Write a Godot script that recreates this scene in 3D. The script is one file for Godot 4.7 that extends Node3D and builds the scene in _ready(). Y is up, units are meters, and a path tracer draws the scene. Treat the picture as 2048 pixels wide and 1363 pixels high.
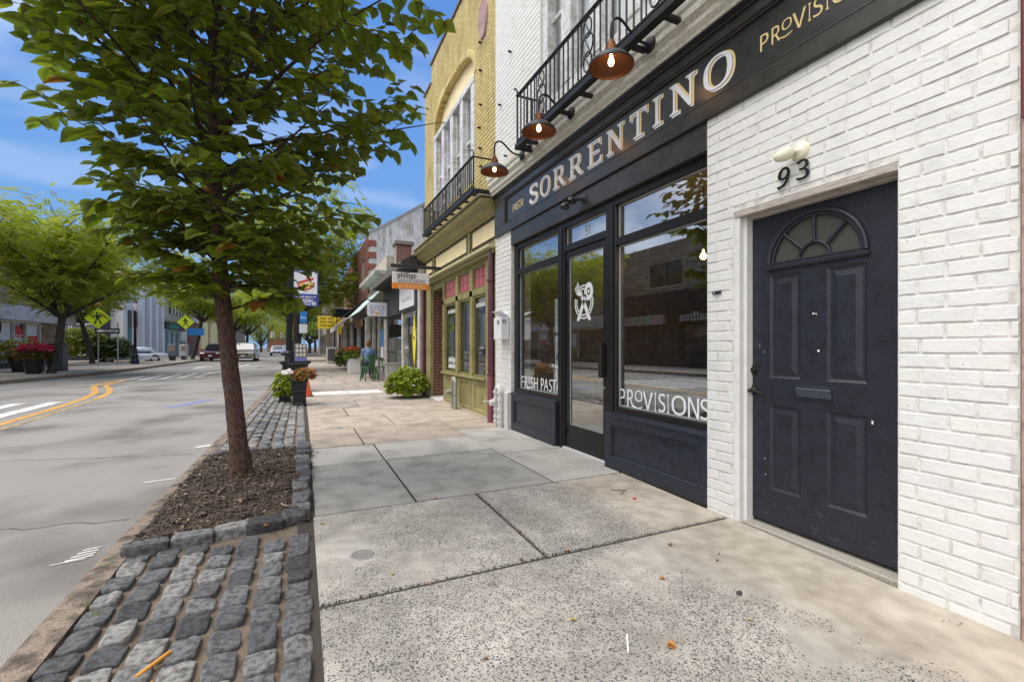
extends Node3D
# World axes: x runs from the road towards the near row of shops, y up, -z along the street (d = -z is the distance down the street).
const SHOPFRONT := 2.58
var rng := RandomNumberGenerator.new()
var used := {}
var mats := {}
var tex := {}

func P(x: float, y: float, d: float) -> Vector3:
	return Vector3(x, y, -d)

func gy(d: float) -> float:   # the pavement falls a little near the corner
	return -0.0185 * maxf(0.0, 3.3 - d)

# ---------------------------------------------------------------- nodes
func numbered(called: String) -> String:
	var k: int = used.get(called, 0)
	used[called] = k + 1
	return called if k == 0 else "%s_%03d" % [called, k]

func tag(o: Node3D, label: String, category: String, group := "", kind := "") -> Node3D:
	if label != "": o.set_meta("label", label)
	if category != "": o.set_meta("category", category)
	if group != "": o.set_meta("group", group)
	if kind != "": o.set_meta("kind", kind)
	return o

func thing(called: String, label: String, category: String, at: Vector3, group := "", turn := 0.0) -> Node3D:
	var o := Node3D.new()
	o.name = numbered(called)
	add_child(o)
	o.position = at
	o.rotation.y = turn
	tag(o, label, category, group)
	return o

func origin_of(n: Node) -> Vector3:
	var p := Vector3.ZERO
	while n != self:
		p += n.position
		n = n.get_parent()
	return p

func as_mesh(m) -> Mesh:
	if m is SurfaceTool:
		m.generate_normals()
		return m.commit()
	return m

# a part whose mesh is given in world coordinates (for things that are not turned)
func part(parent: Node3D, called: String, m, material: Material) -> MeshInstance3D:
	var o := MeshInstance3D.new()
	o.mesh = as_mesh(m)
	o.name = called
	parent.add_child(o, true)
	o.position = -origin_of(parent)
	o.material_override = material
	return o

# a part whose mesh is given in the parent's own coordinates
func lpart(parent: Node3D, called: String, m, material: Material, xf := Transform3D()) -> MeshInstance3D:
	var o := MeshInstance3D.new()
	o.mesh = as_mesh(m)
	o.name = called
	parent.add_child(o, true)
	o.transform = xf
	o.material_override = material
	return o

# a thing that is one mesh in world coordinates
func single(called: String, m, material: Material, label: String, category: String, group := "", kind := "") -> MeshInstance3D:
	var o := MeshInstance3D.new()
	o.mesh = as_mesh(m)
	o.name = numbered(called)
	add_child(o)
	o.material_override = material
	tag(o, label, category, group, kind)
	return o

func structure(called: String, m, material: Material) -> MeshInstance3D:
	return single(called, m, material, "", "", "", "structure")

func copy_of(o: Node3D, at: Vector3, turn: float, label := "", group := "") -> Node3D:
	var base := String(o.name)
	var cut := base.rfind("_")
	if cut > 0 and base.substr(cut + 1).is_valid_int(): base = base.substr(0, cut)
	var r: Node3D = o.duplicate()
	r.name = numbered(base)
	add_child(r)
	r.position = at
	r.rotation.y = turn
	if label != "": r.set_meta("label", label)
	if group != "": r.set_meta("group", group)
	return r

func scatter(parent: Node3D, called: String, mesh: Mesh, material: Material, xfs: Array, cols := [], kind := "") -> MultiMeshInstance3D:
	var mm := MultiMesh.new()
	mm.transform_format = MultiMesh.TRANSFORM_3D
	mm.use_colors = cols.size() > 0
	mm.mesh = mesh
	mm.instance_count = xfs.size()
	for i in xfs.size():
		mm.set_instance_transform(i, xfs[i])
		if cols.size() > 0: mm.set_instance_color(i, cols[i])
	var o := MultiMeshInstance3D.new()
	o.multimesh = mm
	o.material_override = material
	o.name = called
	parent.add_child(o, true)
	if kind != "": o.set_meta("kind", kind)
	return o

# ---------------------------------------------------------------- shapes
func st() -> SurfaceTool:
	var s := SurfaceTool.new()
	s.begin(Mesh.PRIMITIVE_TRIANGLES)
	s.set_smooth_group(-1)
	return s

func tri(s: SurfaceTool, a: Vector3, b: Vector3, c: Vector3) -> void:
	s.add_vertex(a); s.add_vertex(b); s.add_vertex(c)

func quad(s: SurfaceTool, a: Vector3, b: Vector3, c: Vector3, d: Vector3) -> void:
	tri(s, a, b, c); tri(s, a, c, d)

func uvquad(s: SurfaceTool, a: Vector3, b: Vector3, c: Vector3, d: Vector3, r := Rect2(0, 0, 1, 1)) -> void:
	# a is top left, then clockwise as seen from the front
	var v := [a, b, c, d]
	var u := [r.position, Vector2(r.end.x, r.position.y), r.end, Vector2(r.position.x, r.end.y)]
	for k in [0, 1, 2, 0, 2, 3]:
		s.set_uv(u[k])
		s.add_vertex(v[k])

# oriented box with chamfered edges; b = 0 gives a plain box
func obox(s: SurfaceTool, xf: Transform3D, h: Vector3, b := 0.0) -> void:
	s.set_smooth_group(-1)
	b = minf(b, minf(h.x, minf(h.y, h.z)) * 0.9)
	var c := {}
	for sx in [-1, 1]:
		for sy in [-1, 1]:
			for sz in [-1, 1]:
				var g := Vector3(sx * h.x, sy * h.y, sz * h.z)
				c[[sx, sy, sz, 0]] = xf * (g - Vector3(0, sy * b, sz * b))
				c[[sx, sy, sz, 1]] = xf * (g - Vector3(sx * b, 0, sz * b))
				c[[sx, sy, sz, 2]] = xf * (g - Vector3(sx * b, sy * b, 0))
	for k in [-1, 1]:
		var f := [[k, -1, -1, 0], [k, 1, -1, 0], [k, 1, 1, 0], [k, -1, 1, 0]]
		var g := [[-1, k, -1, 1], [-1, k, 1, 1], [1, k, 1, 1], [1, k, -1, 1]]
		var e := [[-1, -1, k, 2], [1, -1, k, 2], [1, 1, k, 2], [-1, 1, k, 2]]
		for q in [f, g, e]:
			if k > 0: quad(s, c[q[3]], c[q[2]], c[q[1]], c[q[0]])
			else: quad(s, c[q[0]], c[q[1]], c[q[2]], c[q[3]])
	if b > 0.0:
		for u in [-1, 1]:
			for v in [-1, 1]:
				quad(s, c[[u, v, -1, 0]], c[[u, v, -1, 1]], c[[u, v, 1, 1]], c[[u, v, 1, 0]])
				quad(s, c[[-1, u, v, 1]], c[[-1, u, v, 2]], c[[1, u, v, 2]], c[[1, u, v, 1]])
				quad(s, c[[u, -1, v, 0]], c[[u, -1, v, 2]], c[[u, 1, v, 2]], c[[u, 1, v, 0]])
				for w in [-1, 1]: tri(s, c[[u, v, w, 0]], c[[u, v, w, 1]], c[[u, v, w, 2]])

# box by its extents in x, y and street distance
func bx(s: SurfaceTool, x0: float, x1: float, y0: float, y1: float, d0: float, d1: float, b := 0.0) -> void:
	obox(s, Transform3D(Basis(), P((x0 + x1) / 2, (y0 + y1) / 2, (d0 + d1) / 2)), Vector3(absf(x1 - x0), absf(y1 - y0), absf(d1 - d0)) / 2, b)

func box(x0: float, x1: float, y0: float, y1: float, d0: float, d1: float, b := 0.0) -> SurfaceTool:
	var s := st()
	bx(s, x0, x1, y0, y1, d0, d1, b)
	return s

func tube(s: SurfaceTool, pts: Array, rads, n := 8, caps := true) -> void:
	var m := pts.size()
	var up := Vector3.UP
	var rings := []
	for i in m:
		var t: Vector3 = (pts[mini(i + 1, m - 1)] - pts[maxi(i - 1, 0)]).normalized()
		if absf(t.dot(up)) > 0.95: up = Vector3.RIGHT if absf(t.x) < 0.9 else Vector3.BACK
		var a := t.cross(up).normalized()
		var b := a.cross(t).normalized()
		up = b
		var r: float = rads[i] if rads is Array else rads
		var ring := []
		for k in n:
			var w := TAU * k / n
			ring.append(pts[i] + (a * cos(w) + b * sin(w)) * r)
		rings.append(ring)
	s.set_smooth_group(0)
	for i in m - 1:
		for k in n:
			quad(s, rings[i][k], rings[i][(k + 1) % n], rings[i + 1][(k + 1) % n], rings[i + 1][k])
	s.set_smooth_group(-1)
	if caps:
		for k in n:
			tri(s, pts[0], rings[0][(k + 1) % n], rings[0][k])
			tri(s, pts[m - 1], rings[m - 1][k], rings[m - 1][(k + 1) % n])

# profile: [radius, height] pairs turned round the local y axis
func lathe(s: SurfaceTool, xf: Transform3D, prof: Array, n := 24, sharp := 0.7) -> void:
	var g := 0
	for i in prof.size() - 1:
		if i > 0:
			var a := Vector2(prof[i][0] - prof[i - 1][0], prof[i][1] - prof[i - 1][1]).normalized()
			var b := Vector2(prof[i + 1][0] - prof[i][0], prof[i + 1][1] - prof[i][1]).normalized()
			if a.dot(b) < sharp: g += 1
		s.set_smooth_group(g)
		for k in n:
			var w0 := TAU * k / n
			var w1 := TAU * (k + 1) / n
			var p := [Vector3(cos(w0) * prof[i][0], prof[i][1], sin(w0) * prof[i][0]), Vector3(cos(w1) * prof[i][0], prof[i][1], sin(w1) * prof[i][0]),
				Vector3(cos(w1) * prof[i + 1][0], prof[i + 1][1], sin(w1) * prof[i + 1][0]), Vector3(cos(w0) * prof[i + 1][0], prof[i + 1][1], sin(w0) * prof[i + 1][0])]
			if prof[i][0] > 1e-5: tri(s, xf * p[0], xf * p[1], xf * (p[2] if prof[i + 1][0] > 1e-5 else p[3]))
			if prof[i + 1][0] > 1e-5: tri(s, xf * p[0], xf * p[2], xf * p[3])
	s.set_smooth_group(-1)

# polygon in the local xy plane, thickened from z = 0 to z = depth
func prism(s: SurfaceTool, poly: PackedVector2Array, xf: Transform3D, depth: float) -> void:
	s.set_smooth_group(-1)
	if Geometry2D.is_polygon_clockwise(poly): poly.reverse()
	var ix := Geometry2D.triangulate_polygon(poly)
	for k in range(0, ix.size(), 3):
		var a := poly[ix[k]]; var b := poly[ix[k + 1]]; var c := poly[ix[k + 2]]
		tri(s, xf * Vector3(a.x, a.y, depth), xf * Vector3(c.x, c.y, depth), xf * Vector3(b.x, b.y, depth))
		tri(s, xf * Vector3(a.x, a.y, 0), xf * Vector3(b.x, b.y, 0), xf * Vector3(c.x, c.y, 0))
	for k in poly.size():
		var a := poly[k]; var b := poly[(k + 1) % poly.size()]
		quad(s, xf * Vector3(a.x, a.y, 0), xf * Vector3(a.x, a.y, depth), xf * Vector3(b.x, b.y, depth), xf * Vector3(b.x, b.y, 0))

# axes for something drawn on a wall that faces the road: local x runs towards the camera, y up, z out of the wall
func on_wall(x: float, y: float, d: float) -> Transform3D:
	return Transform3D(Basis(Vector3(0, 0, 1), Vector3.UP, Vector3(-1, 0, 0)), P(x, y, d))

# axes for something that faces back along the street, towards the camera
func facing(x: float, y: float, d: float) -> Transform3D:
	return Transform3D(Basis(), P(x, y, d))

# axes for something on the far side of the road, facing the road (+x)
func across(x: float, y: float, d: float) -> Transform3D:
	return Transform3D(Basis(Vector3(0, 0, -1), Vector3.UP, Vector3(1, 0, 0)), P(x, y, d))

func words(parent: Node3D, called: String, text: String, xf: Transform3D, height: float, material: Material, font := "Droid Sans", weight := 400, stretch := 1.0, depth := 0.004, fit := 0.0, italic := false, tall_fit := 0.0, stretch_y := 0.0) -> MeshInstance3D:
	var t := TextMesh.new()
	var f := SystemFont.new()
	f.font_names = PackedStringArray([font])
	f.font_weight = weight
	t.font = f
	t.text = text
	t.font_size = 64
	t.pixel_size = height / 46.0
	t.depth = depth
	t.curve_step = 1.0
	t.horizontal_alignment = HORIZONTAL_ALIGNMENT_CENTER
	if fit > 0.0: stretch = fit / maxf(0.001, t.get_aabb().size.x)
	var o := MeshInstance3D.new()
	o.mesh = t
	o.name = called
	parent.add_child(o, true)
	o.material_override = material
	var mid := t.get_aabb().get_center()
	var tall := stretch_y if stretch_y > 0.0 else 1.0
	if tall_fit > 0.0: tall = tall_fit / maxf(0.001, t.get_aabb().size.y)
	var sk := Transform3D(Basis(Vector3(stretch, 0, 0), Vector3(0.2 if italic else 0.0, tall, 0), Vector3(0, 0, 1)), Vector3(-mid.x * stretch, -mid.y * tall, 0))
	o.transform = Transform3D(Basis(), -origin_of(parent)) * xf * sk
	return o

# one letter fitted to a box w wide and h high, centred at xf
func glyph(parent: Node3D, called: String, ch: String, xf: Transform3D, w: float, h: float, material: Material, font := "Droid Sans", weight := 400) -> void:
	words(parent, called, ch, xf, h, material, font, weight, 1.0, 0.001, w, false, h)

# a line of print too small to read in the photograph: short upright strokes
func unreadable(parent: Node3D, xf: Transform3D, w: float, h: float, material: Material) -> void:
	var s := st()
	var n := int(w / (h * 0.55))
	for k in n:
		if k % 6 == 5: continue
		var t := h * (1.0 if (k * 7) % 5 < 2 else 0.66)
		obox(s, xf * Transform3D(Basis(), Vector3(-w / 2 + (k + 0.5) * w / n, (t - h) / 2, 0)), Vector3(w / n * 0.3, t / 2, 0.001))
	part(parent, "small_print", s, material).set_meta("kind", "stuff")

# ---------------------------------------------------------------- materials
func noise(seed_: int, freq: float, oct := 4, type := FastNoiseLite.TYPE_SIMPLEX_SMOOTH) -> FastNoiseLite:
	var n := FastNoiseLite.new()
	n.seed = seed_
	n.frequency = freq
	n.fractal_octaves = oct
	n.noise_type = type
	return n

func noise_tex(key: String, seed_: int, freq: float, oct: int, ramp: Array, size := 512, bump := 0.0) -> Texture2D:
	if tex.has(key): return tex[key]
	var t := NoiseTexture2D.new()
	t.width = size; t.height = size
	t.seamless = true
	t.noise = noise(seed_, freq, oct)
	if bump > 0.0:
		t.as_normal_map = true
		t.bump_strength = bump
	else:
		var g := Gradient.new()
		g.offsets = PackedFloat32Array(); g.colors = PackedColorArray()
		for r in ramp: g.add_point(r[0], r[1] if r[1] is Color else Color(r[1], r[1], r[1]))
		t.color_ramp = g
	tex[key] = t
	return t

func lin(r: float, g: float, b: float) -> Color:
	return Color(r, g, b).linear_to_srgb()

# col is a linear base colour. o: tex, scale, coarse, cscale, nrm, ns, back, emit, energy, alpha, vc, coat, spec
func mat(key: String, col: Array, rough := 0.8, metal := 0.0, o := {}) -> StandardMaterial3D:
	if mats.has(key): return mats[key]
	var m := StandardMaterial3D.new()
	m.resource_name = key
	m.albedo_color = lin(col[0], col[1], col[2])
	m.roughness = rough
	m.metallic = metal
	if o.has("tex"):
		m.albedo_texture = o.tex
		if not o.has("uv"):
			m.uv1_triplanar = true
			m.uv1_world_triplanar = not o.has("own")
			var k: float = o.get("scale", 1.0)
			m.uv1_scale = Vector3(k, o.get("yscale", k), k)
	if o.has("nrm"):
		m.normal_enabled = true
		m.normal_texture = o.nrm
		m.normal_scale = o.get("ns", 1.0)
		if not o.has("tex"):
			m.uv1_triplanar = true
			m.uv1_world_triplanar = not o.has("own")
			m.uv1_scale = Vector3.ONE * float(o.get("scale", 1.0))
	if o.has("coarse"):
		m.detail_enabled = true
		m.detail_blend_mode = BaseMaterial3D.BLEND_MODE_MUL
		m.detail_albedo = o.coarse
		m.detail_uv_layer = BaseMaterial3D.DETAIL_UV_2
		m.uv2_triplanar = true
		m.uv2_world_triplanar = true
		var k2: float = o.get("cscale", 0.3)
		m.uv2_scale = Vector3(k2, o.get("cyscale", k2), k2)
	if o.has("back"):
		m.backlight_enabled = true
		m.backlight = lin(o.back[0], o.back[1], o.back[2])
		m.cull_mode = BaseMaterial3D.CULL_DISABLED
	if o.has("emit"):
		m.emission_enabled = true
		m.emission = lin(o.emit[0], o.emit[1], o.emit[2])
		m.emission_energy_multiplier = o.get("energy", 1.0)
	if o.has("alpha"):
		m.transparency = BaseMaterial3D.TRANSPARENCY_ALPHA
		m.albedo_color.a = o.alpha
	if o.has("vc"): m.vertex_color_use_as_albedo = true
	if o.has("coat"):
		m.clearcoat_enabled = true
		m.clearcoat = o.coat
		m.clearcoat_roughness = o.get("coat_rough", 0.05)
	if o.has("spec"): m.metallic_specular = o.spec
	mats[key] = m
	return m

func make_textures() -> void:
	noise_tex("grain", 3, 0.09, 4, [[0.0, 0.55], [0.35, 0.86], [0.6, 0.96], [1.0, 1.0]])
	noise_tex("soft", 9, 0.02, 5, [[0.0, 0.72], [0.45, 0.93], [1.0, 1.0]])
	noise_tex("blotch", 21, 0.012, 5, [[0.0, Color(0.74, 0.72, 0.68)], [0.4, Color(0.93, 0.92, 0.9)], [1.0, Color(1, 1, 1)]])
	noise_tex("faint", 24, 0.008, 6, [[0.0, 0.8], [0.35, 0.93], [0.6, 1.0], [1.0, 1.0]], 1024)
	noise_tex("whisper", 25, 0.008, 6, [[0.0, 0.93], [0.4, 0.98], [1.0, 1.0]])
	noise_tex("speck", 5, 0.16, 3, [[0.0, 0.35], [0.2, 0.62], [0.3, 0.95], [1.0, 1.0]])
	noise_tex("streak", 31, 0.018, 5, [[0.0, 0.42], [0.35, 0.72], [0.6, 0.93], [1.0, 1.0]])
	noise_tex("asphalt", 41, 0.26, 3, [[0.0, 0.15], [0.3, 0.6], [0.5, 0.88], [0.65, 1.0], [1.0, 1.0]], 1024)
	noise_tex("pits_n", 55, 0.06, 4, [], 512, 5.0)
	noise_tex("rough_n", 57, 0.03, 5, [], 512, 9.0)
	noise_tex("fine_n", 58, 0.25, 3, [], 512, 4.0)

func paint(key: String, col: Array, rough := 0.45, amount := "soft") -> StandardMaterial3D:
	return mat(key, col, rough, 0.0, {"tex": tex[amount], "scale": 1.3, "coarse": tex.blotch, "cscale": 0.35})

# coated shop glass: most light passes, a share is mirrored
func glass(key := "shop glass", mirror := 0.12) -> StandardMaterial3D:
	if mats.has(key): return mats[key]
	var im := Image.create(4, 4, false, Image.FORMAT_RGBA8)
	im.fill(Color(1, 1, 1, 1))
	var m := mat(key, [0.92, 0.95, 0.95], 0.0, 1.0, {"alpha": mirror})
	m.albedo_texture = ImageTexture.create_from_image(im)
	return m

# ================================================================ scene
func _ready() -> void:
	rng.seed = 20240607
	set_view()
	make_textures()
	build_ground()
	build_sidewalk()
	build_cobbles()
	build_white_shop()
	build_green_shop()
	build_far_row()
	build_opposite()
	build_near_tree()
	build_street_trees()
	build_street_things()
	build_cars()
	build_litter()

func set_view() -> void:
	var cam := Camera3D.new()
	cam.name = "camera"
	add_child(cam)
	cam.position = Vector3(0, 1.11, 0)
	cam.rotation.y = -atan(422.0 / 912.0)
	cam.projection = Camera3D.PROJECTION_FRUSTUM
	cam.near = 0.05
	cam.far = 900.0
	cam.size = 1363.0 / 912.0 * 0.05
	cam.frustum_offset = Vector2(0, 12.5 / 912.0 * 0.05)
	cam.current = true
	var env := Environment.new()
	env.background_mode = Environment.BG_SKY
	env.tonemap_mode = Environment.TONE_MAPPER_LINEAR
	env.tonemap_exposure = 2.33
	env.sdfgi_enabled = true
	env.ssao_enabled = true
	env.ssil_enabled = true
	var sky := Sky.new()
	var pan := PanoramaSkyMaterial.new()
	pan.panorama = ImageTexture.create_from_image(sky_picture())
	sky.sky_material = pan
	env.sky = sky
	env.background_energy_multiplier = 1.0
	var we := WorldEnvironment.new()
	we.name = "surroundings"
	we.environment = env
	add_child(we)
	var sun := DirectionalLight3D.new()
	sun.name = "sun"
	add_child(sun)
	sun.light_energy = 0.5
	sun.light_color = Color(1.0, 0.98, 0.95)
	sun.light_angular_distance = 50.0
	sun.shadow_enabled = true
	# hazy sun over the far side of the road, some way down the street
	sun.look_at_from_position(Vector3.ZERO, Vector3(0.5, -1.0, 0.12))

func sky_picture() -> Image:
	var w := 1024
	var h := 512
	var im := Image.create(w, h, false, Image.FORMAT_RGBF)
	var wisp := noise(77, 1.6, 5)
	var puff := noise(12, 1.25, 5)
	for j in h:
		var el := PI / 2 - (j + 0.5) / h * PI
		var sy := sin(el)
		var ce := cos(el)
		var up := clampf(sy, 0.0, 1.0)
		var base := Color(0.12, 0.235, 0.40).lerp(Color(0.022, 0.085, 0.30), pow(up, 0.7))
		if sy < 0.0: base = Color(0.12, 0.235, 0.40).lerp(Color(0.15, 0.145, 0.14), clampf(-sy * 6.0, 0, 1))
		for i in w:
			var az := (i + 0.5) / w * TAU
			var x := sin(az) * ce
			var z := -cos(az) * ce
			var c := base
			if sy > 0.0:
				var k := 1.0 / (sy + 0.22)
				# thin streaks everywhere, banks of bright cloud that thicken over the far side of the road and overhead
				var a := wisp.get_noise_3d(x * k * 0.9, sy * 5.0, z * k * 2.2)
				var thin := clampf(a * 0.4, 0.0, 0.13)
				var b := puff.get_noise_3d(x * k * 1.1 + 3.0, 1.0, z * k * 1.1)
				var bank := clampf((-x * 0.85 + 0.38 * z + 0.75 * sy - 0.2) * 2.0, 0.0, 1.0)
				var thick := clampf((b + 0.10) * 2.6, 0.0, 1.0) * bank
				thick = maxf(thick, clampf(bank * 1.3 - 0.5, 0.0, 0.8))
				c = c.lerp(Color(0.5, 0.51, 0.53), thin)
				c = c.lerp(Color(0.80, 0.80, 0.80), thick)
			im.set_pixel(i, j, c)
	return im

# ---------------------------------------------------------------- ground, road, kerbs
func ribbon(s: SurfaceTool, pts: Array, y: float, half: float) -> void:
	# flat strip along [x, d] points
	for k in pts.size() - 1:
		var a := Vector2(pts[k][0], pts[k][1]); var b := Vector2(pts[k + 1][0], pts[k + 1][1])
		var na := (b - a).normalized().orthogonal() * half
		var nb := na
		if k > 0: na = (b - Vector2(pts[k - 1][0], pts[k - 1][1])).normalized().orthogonal() * half
		if k + 2 < pts.size(): nb = (Vector2(pts[k + 2][0], pts[k + 2][1]) - a).normalized().orthogonal() * half
		quad(s, P(a.x - na.x, y + gy(a.y), a.y - na.y), P(a.x + na.x, y + gy(a.y), a.y + na.y), P(b.x + nb.x, y + gy(b.y), b.y + nb.y), P(b.x - nb.x, y + gy(b.y), b.y - nb.y))

func kerb_line(pts: Array, inner: float, y_top: float, y_low: float) -> SurfaceTool:
	# kerb whose road edge follows [x, d] points; inner > 0 lies towards +x
	var s := st()
	var sg := signf(inner)
	for k in pts.size() - 1:
		var a: Array = pts[k]; var b: Array = pts[k + 1]
		var ya := gy(a[1]); var yb := gy(b[1])
		var prof := [[0.0, y_low], [sg * 0.012, y_top - 0.03], [sg * 0.03, y_top - 0.006], [sg * 0.05, y_top], [inner, y_top + 0.002], [inner, y_low]]
		for i in prof.size() - 1:
			quad(s, P(a[0] + prof[i][0], ya + prof[i][1], a[1]), P(a[0] + prof[i + 1][0], ya + prof[i + 1][1], a[1]), P(b[0] + prof[i + 1][0], yb + prof[i + 1][1], b[1]), P(b[0] + prof[i][0], yb + prof[i][1], b[1]))
	return s

func build_ground() -> void:
	var s := st()
	bx(s, -400, 400, -1.0, -0.32, -200, 600)
	structure("ground", s, mat("earth", [0.12, 0.1, 0.07], 0.95, 0.0, {"tex": tex.soft, "scale": 0.2}))
	s = st()
	var ds := [-12.0, -6.0, -2.0, 0.0, 1.6, 3.3, 8.0, 14.0, 22.0, 34.0, 50.0, 80.0, 130.0]
	for k in ds.size() - 1:
		var a: float = ds[k]; var b: float = ds[k + 1]
		for r in [[-14.5, -6.0], [-6.0, -0.9]]:
			quad(s, P(r[0], -0.125 + gy(a), a), P(r[1], -0.125 + gy(a), a), P(r[1], -0.125 + gy(b), b), P(r[0], -0.125 + gy(b), b))
	var road := structure("road", s, mat("road", [0.41, 0.385, 0.35], 0.9, 0.0, {"tex": tex.asphalt, "scale": 0.85, "coarse": noise_tex("stain", 46, 0.006, 6, [[0.0, 0.62], [0.3, 0.84], [0.5, 0.94], [1.0, 1.0]], 1024), "cscale": 0.085, "nrm": tex.fine_n, "ns": 0.35}))
	# side street beyond the stone shop
	s = st()
	bx(s, -60, -8.6, -0.3, -0.118, 40.4, 47.6)
	structure("side_street", s, mats["road"])
	# sealed cracks across the road: thin proud beads of tar
	var tar := mat("tar", [0.1, 0.095, 0.088], 0.85)
	var n := noise(4, 0.9, 4)
	for c in [[[-7.2, 7.6], [-4.2, 7.05], [-2.95, 6.8], [-2.0, 6.55], [-1.03, 6.28], 0.0045], [[-5.0, 5.0], [-3.2, 4.35], [-2.2, 4.3], [-1.02, 4.12], 0.004], [[-6.8, 10.6], [-4.6, 9.6], [-3.4, 9.2], [-2.2, 9.35], [-1.7, 9.3], 0.005], [[-7.4, 15.8], [-5.2, 14.3], [-3.0, 14.2], 0.005]]:
		var half: float = c.pop_back()
		var pts := []
		for k in c.size() - 1:
			for q in 12:
				var t := q / 12.0
				var x: float = lerpf(c[k][0], c[k + 1][0], t)
				pts.append([x, lerpf(c[k][1], c[k + 1][1], t) + n.get_noise_2d(x * 7.0, half * 900.0) * 0.1])
		s = st()
		ribbon(s, pts, -0.121, half)
		part(road, "crack_seal", s, tar)
	# painted markings
	var yellow := mat("yellow road paint", [0.66, 0.36, 0.08], 0.75, 0.0, {"tex": tex.speck, "scale": 1.1, "coarse": tex.blotch, "cscale": 0.8})
	var worn := mat("worn yellow paint", [0.5, 0.36, 0.18], 0.8, 0.0, {"tex": tex.speck, "scale": 0.9, "coarse": tex.streak, "cscale": 0.7})
	var white := mat("white road paint", [0.74, 0.74, 0.72], 0.75, 0.0, {"tex": tex.speck, "scale": 0.7, "coarse": tex.blotch, "cscale": 0.6})
	var blue := mat("blue utility paint", [0.2, 0.24, 0.5], 0.8, 0.0, {"tex": tex.grain, "scale": 1.0})
	var mark := func(called: String, pts: Array, half: float, m: Material) -> void:
		var q := st()
		ribbon(q, pts, -0.1205, half)
		part(road, called, q, m)
	mark.call("centre_line", [[-4.25, 2.0], [-4.3, 7.0], [-4.36, 10.0], [-4.52, 12.3], [-4.7, 14.0], [-5.02, 15.8], [-5.55, 17.4], [-6.0, 18.8], [-6.15, 20.0], [-6.2, 22.5]], 0.075, yellow)
	mark.call("centre_line", [[-4.0, 2.0], [-4.05, 7.0], [-4.1, 10.0], [-4.27, 12.3], [-4.42, 14.0]], 0.055, worn)
	mark.call("centre_line", [[-4.42, 14.0], [-4.72, 15.8], [-5.2, 17.4], [-5.72, 18.8], [-5.9, 20.0], [-5.95, 22.0]], 0.07, yellow)
	for k in 6:   # hatched bars beside the centre line
		var x := -4.85 - k * 0.62
		mark.call("crossing_bar", [[x, 10.2], [x - 0.15, 13.6]], 0.13, white)
	for k in 5:   # crossing further on
		var x := -6.0 + k * 0.52
		mark.call("crossing_bar", [[x, 21.0 + k * 0.4], [x - 0.05, 24.4 + k * 0.5]], 0.12, white)
	mark.call("lane_line", [[-4.05, 22.8], [-3.7, 27.0], [-3.4, 38.0]], 0.08, white)
	mark.call("arrow", [[-5.6, 31.0], [-5.5, 34.5]], 0.1, white)
	mark.call("arrow", [[-5.9, 33.8], [-5.5, 35.2], [-5.1, 33.9]], 0.12, white)
	mark.call("blue_mark", [[-2.5, 11.4], [-2.3, 11.7], [-2.05, 12.5], [-1.9, 12.7]], 0.09, blue)
	mark.call("blue_mark", [[-1.5, 15.0], [-1.2, 15.3]], 0.05, blue)
	for k in 4: mark.call("spray_mark", [[-1.235 + k * 0.012, 3.46 + k * 0.045], [-1.18, 3.475 + k * 0.045], [-1.12, 3.5 + k * 0.04]], 0.011, white)
	mark.call("spray_mark", [[-1.29, 3.43], [-1.14, 3.46]], 0.006, white)
	mark.call("stall_tick", [[-1.3, 5.17], [-1.07, 5.22]], 0.018, white)
	mark.call("stall_tick", [[-1.18, 6.72], [-1.03, 6.8]], 0.05, white)
	mark.call("stall_tick", [[-1.2, 10.2], [-1.04, 10.22]], 0.03, white)
	# kerbs
	var kerb_mat := mat("kerb stone", [0.33, 0.26, 0.2], 0.9, 0.0, {"tex": tex.grain, "scale": 1.8, "coarse": tex.streak, "cscale": 0.9, "nrm": tex.rough_n, "ns": 0.6})
	structure("kerb", kerb_line([[-1.0, -8.0], [-1.0, 0.0], [-1.0, 1.6], [-0.99, 3.3], [-0.96, 6.0], [-0.92, 9.0], [-0.84, 13.0], [-0.76, 18.0], [-0.7, 30.0], [-0.7, 60.0], [-1.0, 90.0]], 0.155, 0.004, -0.3), kerb_mat)
	var k2 := mat("tan kerb", [0.36, 0.29, 0.22], 0.9, 0.0, {"tex": tex.grain, "scale": 1.2, "coarse": tex.blotch, "cscale": 0.5})
	structure("far_kerb", kerb_line([[-10.2, -10.0], [-10.0, 8.0], [-9.7, 14.0], [-9.2, 20.0], [-8.6, 23.5], [-8.2, 26.0], [-8.0, 30.0], [-7.95, 40.0], [-8.0, 50.0], [-8.2, 70.0], [-8.4, 110.0]], -0.16, 0.02, -0.3), k2)
	# pavement on the far side
	s = st()
	var pv := [[-10.36, -10.0], [-10.16, 8.0], [-9.86, 14.0], [-9.36, 20.0], [-8.76, 23.5], [-8.36, 26.0], [-8.16, 30.0], [-8.11, 40.0], [-8.16, 50.0], [-8.36, 70.0], [-8.56, 110.0]]
	for k in pv.size() - 1:
		quad(s, P(-24, 0.021, pv[k][1]), P(pv[k][0], 0.021, pv[k][1]), P(pv[k + 1][0], 0.021, pv[k + 1][1]), P(-24, 0.021, pv[k + 1][1]))
	structure("far_pavement", s, mat("far pavement", [0.43, 0.38, 0.33], 0.9, 0.0, {"tex": tex.soft, "scale": 0.6, "coarse": tex.blotch, "cscale": 0.2}))

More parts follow.
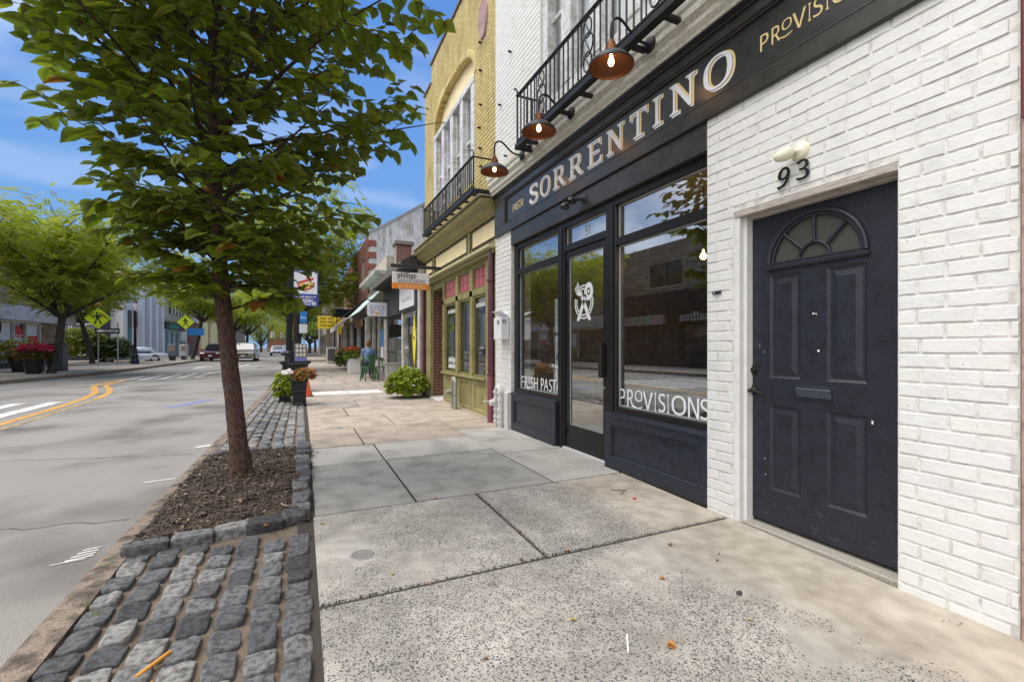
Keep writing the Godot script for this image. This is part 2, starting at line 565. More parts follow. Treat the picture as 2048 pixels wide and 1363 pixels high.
# ---------------------------------------------------------------- pavement slabs
func aggregate_picture() -> Image:
	# worn concrete with the stones showing, over x 0..2.72 and d -0.4..3.36
	var n := 2048
	var data := PackedByteArray()
	data.resize(n * n * 3)
	var big := noise(8, 1.3, 4)
	var mid := noise(9, 7.0, 3)
	var sx := 2.72 / n
	var sd := 3.76 / n
	for j in n:
		var d := 3.36 - j * sd
		var row := PackedFloat32Array()
		row.resize(n / 8 + 2)
		for i in row.size():
			var x := i * 8 * sx
			row[i] = 0.56 + 0.10 * big.get_noise_2d(x, d) + 0.08 * mid.get_noise_2d(x, d)
		for i in n:
			var f := row[i >> 3]
			var g := (i * 73856093) ^ (j * 19349663)
			g = (g ^ (g >> 13)) & 1023
			var v := f + (g / 1023.0 - 0.5) * 0.13
			var o := (j * n + i) * 3
			var x2 := i * sx
			var warm := clampf((x2 - 1.75) * 1.3, 0.0, 0.5)
			data[o] = int(clampf((v + 0.115 + 0.05 * warm) * 255.0, 0, 255))
			data[o + 1] = int(clampf((v + 0.102 + 0.01 * warm) * 255.0, 0, 255))
			data[o + 2] = int(clampf((v + 0.078 - 0.035 * warm) * 255.0, 0, 255))
	var r := RandomNumberGenerator.new()
	r.seed = 99
	for q in 281000:
		var x := r.randf() * 2.72
		var d := -0.4 + r.randf() * 3.76
		var worn := 0.0
		if q >= 270000:   # moss and grit gathered along the joints
			if q % 4 == 0: x = 1.208 + r.randfn() * 0.007; d = r.randf_range(2.155, 3.27)
			else: d = (2.155 if q % 4 < 3 else 3.27) + r.randfn() * (0.006 + 0.012 * absf(big.get_noise_1d(x * 4.0)))
			worn = 2.0
		var b := big.get_noise_2d(x * 1.3 + 7.0, d * 1.3)
		if worn > 1.0: pass
		elif d < 2.155: worn = 0.95 + b * 0.8 - clampf((x - 1.55 - 0.25 * b + (d - 1.0) * 0.18) * 2.4, 0.0, 1.2) - clampf((0.14 - x) * 4.0, 0, 0.4)
		elif x < 1.21: worn = 0.12 + clampf((x - 0.45) * 1.1, 0, 0.75) + b * 0.9
		else: worn = 0.75 + b * 0.7 - clampf((x - 1.75) * 2.2, 0, 1.1)
		if r.randf() > worn: continue
		var rx := (0.0013 + r.randf() * r.randf() * 0.0038)
		var rd := rx * (0.55 + 0.6 * r.randf())
		var dark := 0.22 + 0.36 * r.randf()
		if q >= 270000: dark = 0.14 + 0.16 * r.randf()
		elif r.randf() < 0.1: dark = 0.75
		var ca := cos(r.randf() * PI)
		var sa := sqrt(1.0 - ca * ca)
		var ci := int(x / sx)
		var cj := int((3.36 - d) / sd)
		var ri := int(rx / sx) + 1
		var rj := int(rx / sd) + 1
		for j in range(maxi(0, cj - rj), mini(n, cj + rj + 1)):
			for i in range(maxi(0, ci - ri), mini(n, ci + ri + 1)):
				var ux := (i - ci) * sx
				var ud := (j - cj) * sd
				var e := pow((ux * ca + ud * sa) / rx, 2.0) + pow((ud * ca - ux * sa) / rd, 2.0)
				if e < 1.0:
					var o := (j * n + i) * 3
					var v := dark * (1.0 - 0.2 * e)
					data[o] = int(v * 255); data[o + 1] = int(v * 252); data[o + 2] = int(v * 250)
	return Image.create_from_data(n, n, false, Image.FORMAT_RGB8, data)

func build_sidewalk() -> void:
	var base := st()
	var ds := [-8.0, 0.0, 1.6, 3.3, 8.0, 20.0, 60.0, 100.0]
	for k in ds.size() - 1:
		quad(base, P(-0.02, -0.009 + gy(ds[k]), ds[k]), P(3.2, -0.009 + gy(ds[k]), ds[k]), P(3.2, -0.009 + gy(ds[k + 1]), ds[k + 1]), P(-0.02, -0.009 + gy(ds[k + 1]), ds[k + 1]))
	var walk := structure("pavement", base, mat("joint dirt", [0.06, 0.05, 0.04], 0.95, 0.0, {"tex": tex.grain, "scale": 2.0}))
	var near := mat("worn concrete", [0.92, 0.9, 0.87], 0.92, 0.0, {"tex": ImageTexture.create_from_image(aggregate_picture()), "uv": 1, "coarse": tex.whisper, "cscale": 0.23})
	near.texture_repeat = false
	var kinds := []
	var cols := [[0.54, 0.52, 0.475], [0.49, 0.41, 0.335], [0.46, 0.395, 0.34], [0.52, 0.44, 0.36], [0.43, 0.375, 0.325], [0.42, 0.405, 0.37], [0.88, 0.87, 0.85]]
	for k in cols.size():
		kinds.append(mat("slab concrete %d" % k, cols[k], 0.92, 0.0, {"tex": tex.grain, "scale": 1.0 + 0.13 * k, "coarse": tex.faint, "cscale": 0.21 + 0.03 * k, "nrm": tex.fine_n, "ns": 0.25}))
	var rows := []   # x0, x1, d0, d1, kind (-1: worn near concrete)
	rows.append([0.065, 2.60, -3.0, 2.155, -1])
	rows.append([0.065, 1.208, 2.155, 3.272, -1]); rows.append([1.208, 2.60, 2.155, 3.272, -1])
	rows.append([0.075, 0.758, 3.272, 4.62, 5]); rows.append([0.758, 1.9, 3.272, 4.62, 5])
	rows.append([0.075, 0.758, 4.62, 5.44, 0]); rows.append([0.758, 1.9, 4.62, 5.44, 0])
	rows.append([1.9, 2.66, 3.272, 4.36, 0]); rows.append([1.9, 2.66, 4.36, 5.86, 0])
	rows.append([0.09, 0.66, 5.44, 6.62, 1]); rows.append([0.66, 1.9, 5.44, 6.62, 1]); rows.append([1.9, 2.66, 5.86, 6.62, 1])
	var d := 6.62
	var q := 0
	while d < 60.0:
		var e := d + (1.14 if d < 16 else 1.9)
		var c: float = [1.235, 0.7, 1.0, 1.5][q % 4]
		if d < 11.4 and e > 11.4: e = 11.55
		var kd: int = [3, 1, 4, 2][q % 4]
		if d > 11.5 and d < 12.2:
			e = 12.35
			rows.append([0.24, 1.05, d, e, 6]); rows.append([1.05, 1.86, d, e, 6]); rows.append([1.86, 2.66, d, e, 2]); rows.append([0.09, 0.24, d, e, 2])
		else:
			rows.append([0.09, c, d, e, kd]); rows.append([c, 1.92, d, e, [3, 4, 1, 2][(q * 3 + 1) % 4] if q % 3 else kd]); rows.append([1.92, 2.66, d, e, kd])
		d = e
		q += 1
	for r in rows:
		var s := st()
		var g := 0.006
		var b := 0.008
		var gd: float = 0.0115 if r[3] < 5.5 else 0.009
		var x0: float = r[0] + g; var x1: float = r[1] - g; var d0: float = r[2] + gd; var d1: float = r[3] - gd
		var lift := rng.randf_range(-0.003, 0.003) if r[3] > 3.3 else 0.0
		var y0 := gy(d0) + lift; var y1 := gy(d1) + lift
		var top := [P(x0 + b, y0, d0 + b), P(x1 - b, y0, d0 + b), P(x1 - b, y1, d1 - b), P(x0 + b, y1, d1 - b)]
		var rim := [P(x0, y0 - 0.012, d0), P(x1, y0 - 0.012, d0), P(x1, y1 - 0.012, d1), P(x0, y1 - 0.012, d1)]
		var v := [[top[0], top[3], top[2], top[1]]]
		for k in 4:
			v.append([top[k], top[(k + 1) % 4], rim[(k + 1) % 4], rim[k]])
			v.append([rim[k], rim[(k + 1) % 4], rim[(k + 1) % 4] + Vector3(0, -0.06, 0), rim[k] + Vector3(0, -0.06, 0)])
		for f in v:
			for k in [0, 1, 2, 0, 2, 3]:
				s.set_uv(Vector2(f[k].x / 2.72, (3.36 + f[k].z) / 3.76))
				s.add_vertex(f[k])
		part(walk, "slab", s, near if r[4] < 0 else kinds[r[4]])
	# round drain grate
	var iron := mat("drain iron", [0.40, 0.39, 0.37], 0.6, 0.4, {"tex": tex.grain, "scale": 4.0})
	var at := P(0.30, gy(2.58), 2.58)
	var t := thing("drain_grate", "small round slotted metal drain grate set in the pavement", "drain", at)
	var s2 := st()
	lathe(s2, Transform3D(), [[0.052, 0.0], [0.052, 0.003], [0.061, 0.003], [0.064, 0.0]], 28)
	lpart(t, "ring", s2, iron)
	for k in 7:
		var z := -0.042 + k * 0.014
		var hw := sqrt(maxf(0.0, 0.053 * 0.053 - z * z))
		s2 = st()
		obox(s2, Transform3D(Basis(Vector3.UP, 0.35), Vector3(0, 0.001, 0)) * Transform3D(Basis(), Vector3(0, 0, z)), Vector3(hw, 0.0015, 0.003), 0.0008)
		lpart(t, "bar", s2, iron)
	s2 = st()
	lathe(s2, Transform3D(), [[0.0, 0.0006], [0.053, 0.0006]], 24)
	lpart(t, "silt", s2, mat("drain silt", [0.3, 0.27, 0.23], 0.95))  # plain flat disc closing the slots, a browner, darker tone than the bars
	s2 = st()
	lathe(s2, Transform3D(Basis(), P(0.45, 0.002, 6.72)), [[0.0, 0.003], [0.06, 0.003], [0.065, 0.0]], 24)
	single("valve_cover", s2, iron, "flat round rusty valve cover in the tan pavement", "cover")

# ---------------------------------------------------------------- cobbles and tree pit
func cobble_mesh(r: RandomNumberGenerator) -> ArrayMesh:
	# a worn granite sett about 1 x 1, domed, with uneven rounded sides
	var s := st()
	s.set_smooth_group(0)
	var n := noise(r.randi() % 10000, 1.7, 4)
	var sup := r.randf_range(5.0, 9.0)
	var rings := [[1.0, -0.9], [1.0, 0.0], [0.985, 0.09], [0.945, 0.13], [0.76, 0.138], [0.4, 0.14]]
	var ph := r.randf() * 9.0
	var cut := [r.randf_range(-0.07, 0.07), r.randf_range(-0.07, 0.07)]
	var pts := []
	for g in rings:
		var line := []
		for k in 16:
			var w := TAU * k / 16
			var c := cos(w); var sn := sin(w)
			var rad: float = pow(pow(absf(c), sup) + pow(absf(sn), sup), -1.0 / sup)
			rad *= 1.0 + 0.09 * n.get_noise_2d(c * 1.3 + ph, sn * 1.3) + 0.03 * n.get_noise_2d(c * 5.0 + ph, sn * 5.0 + g[1] * 4.0)
			var x: float = c * rad * 0.5 * g[0]; var z: float = sn * rad * 0.5 * g[0]
			var y: float = g[1] + (0.09 * n.get_noise_2d(x * 3.0 + ph, z * 3.0) + cut[0] * x * 2.0 + cut[1] * z * 2.0) * (1.0 if g[1] > 0 else 0.0)
			line.append(Vector3(x, y, z))
		pts.append(line)
	for i in pts.size() - 1:
		for k in 16:
			quad(s, pts[i][k], pts[i][(k + 1) % 16], pts[i + 1][(k + 1) % 16], pts[i + 1][k])
	var mid := Vector3(0, 0.142 + 0.05 * n.get_noise_2d(ph, 0), 0)
	for k in 16: tri(s, pts[-1][k], pts[-1][(k + 1) % 16], mid)
	return as_mesh(s)

func build_cobbles() -> void:
	var s := st()
	var ds := [-4.0, 0.0, 1.6, 3.3, 6.0, 9.0, 13.0, 18.0, 30.0, 60.0]
	var xs := [-0.86, -0.86, -0.86, -0.85, -0.82, -0.78, -0.7, -0.62, -0.56, -0.56]
	for k in ds.size() - 1:
		quad(s, P(xs[k], -0.018 + gy(ds[k]), ds[k]), P(0.07, -0.018 + gy(ds[k]), ds[k]), P(0.07, -0.018 + gy(ds[k + 1]), ds[k + 1]), P(xs[k + 1], -0.018 + gy(ds[k + 1]), ds[k + 1]))
	var strip := structure("cobble_strip", s, mat("joint sand", [0.2, 0.155, 0.115], 0.95, 0.0, {"tex": tex.speck, "scale": 2.6, "coarse": tex.blotch, "cscale": 1.0, "nrm": tex.rough_n, "ns": 0.9}))
	var shapes := []
	var r := RandomNumberGenerator.new()
	r.seed = 5
	for k in 14: shapes.append(cobble_mesh(r))
	var greys := []
	for c in [[0.18, 0.185, 0.192], [0.12, 0.124, 0.132], [0.27, 0.27, 0.268], [0.21, 0.215, 0.226], [0.085, 0.086, 0.09], [0.37, 0.365, 0.35], [0.15, 0.154, 0.162]]:
		greys.append(mat("granite %d" % greys.size(), c, 0.75, 0.0, {"tex": tex.speck, "scale": 4.3 + 0.3 * greys.size(), "coarse": tex.streak, "cscale": 2.6, "nrm": noise_tex("chip_n", 59, 0.05, 6, [], 512, 12.0), "ns": 1.0, "scale_n": 5.0}))
	var pale := mat("granite pale", [0.36, 0.34, 0.31], 0.8, 0.0, {"tex": tex.speck, "scale": 2.0, "coarse": tex.streak, "cscale": 1.3})
	var list := []   # [distance, transform, material]
	var put := func(x: float, d: float, w: float, l: float, up: float, turn: float, m: Material) -> void:
		var b := Basis(Vector3.UP, turn) * Basis(Vector3(r.randf_range(-1, 1), 0, r.randf_range(-1, 1)).normalized(), r.randf_range(0.0, 0.09))
		b = b.scaled_local(Vector3(w, 0.095 + r.randf() * 0.03, l))
		list.append([d + absf(x) * 0.2, Transform3D(b, P(x, up + gy(d), d)), m])
	for col in 7:
		var d := 0.9 + r.randf() * 0.1
		while d < 3.02 - (0.06 if col < 3 else 0.0):
			var l := r.randf_range(0.115, 0.155)
			var x := -0.012 - col * 0.1285 + r.randf_range(-0.006, 0.006)
			put.call(x, d + l / 2, r.randf_range(0.100, 0.114), l, -0.012 + r.randf_range(-0.004, 0.006), r.randf_range(-0.06, 0.06), greys[r.randi() % 7])
			d += l + r.randf_range(0.008, 0.02)
	# upright stones round the tree pit
	for e in [[-0.77, 3.10, 0.21, 0.10, 0.0], [-0.56, 3.14, 0.2, 0.1, 2], [-0.38, 3.19, 0.17, 0.09, 5], [-0.20, 3.2, 0.2, 0.11, 4], [-0.045, 3.26, 0.14, 0.13, 1]]:
		put.call(e[0], e[1], e[2], e[3], 0.035, 0.1, greys[int(e[4])])
	var d2 := 3.36
	while d2 < 5.6:
		var l := r.randf_range(0.12, 0.2)
		put.call(0.0 + 0.02 * (d2 - 3.3) / 2.0 + r.randf_range(-0.012, 0.012), d2 + l / 2, r.randf_range(0.11, 0.145), l, 0.03 + r.randf_range(-0.02, 0.012), r.randf_range(-0.1, 0.1), greys[r.randi() % 7])
		d2 += l + 0.008
	for k in 6: put.call(-0.76 + k * 0.135, 5.56 + r.randf_range(-0.01, 0.02), 0.125, 0.12, 0.022 + r.randf_range(-0.01, 0.01), r.randf_range(-0.08, 0.08), greys[r.randi() % 7])
	# strip beyond the pit
	for col in 7:
		var d := 5.66 + r.randf() * 0.08
		while d < 34.0:
			var l := r.randf_range(0.12, 0.16) * (1.0 if d < 16 else 1.3)
			var x0 := -0.82 + clampf((d - 6.0) / 12.0, 0, 1) * 0.22
			var wd := (0.06 - x0) / 7.0
			put.call(x0 + wd * (col + 0.5) + r.randf_range(-0.006, 0.006), d + l / 2, wd - 0.022, l, -0.012 + r.randf_range(-0.004, 0.005), r.randf_range(-0.05, 0.05), [pale, greys[2], greys[3], greys[5], pale, greys[0]][r.randi() % 6])
			d += l + 0.022
	list.sort_custom(func(a, b): return a[0] < b[0])
	for k in mini(300, list.size()):
		var o := MeshInstance3D.new()
		o.mesh = shapes[k % shapes.size()]
		o.name = "cobble"
		strip.add_child(o, true)
		o.transform = list[k][1]
		o.material_override = list[k][2]
	var by := {}
	for k in range(300, list.size()):
		if not by.has(list[k][2]): by[list[k][2]] = []
		by[list[k][2]].append(list[k][1])
	var rest := ArrayMesh.new()
	for m in by:
		var q := SurfaceTool.new()
		q.begin(Mesh.PRIMITIVE_TRIANGLES)
		for j in by[m].size(): q.append_from(shapes[j % shapes.size()], 0, by[m][j])
		q.set_material(m)
		q.commit(rest)
	var o2 := MeshInstance3D.new()
	o2.mesh = rest
	o2.name = "cobble_rest"
	strip.add_child(o2, true)
	o2.set_meta("kind", "stuff")
	# mulch bed
	var n := noise(66, 3.0, 4)
	s = st()
	s.set_smooth_group(0)
	var nx := 16; var nd := 36
	var hgt := func(x: float, d: float) -> float:
		var dist := Vector2(x + 0.42, d - 4.25).length()
		return gy(d) + 0.012 + 0.035 * n.get_noise_2d(x * 1.5, d * 1.5) + 0.06 * exp(-dist * dist * 5.0)
	for i in nx:
		for j in nd:
			var x0 := lerpf(-0.86, 0.05, float(i) / nx); var x1 := lerpf(-0.86, 0.05, float(i + 1) / nx)
			var a := lerpf(3.19, 5.55, float(j) / nd); var b := lerpf(3.19, 5.55, float(j + 1) / nd)
			quad(s, P(x0, hgt.call(x0, a), a), P(x1, hgt.call(x1, a), a), P(x1, hgt.call(x1, b), b), P(x0, hgt.call(x0, b), b))
	var bed := structure("tree_pit_soil", s, mat("mulch soil", [0.075, 0.05, 0.035], 0.95, 0.0, {"tex": tex.grain, "scale": 3.0, "nrm": tex.rough_n, "ns": 1.5}))
	var chip := st()
	obox(chip, Transform3D(), Vector3(0.5, 0.12, 0.16), 0.05)
	var xfs := []; var cols := []
	for k in 5200:
		var x := r.randf_range(-0.85, 0.0); var d := r.randf_range(3.2, 5.53)
		var b := Basis.from_euler(Vector3(r.randf_range(-0.5, 0.5), r.randf() * TAU, r.randf_range(-0.5, 0.5))).scaled_local(Vector3.ONE * r.randf_range(0.014, 0.045))
		xfs.append(Transform3D(b, P(x, hgt.call(x, d) + 0.004, d)))
		var v := r.randf_range(0.5, 1.3) * (2.8 if r.randf() < 0.1 else 1.0)
		cols.append(Color(0.088 * v, 0.064 * v, 0.048 * v))
	scatter(bed, "mulch", as_mesh(chip), mat("mulch chips", [1, 1, 1], 0.9, 0.0, {"vc": 1}), xfs, cols, "stuff")
	# small weeds along the kerb and in the joints
	var blade := st()
	for k in 9:
		var a := TAU * k / 9.0
		var out := Vector3(cos(a), 0, sin(a))
		var side := Vector3(-sin(a), 0, cos(a)) * 0.12
		tri(blade, out * 0.1 - side, out * 0.1 + side, out * (0.6 + 0.3 * sin(k * 2.3)) + Vector3(0, 0.7 + 0.3 * cos(k * 1.7), 0))
	xfs = []
	for w in [[-0.82, 4.1], [-0.83, 3.6], [-0.80, 4.6], [-0.81, 5.1], [-0.08, 5.3], [-0.12, 5.4], [-0.05, 3.5], [-0.2, 3.42], [-0.48, 1.62], [-0.79, 2.45], [-0.80, 5.62], [0.065, 5.5], [0.07, 5.75], [0.07, 6.1], [0.075, 6.5], [-0.84, 2.6]]:
		for k in 5:
			var d: float = w[1] + r.randf_range(-0.06, 0.06)
			xfs.append(Transform3D(Basis(Vector3.UP, r.randf() * TAU).scaled_local(Vector3.ONE * r.randf_range(0.012, 0.03)), P(w[0] + r.randf_range(-0.02, 0.02), gy(d) - 0.005, d)))
	var weeds := scatter(self, numbered("weeds"), as_mesh(blade), mat("weed green", [0.11, 0.16, 0.035], 0.8, 0.0, {"back": [0.2, 0.28, 0.05]}), xfs, [], "stuff")
	tag(weeds, "tufts of small green weeds between the kerb, setts and mulch", "weeds")

# ---------------------------------------------------------------- bricks
# a painted brick about .193 long (z), .0575 high, its face at x = 0 looking to -x
func brick_mesh(r: RandomNumberGenerator, edge := 0.0036, wob := 0.0014) -> ArrayMesh:
	var s := st()
	var n := 4
	var hl := 0.0965; var hh := 0.02875
	var top := []; var bot := []; var ftop := []; var fbot := []
	var tilt := r.randf_range(-0.0015, 0.0015)
	for k in n + 1:
		var z := lerpf(-hl, hl, float(k) / n)
		var w := r.randf_range(-wob, wob); var v := r.randf_range(-wob, wob)
		var pull := edge if k > 0 and k < n else edge * 1.5
		var zf := z
		if k == 0: zf += edge
		if k == n: zf -= edge
		ftop.append(Vector3(tilt * k / n + r.randf_range(0, 0.0008), hh - edge * 0.8 + w, zf)); fbot.append(Vector3(tilt * k / n + r.randf_range(0, 0.0008), -hh + edge * 0.8 + v, zf))
		top.append(Vector3(pull, hh + w, z)); bot.append(Vector3(pull, -hh + v, z))
	for k in n:
		quad(s, ftop[k], ftop[k + 1], fbot[k + 1], fbot[k])
		quad(s, top[k], top[k + 1], ftop[k + 1], ftop[k])
		quad(s, fbot[k], fbot[k + 1], bot[k + 1], bot[k])
	quad(s, top[0], ftop[0], fbot[0], bot[0])
	quad(s, ftop[n], top[n], bot[n], fbot[n])
	var bk := [Vector3(0.05, hh, -hl), Vector3(0.05, hh, hl), Vector3(0.05, -hh, hl), Vector3(0.05, -hh, -hl)]
	quad(s, bk[0], bk[1], top[n], top[0]); quad(s, bot[0], bot[n], bk[2], bk[3])
	quad(s, bk[0], top[0], bot[0], bk[3]); quad(s, top[n], bk[1], bk[2], bot[n])
	return as_mesh(s)

# courses of a wall: returns [d centre, y centre, length, height] rows, leaving out the holes ([d0, d1, y0, y1])
func courses(d0: float, d1: float, y0: float, y1: float, holes: Array, unit := 0.2032, course := 0.0677, joint := 0.0102, r: RandomNumberGenerator = rng) -> Array:
	var out := []
	var rows := int(ceil((y1 - y0) / course))
	for k in rows:
		var ya := y0 + k * course
		var yb := minf(ya + course, y1)
		if yb - ya < 0.03: continue
		var spans := [[d0, d1]]
		for h in holes:
			if (ya + yb) / 2 > h[2] and (ya + yb) / 2 < h[3]:
				var next := []
				for p in spans:
					if h[1] <= p[0] or h[0] >= p[1]: next.append(p)
					else:
						if h[0] > p[0] + 0.02: next.append([p[0], h[0]])
						if h[1] < p[1] - 0.02: next.append([h[1], p[1]])
				spans = next
		var shift := unit * (0.5 * (k % 2)) + r.randf_range(-0.012, 0.012)
		for p in spans:
			var c: float = floorf((p[0] - shift) / unit) * unit + shift
			while c < p[1]:
				var a := maxf(c, p[0]); var b := minf(c + unit, p[1])
				if b - a > 0.03: out.append([(a + b) / 2, (ya + yb) / 2, b - a - joint, yb - ya - joint])
				c += unit
	return out

# joins brick rows of a wall that faces the road (side -1: faces -x at x; +1: faces +x) into one mesh
func joined_bricks(rows: Array, x: float, shapes: Array, side := -1.0, end_d := INF) -> ArrayMesh:
	var q := SurfaceTool.new()
	q.begin(Mesh.PRIMITIVE_TRIANGLES)
	for k in rows.size():
		var b := Basis(Vector3.UP, 0.0 if side < 0 else PI).scaled_local(Vector3(1, rows[k][3] / 0.0575, rows[k][2] / 0.193))
		q.append_from(shapes[(k * 7) % shapes.size()], 0, Transform3D(b, P(x, rows[k][1], rows[k][0])))
	return q.commit()

# bricks of a wall that faces the camera (rows hold x in place of d)
func joined_bricks_facing(rows: Array, d: float, shapes: Array) -> ArrayMesh:
	var q := SurfaceTool.new()
	q.begin(Mesh.PRIMITIVE_TRIANGLES)
	for k in rows.size():
		var b := Basis(Vector3.UP, PI / 2).scaled_local(Vector3(1, rows[k][3] / 0.0575, rows[k][2] / 0.193))
		q.append_from(shapes[(k * 7) % shapes.size()], 0, Transform3D(b, P(rows[k][0], rows[k][1], d)))
	return q.commit()

func wall_with_holes(s: SurfaceTool, x0: float, x1: float, d0: float, d1: float, y0: float, y1: float, holes: Array) -> void:
	# solid slab between x0 and x1 with rectangular openings
	var ys := [y0, y1]
	for h in holes:
		ys.append(clampf(h[2], y0, y1)); ys.append(clampf(h[3], y0, y1))
	ys.sort()
	for k in ys.size() - 1:
		if ys[k + 1] - ys[k] < 0.001: continue
		var my: float = (ys[k] + ys[k + 1]) / 2
		var spans := [[d0, d1]]
		for h in holes:
			if my > h[2] and my < h[3]:
				var next := []
				for p in spans:
					if h[1] <= p[0] or h[0] >= p[1]: next.append(p)
					else:
						if h[0] > p[0]: next.append([p[0], h[0]])
						if h[1] < p[1]: next.append([h[1], p[1]])
				spans = next
		for p in spans: bx(s, x0, x1, ys[k], ys[k + 1], p[0], p[1])

# a frame of four bars round an opening on a road-facing wall
func frame_bars(s: SurfaceTool, x0: float, x1: float, d0: float, d1: float, y0: float, y1: float, w: float, b := 0.004) -> void:
	bx(s, x0, x1, y0, y1, d0, d0 + w, b); bx(s, x0, x1, y0, y1, d1 - w, d1, b)
	bx(s, x0, x1, y0, y0 + w, d0 + w, d1 - w, b); bx(s, x0, x1, y1 - w, y1, d0 + w, d1 - w, b)

# raised-and-fielded panel: sunk border with a field standing in it
func sunk_panel(s: SurfaceTool, x: float, d0: float, d1: float, y0: float, y1: float, deep := 0.014, slope := 0.02, field := 0.0) -> void:
	var a := [P(x, y0, d0), P(x, y0, d1), P(x, y1, d1), P(x, y1, d0)]
	var b := [P(x + deep, y0 + slope, d0 + slope), P(x + deep, y0 + slope, d1 - slope), P(x + deep, y1 - slope, d1 - slope), P(x + deep, y1 - slope, d0 + slope)]
	for k in 4: quad(s, a[k], a[(k + 1) % 4], b[(k + 1) % 4], b[k])
	if field <= 0.0:
		quad(s, b[0], b[1], b[2], b[3])
		return
	var i := slope + 0.012
	var j := slope + 0.012 + field
	var c := [P(x + deep, y0 + i, d0 + i), P(x + deep, y0 + i, d1 - i), P(x + deep, y1 - i, d1 - i), P(x + deep, y1 - i, d0 + i)]
	var f := [P(x + 0.002, y0 + j, d0 + j), P(x + 0.002, y0 + j, d1 - j), P(x + 0.002, y1 - j, d1 - j), P(x + 0.002, y1 - j, d0 + j)]
	for k in 4:
		quad(s, b[k], b[(k + 1) % 4], c[(k + 1) % 4], c[k])
		quad(s, c[k], c[(k + 1) % 4], f[(k + 1) % 4], f[k])
	quad(s, f[0], f[1], f[2], f[3])

# iron balcony on a road-facing wall
func balcony(label: String, x_out: float, x_wall: float, d0: float, d1: float, y0: float, y1: float, rings: Array) -> void:
	var t := thing("iron_balcony", label, "balcony", P(x_out, y0, (d0 + d1) / 2), "iron window balconies")
	var iron := mat("black iron", [0.018, 0.018, 0.02], 0.5, 0.3, {"tex": tex.grain, "scale": 3.0})
	var s := st()
	bx(s, x_out - 0.012, x_out + 0.03, y1 - 0.02, y1, d0, d1, 0.006)
	bx(s, x_out + 0.03, x_wall, y1 - 0.02, y1, d0, d0 + 0.03, 0.006); bx(s, x_out + 0.03, x_wall, y1 - 0.02, y1, d1 - 0.03, d1, 0.006)
	part(t, "top_rail", s, iron)
	s = st()
	bx(s, x_out, x_out + 0.018, y0 + 0.07, y0 + 0.095, d0, d1, 0.004)
	bx(s, x_out + 0.018, x_wall, y0 + 0.07, y0 + 0.095, d1 - 0.018, d1, 0.004)
	part(t, "bottom_rail", s, iron)
	s = st()   # platform: deep edge frame with cross bars
	bx(s, x_out - 0.02, x_out + 0.05, y0 - 0.02, y0 + 0.05, d0 - 0.02, d1 + 0.02, 0.01)
	bx(s, x_wall - 0.09, x_wall - 0.03, y0 - 0.02, y0 + 0.05, d0 - 0.02, d1 + 0.02, 0.01)
	bx(s, x_out + 0.05, x_wall, y0 - 0.02, y0 + 0.05, d1 - 0.04, d1 + 0.02, 0.01); bx(s, x_out + 0.05, x_wall, y0 - 0.02, y0 + 0.05, d0 - 0.02, d0 + 0.04, 0.01)
	part(t, "platform_frame", s, iron)
	var m := int((d1 - d0) / 0.35)
	for k in m:
		var d := lerpf(d0, d1, (k + 0.5) / m)
		part(t, "cross_bar", box(x_out + 0.05, x_wall - 0.09, y0, y0 + 0.03, d - 0.02, d + 0.02), iron)
	var n := int((d1 - d0) / 0.085)
	for k in n + 1:
		var d := lerpf(d0 + 0.01, d1 - 0.01, float(k) / n)
		var near_ring := false
		for q in rings:
			if absf(d - q) < 0.1: near_ring = true
		if near_ring: continue
		var b := st()
		obox(b, Transform3D(Basis(Vector3.UP, 0.4), P(x_out + 0.009, (y0 + y1) / 2 + 0.04, d)), Vector3(0.0065, (y1 - y0) / 2 - 0.05, 0.0065), 0.001)
		part(t, "baluster", b, iron)
	for k in 4:
		var x := lerpf(x_out + 0.05, x_wall - 0.03, k / 3.0)
		part(t, "baluster", box(x - 0.006, x + 0.006, y0 + 0.07, y1 - 0.02, d1 - 0.015, d1 - 0.003), iron)
	for d in rings:   # cast scroll ornament: stacked loops between two bars
		var o := st()
		for e in [-1, 1]: tube(o, [P(x_out + 0.01, y0 + 0.09, d + e * 0.1), P(x_out + 0.01, y1 - 0.02, d + e * 0.1)], 0.007, 6)
		for c in [[0.2, 0.062, 0.085], [0.5, 0.085, 0.10], [0.8, 0.062, 0.085]]:
			var yc: float = lerpf(y0 + 0.09, y1 - 0.02, c[0])
			var loop := []
			for k in 17: loop.append(P(x_out + 0.01, yc + sin(TAU * k / 16.0) * c[2], d + cos(TAU * k / 16.0) * c[1]))
			tube(o, loop, 0.008, 5, false)
			tube(o, [P(x_out + 0.01, yc - c[2], d - 0.05), P(x_out + 0.004, yc, d), P(x_out + 0.01, yc + c[2], d + 0.05)], 0.007, 5)
		part(t, "ornament", o, iron)
	for e in [d0, d1]:
		var o := st()
		tube(o, [P(x_out + 0.01, y0, e), P(x_out + 0.01, y1 + 0.05, e), P(x_out - 0.01, y1 + 0.075, e), P(x_out - 0.03, y1 + 0.06, e)], 0.011, 6)
		part(t, "corner_post", o, iron)

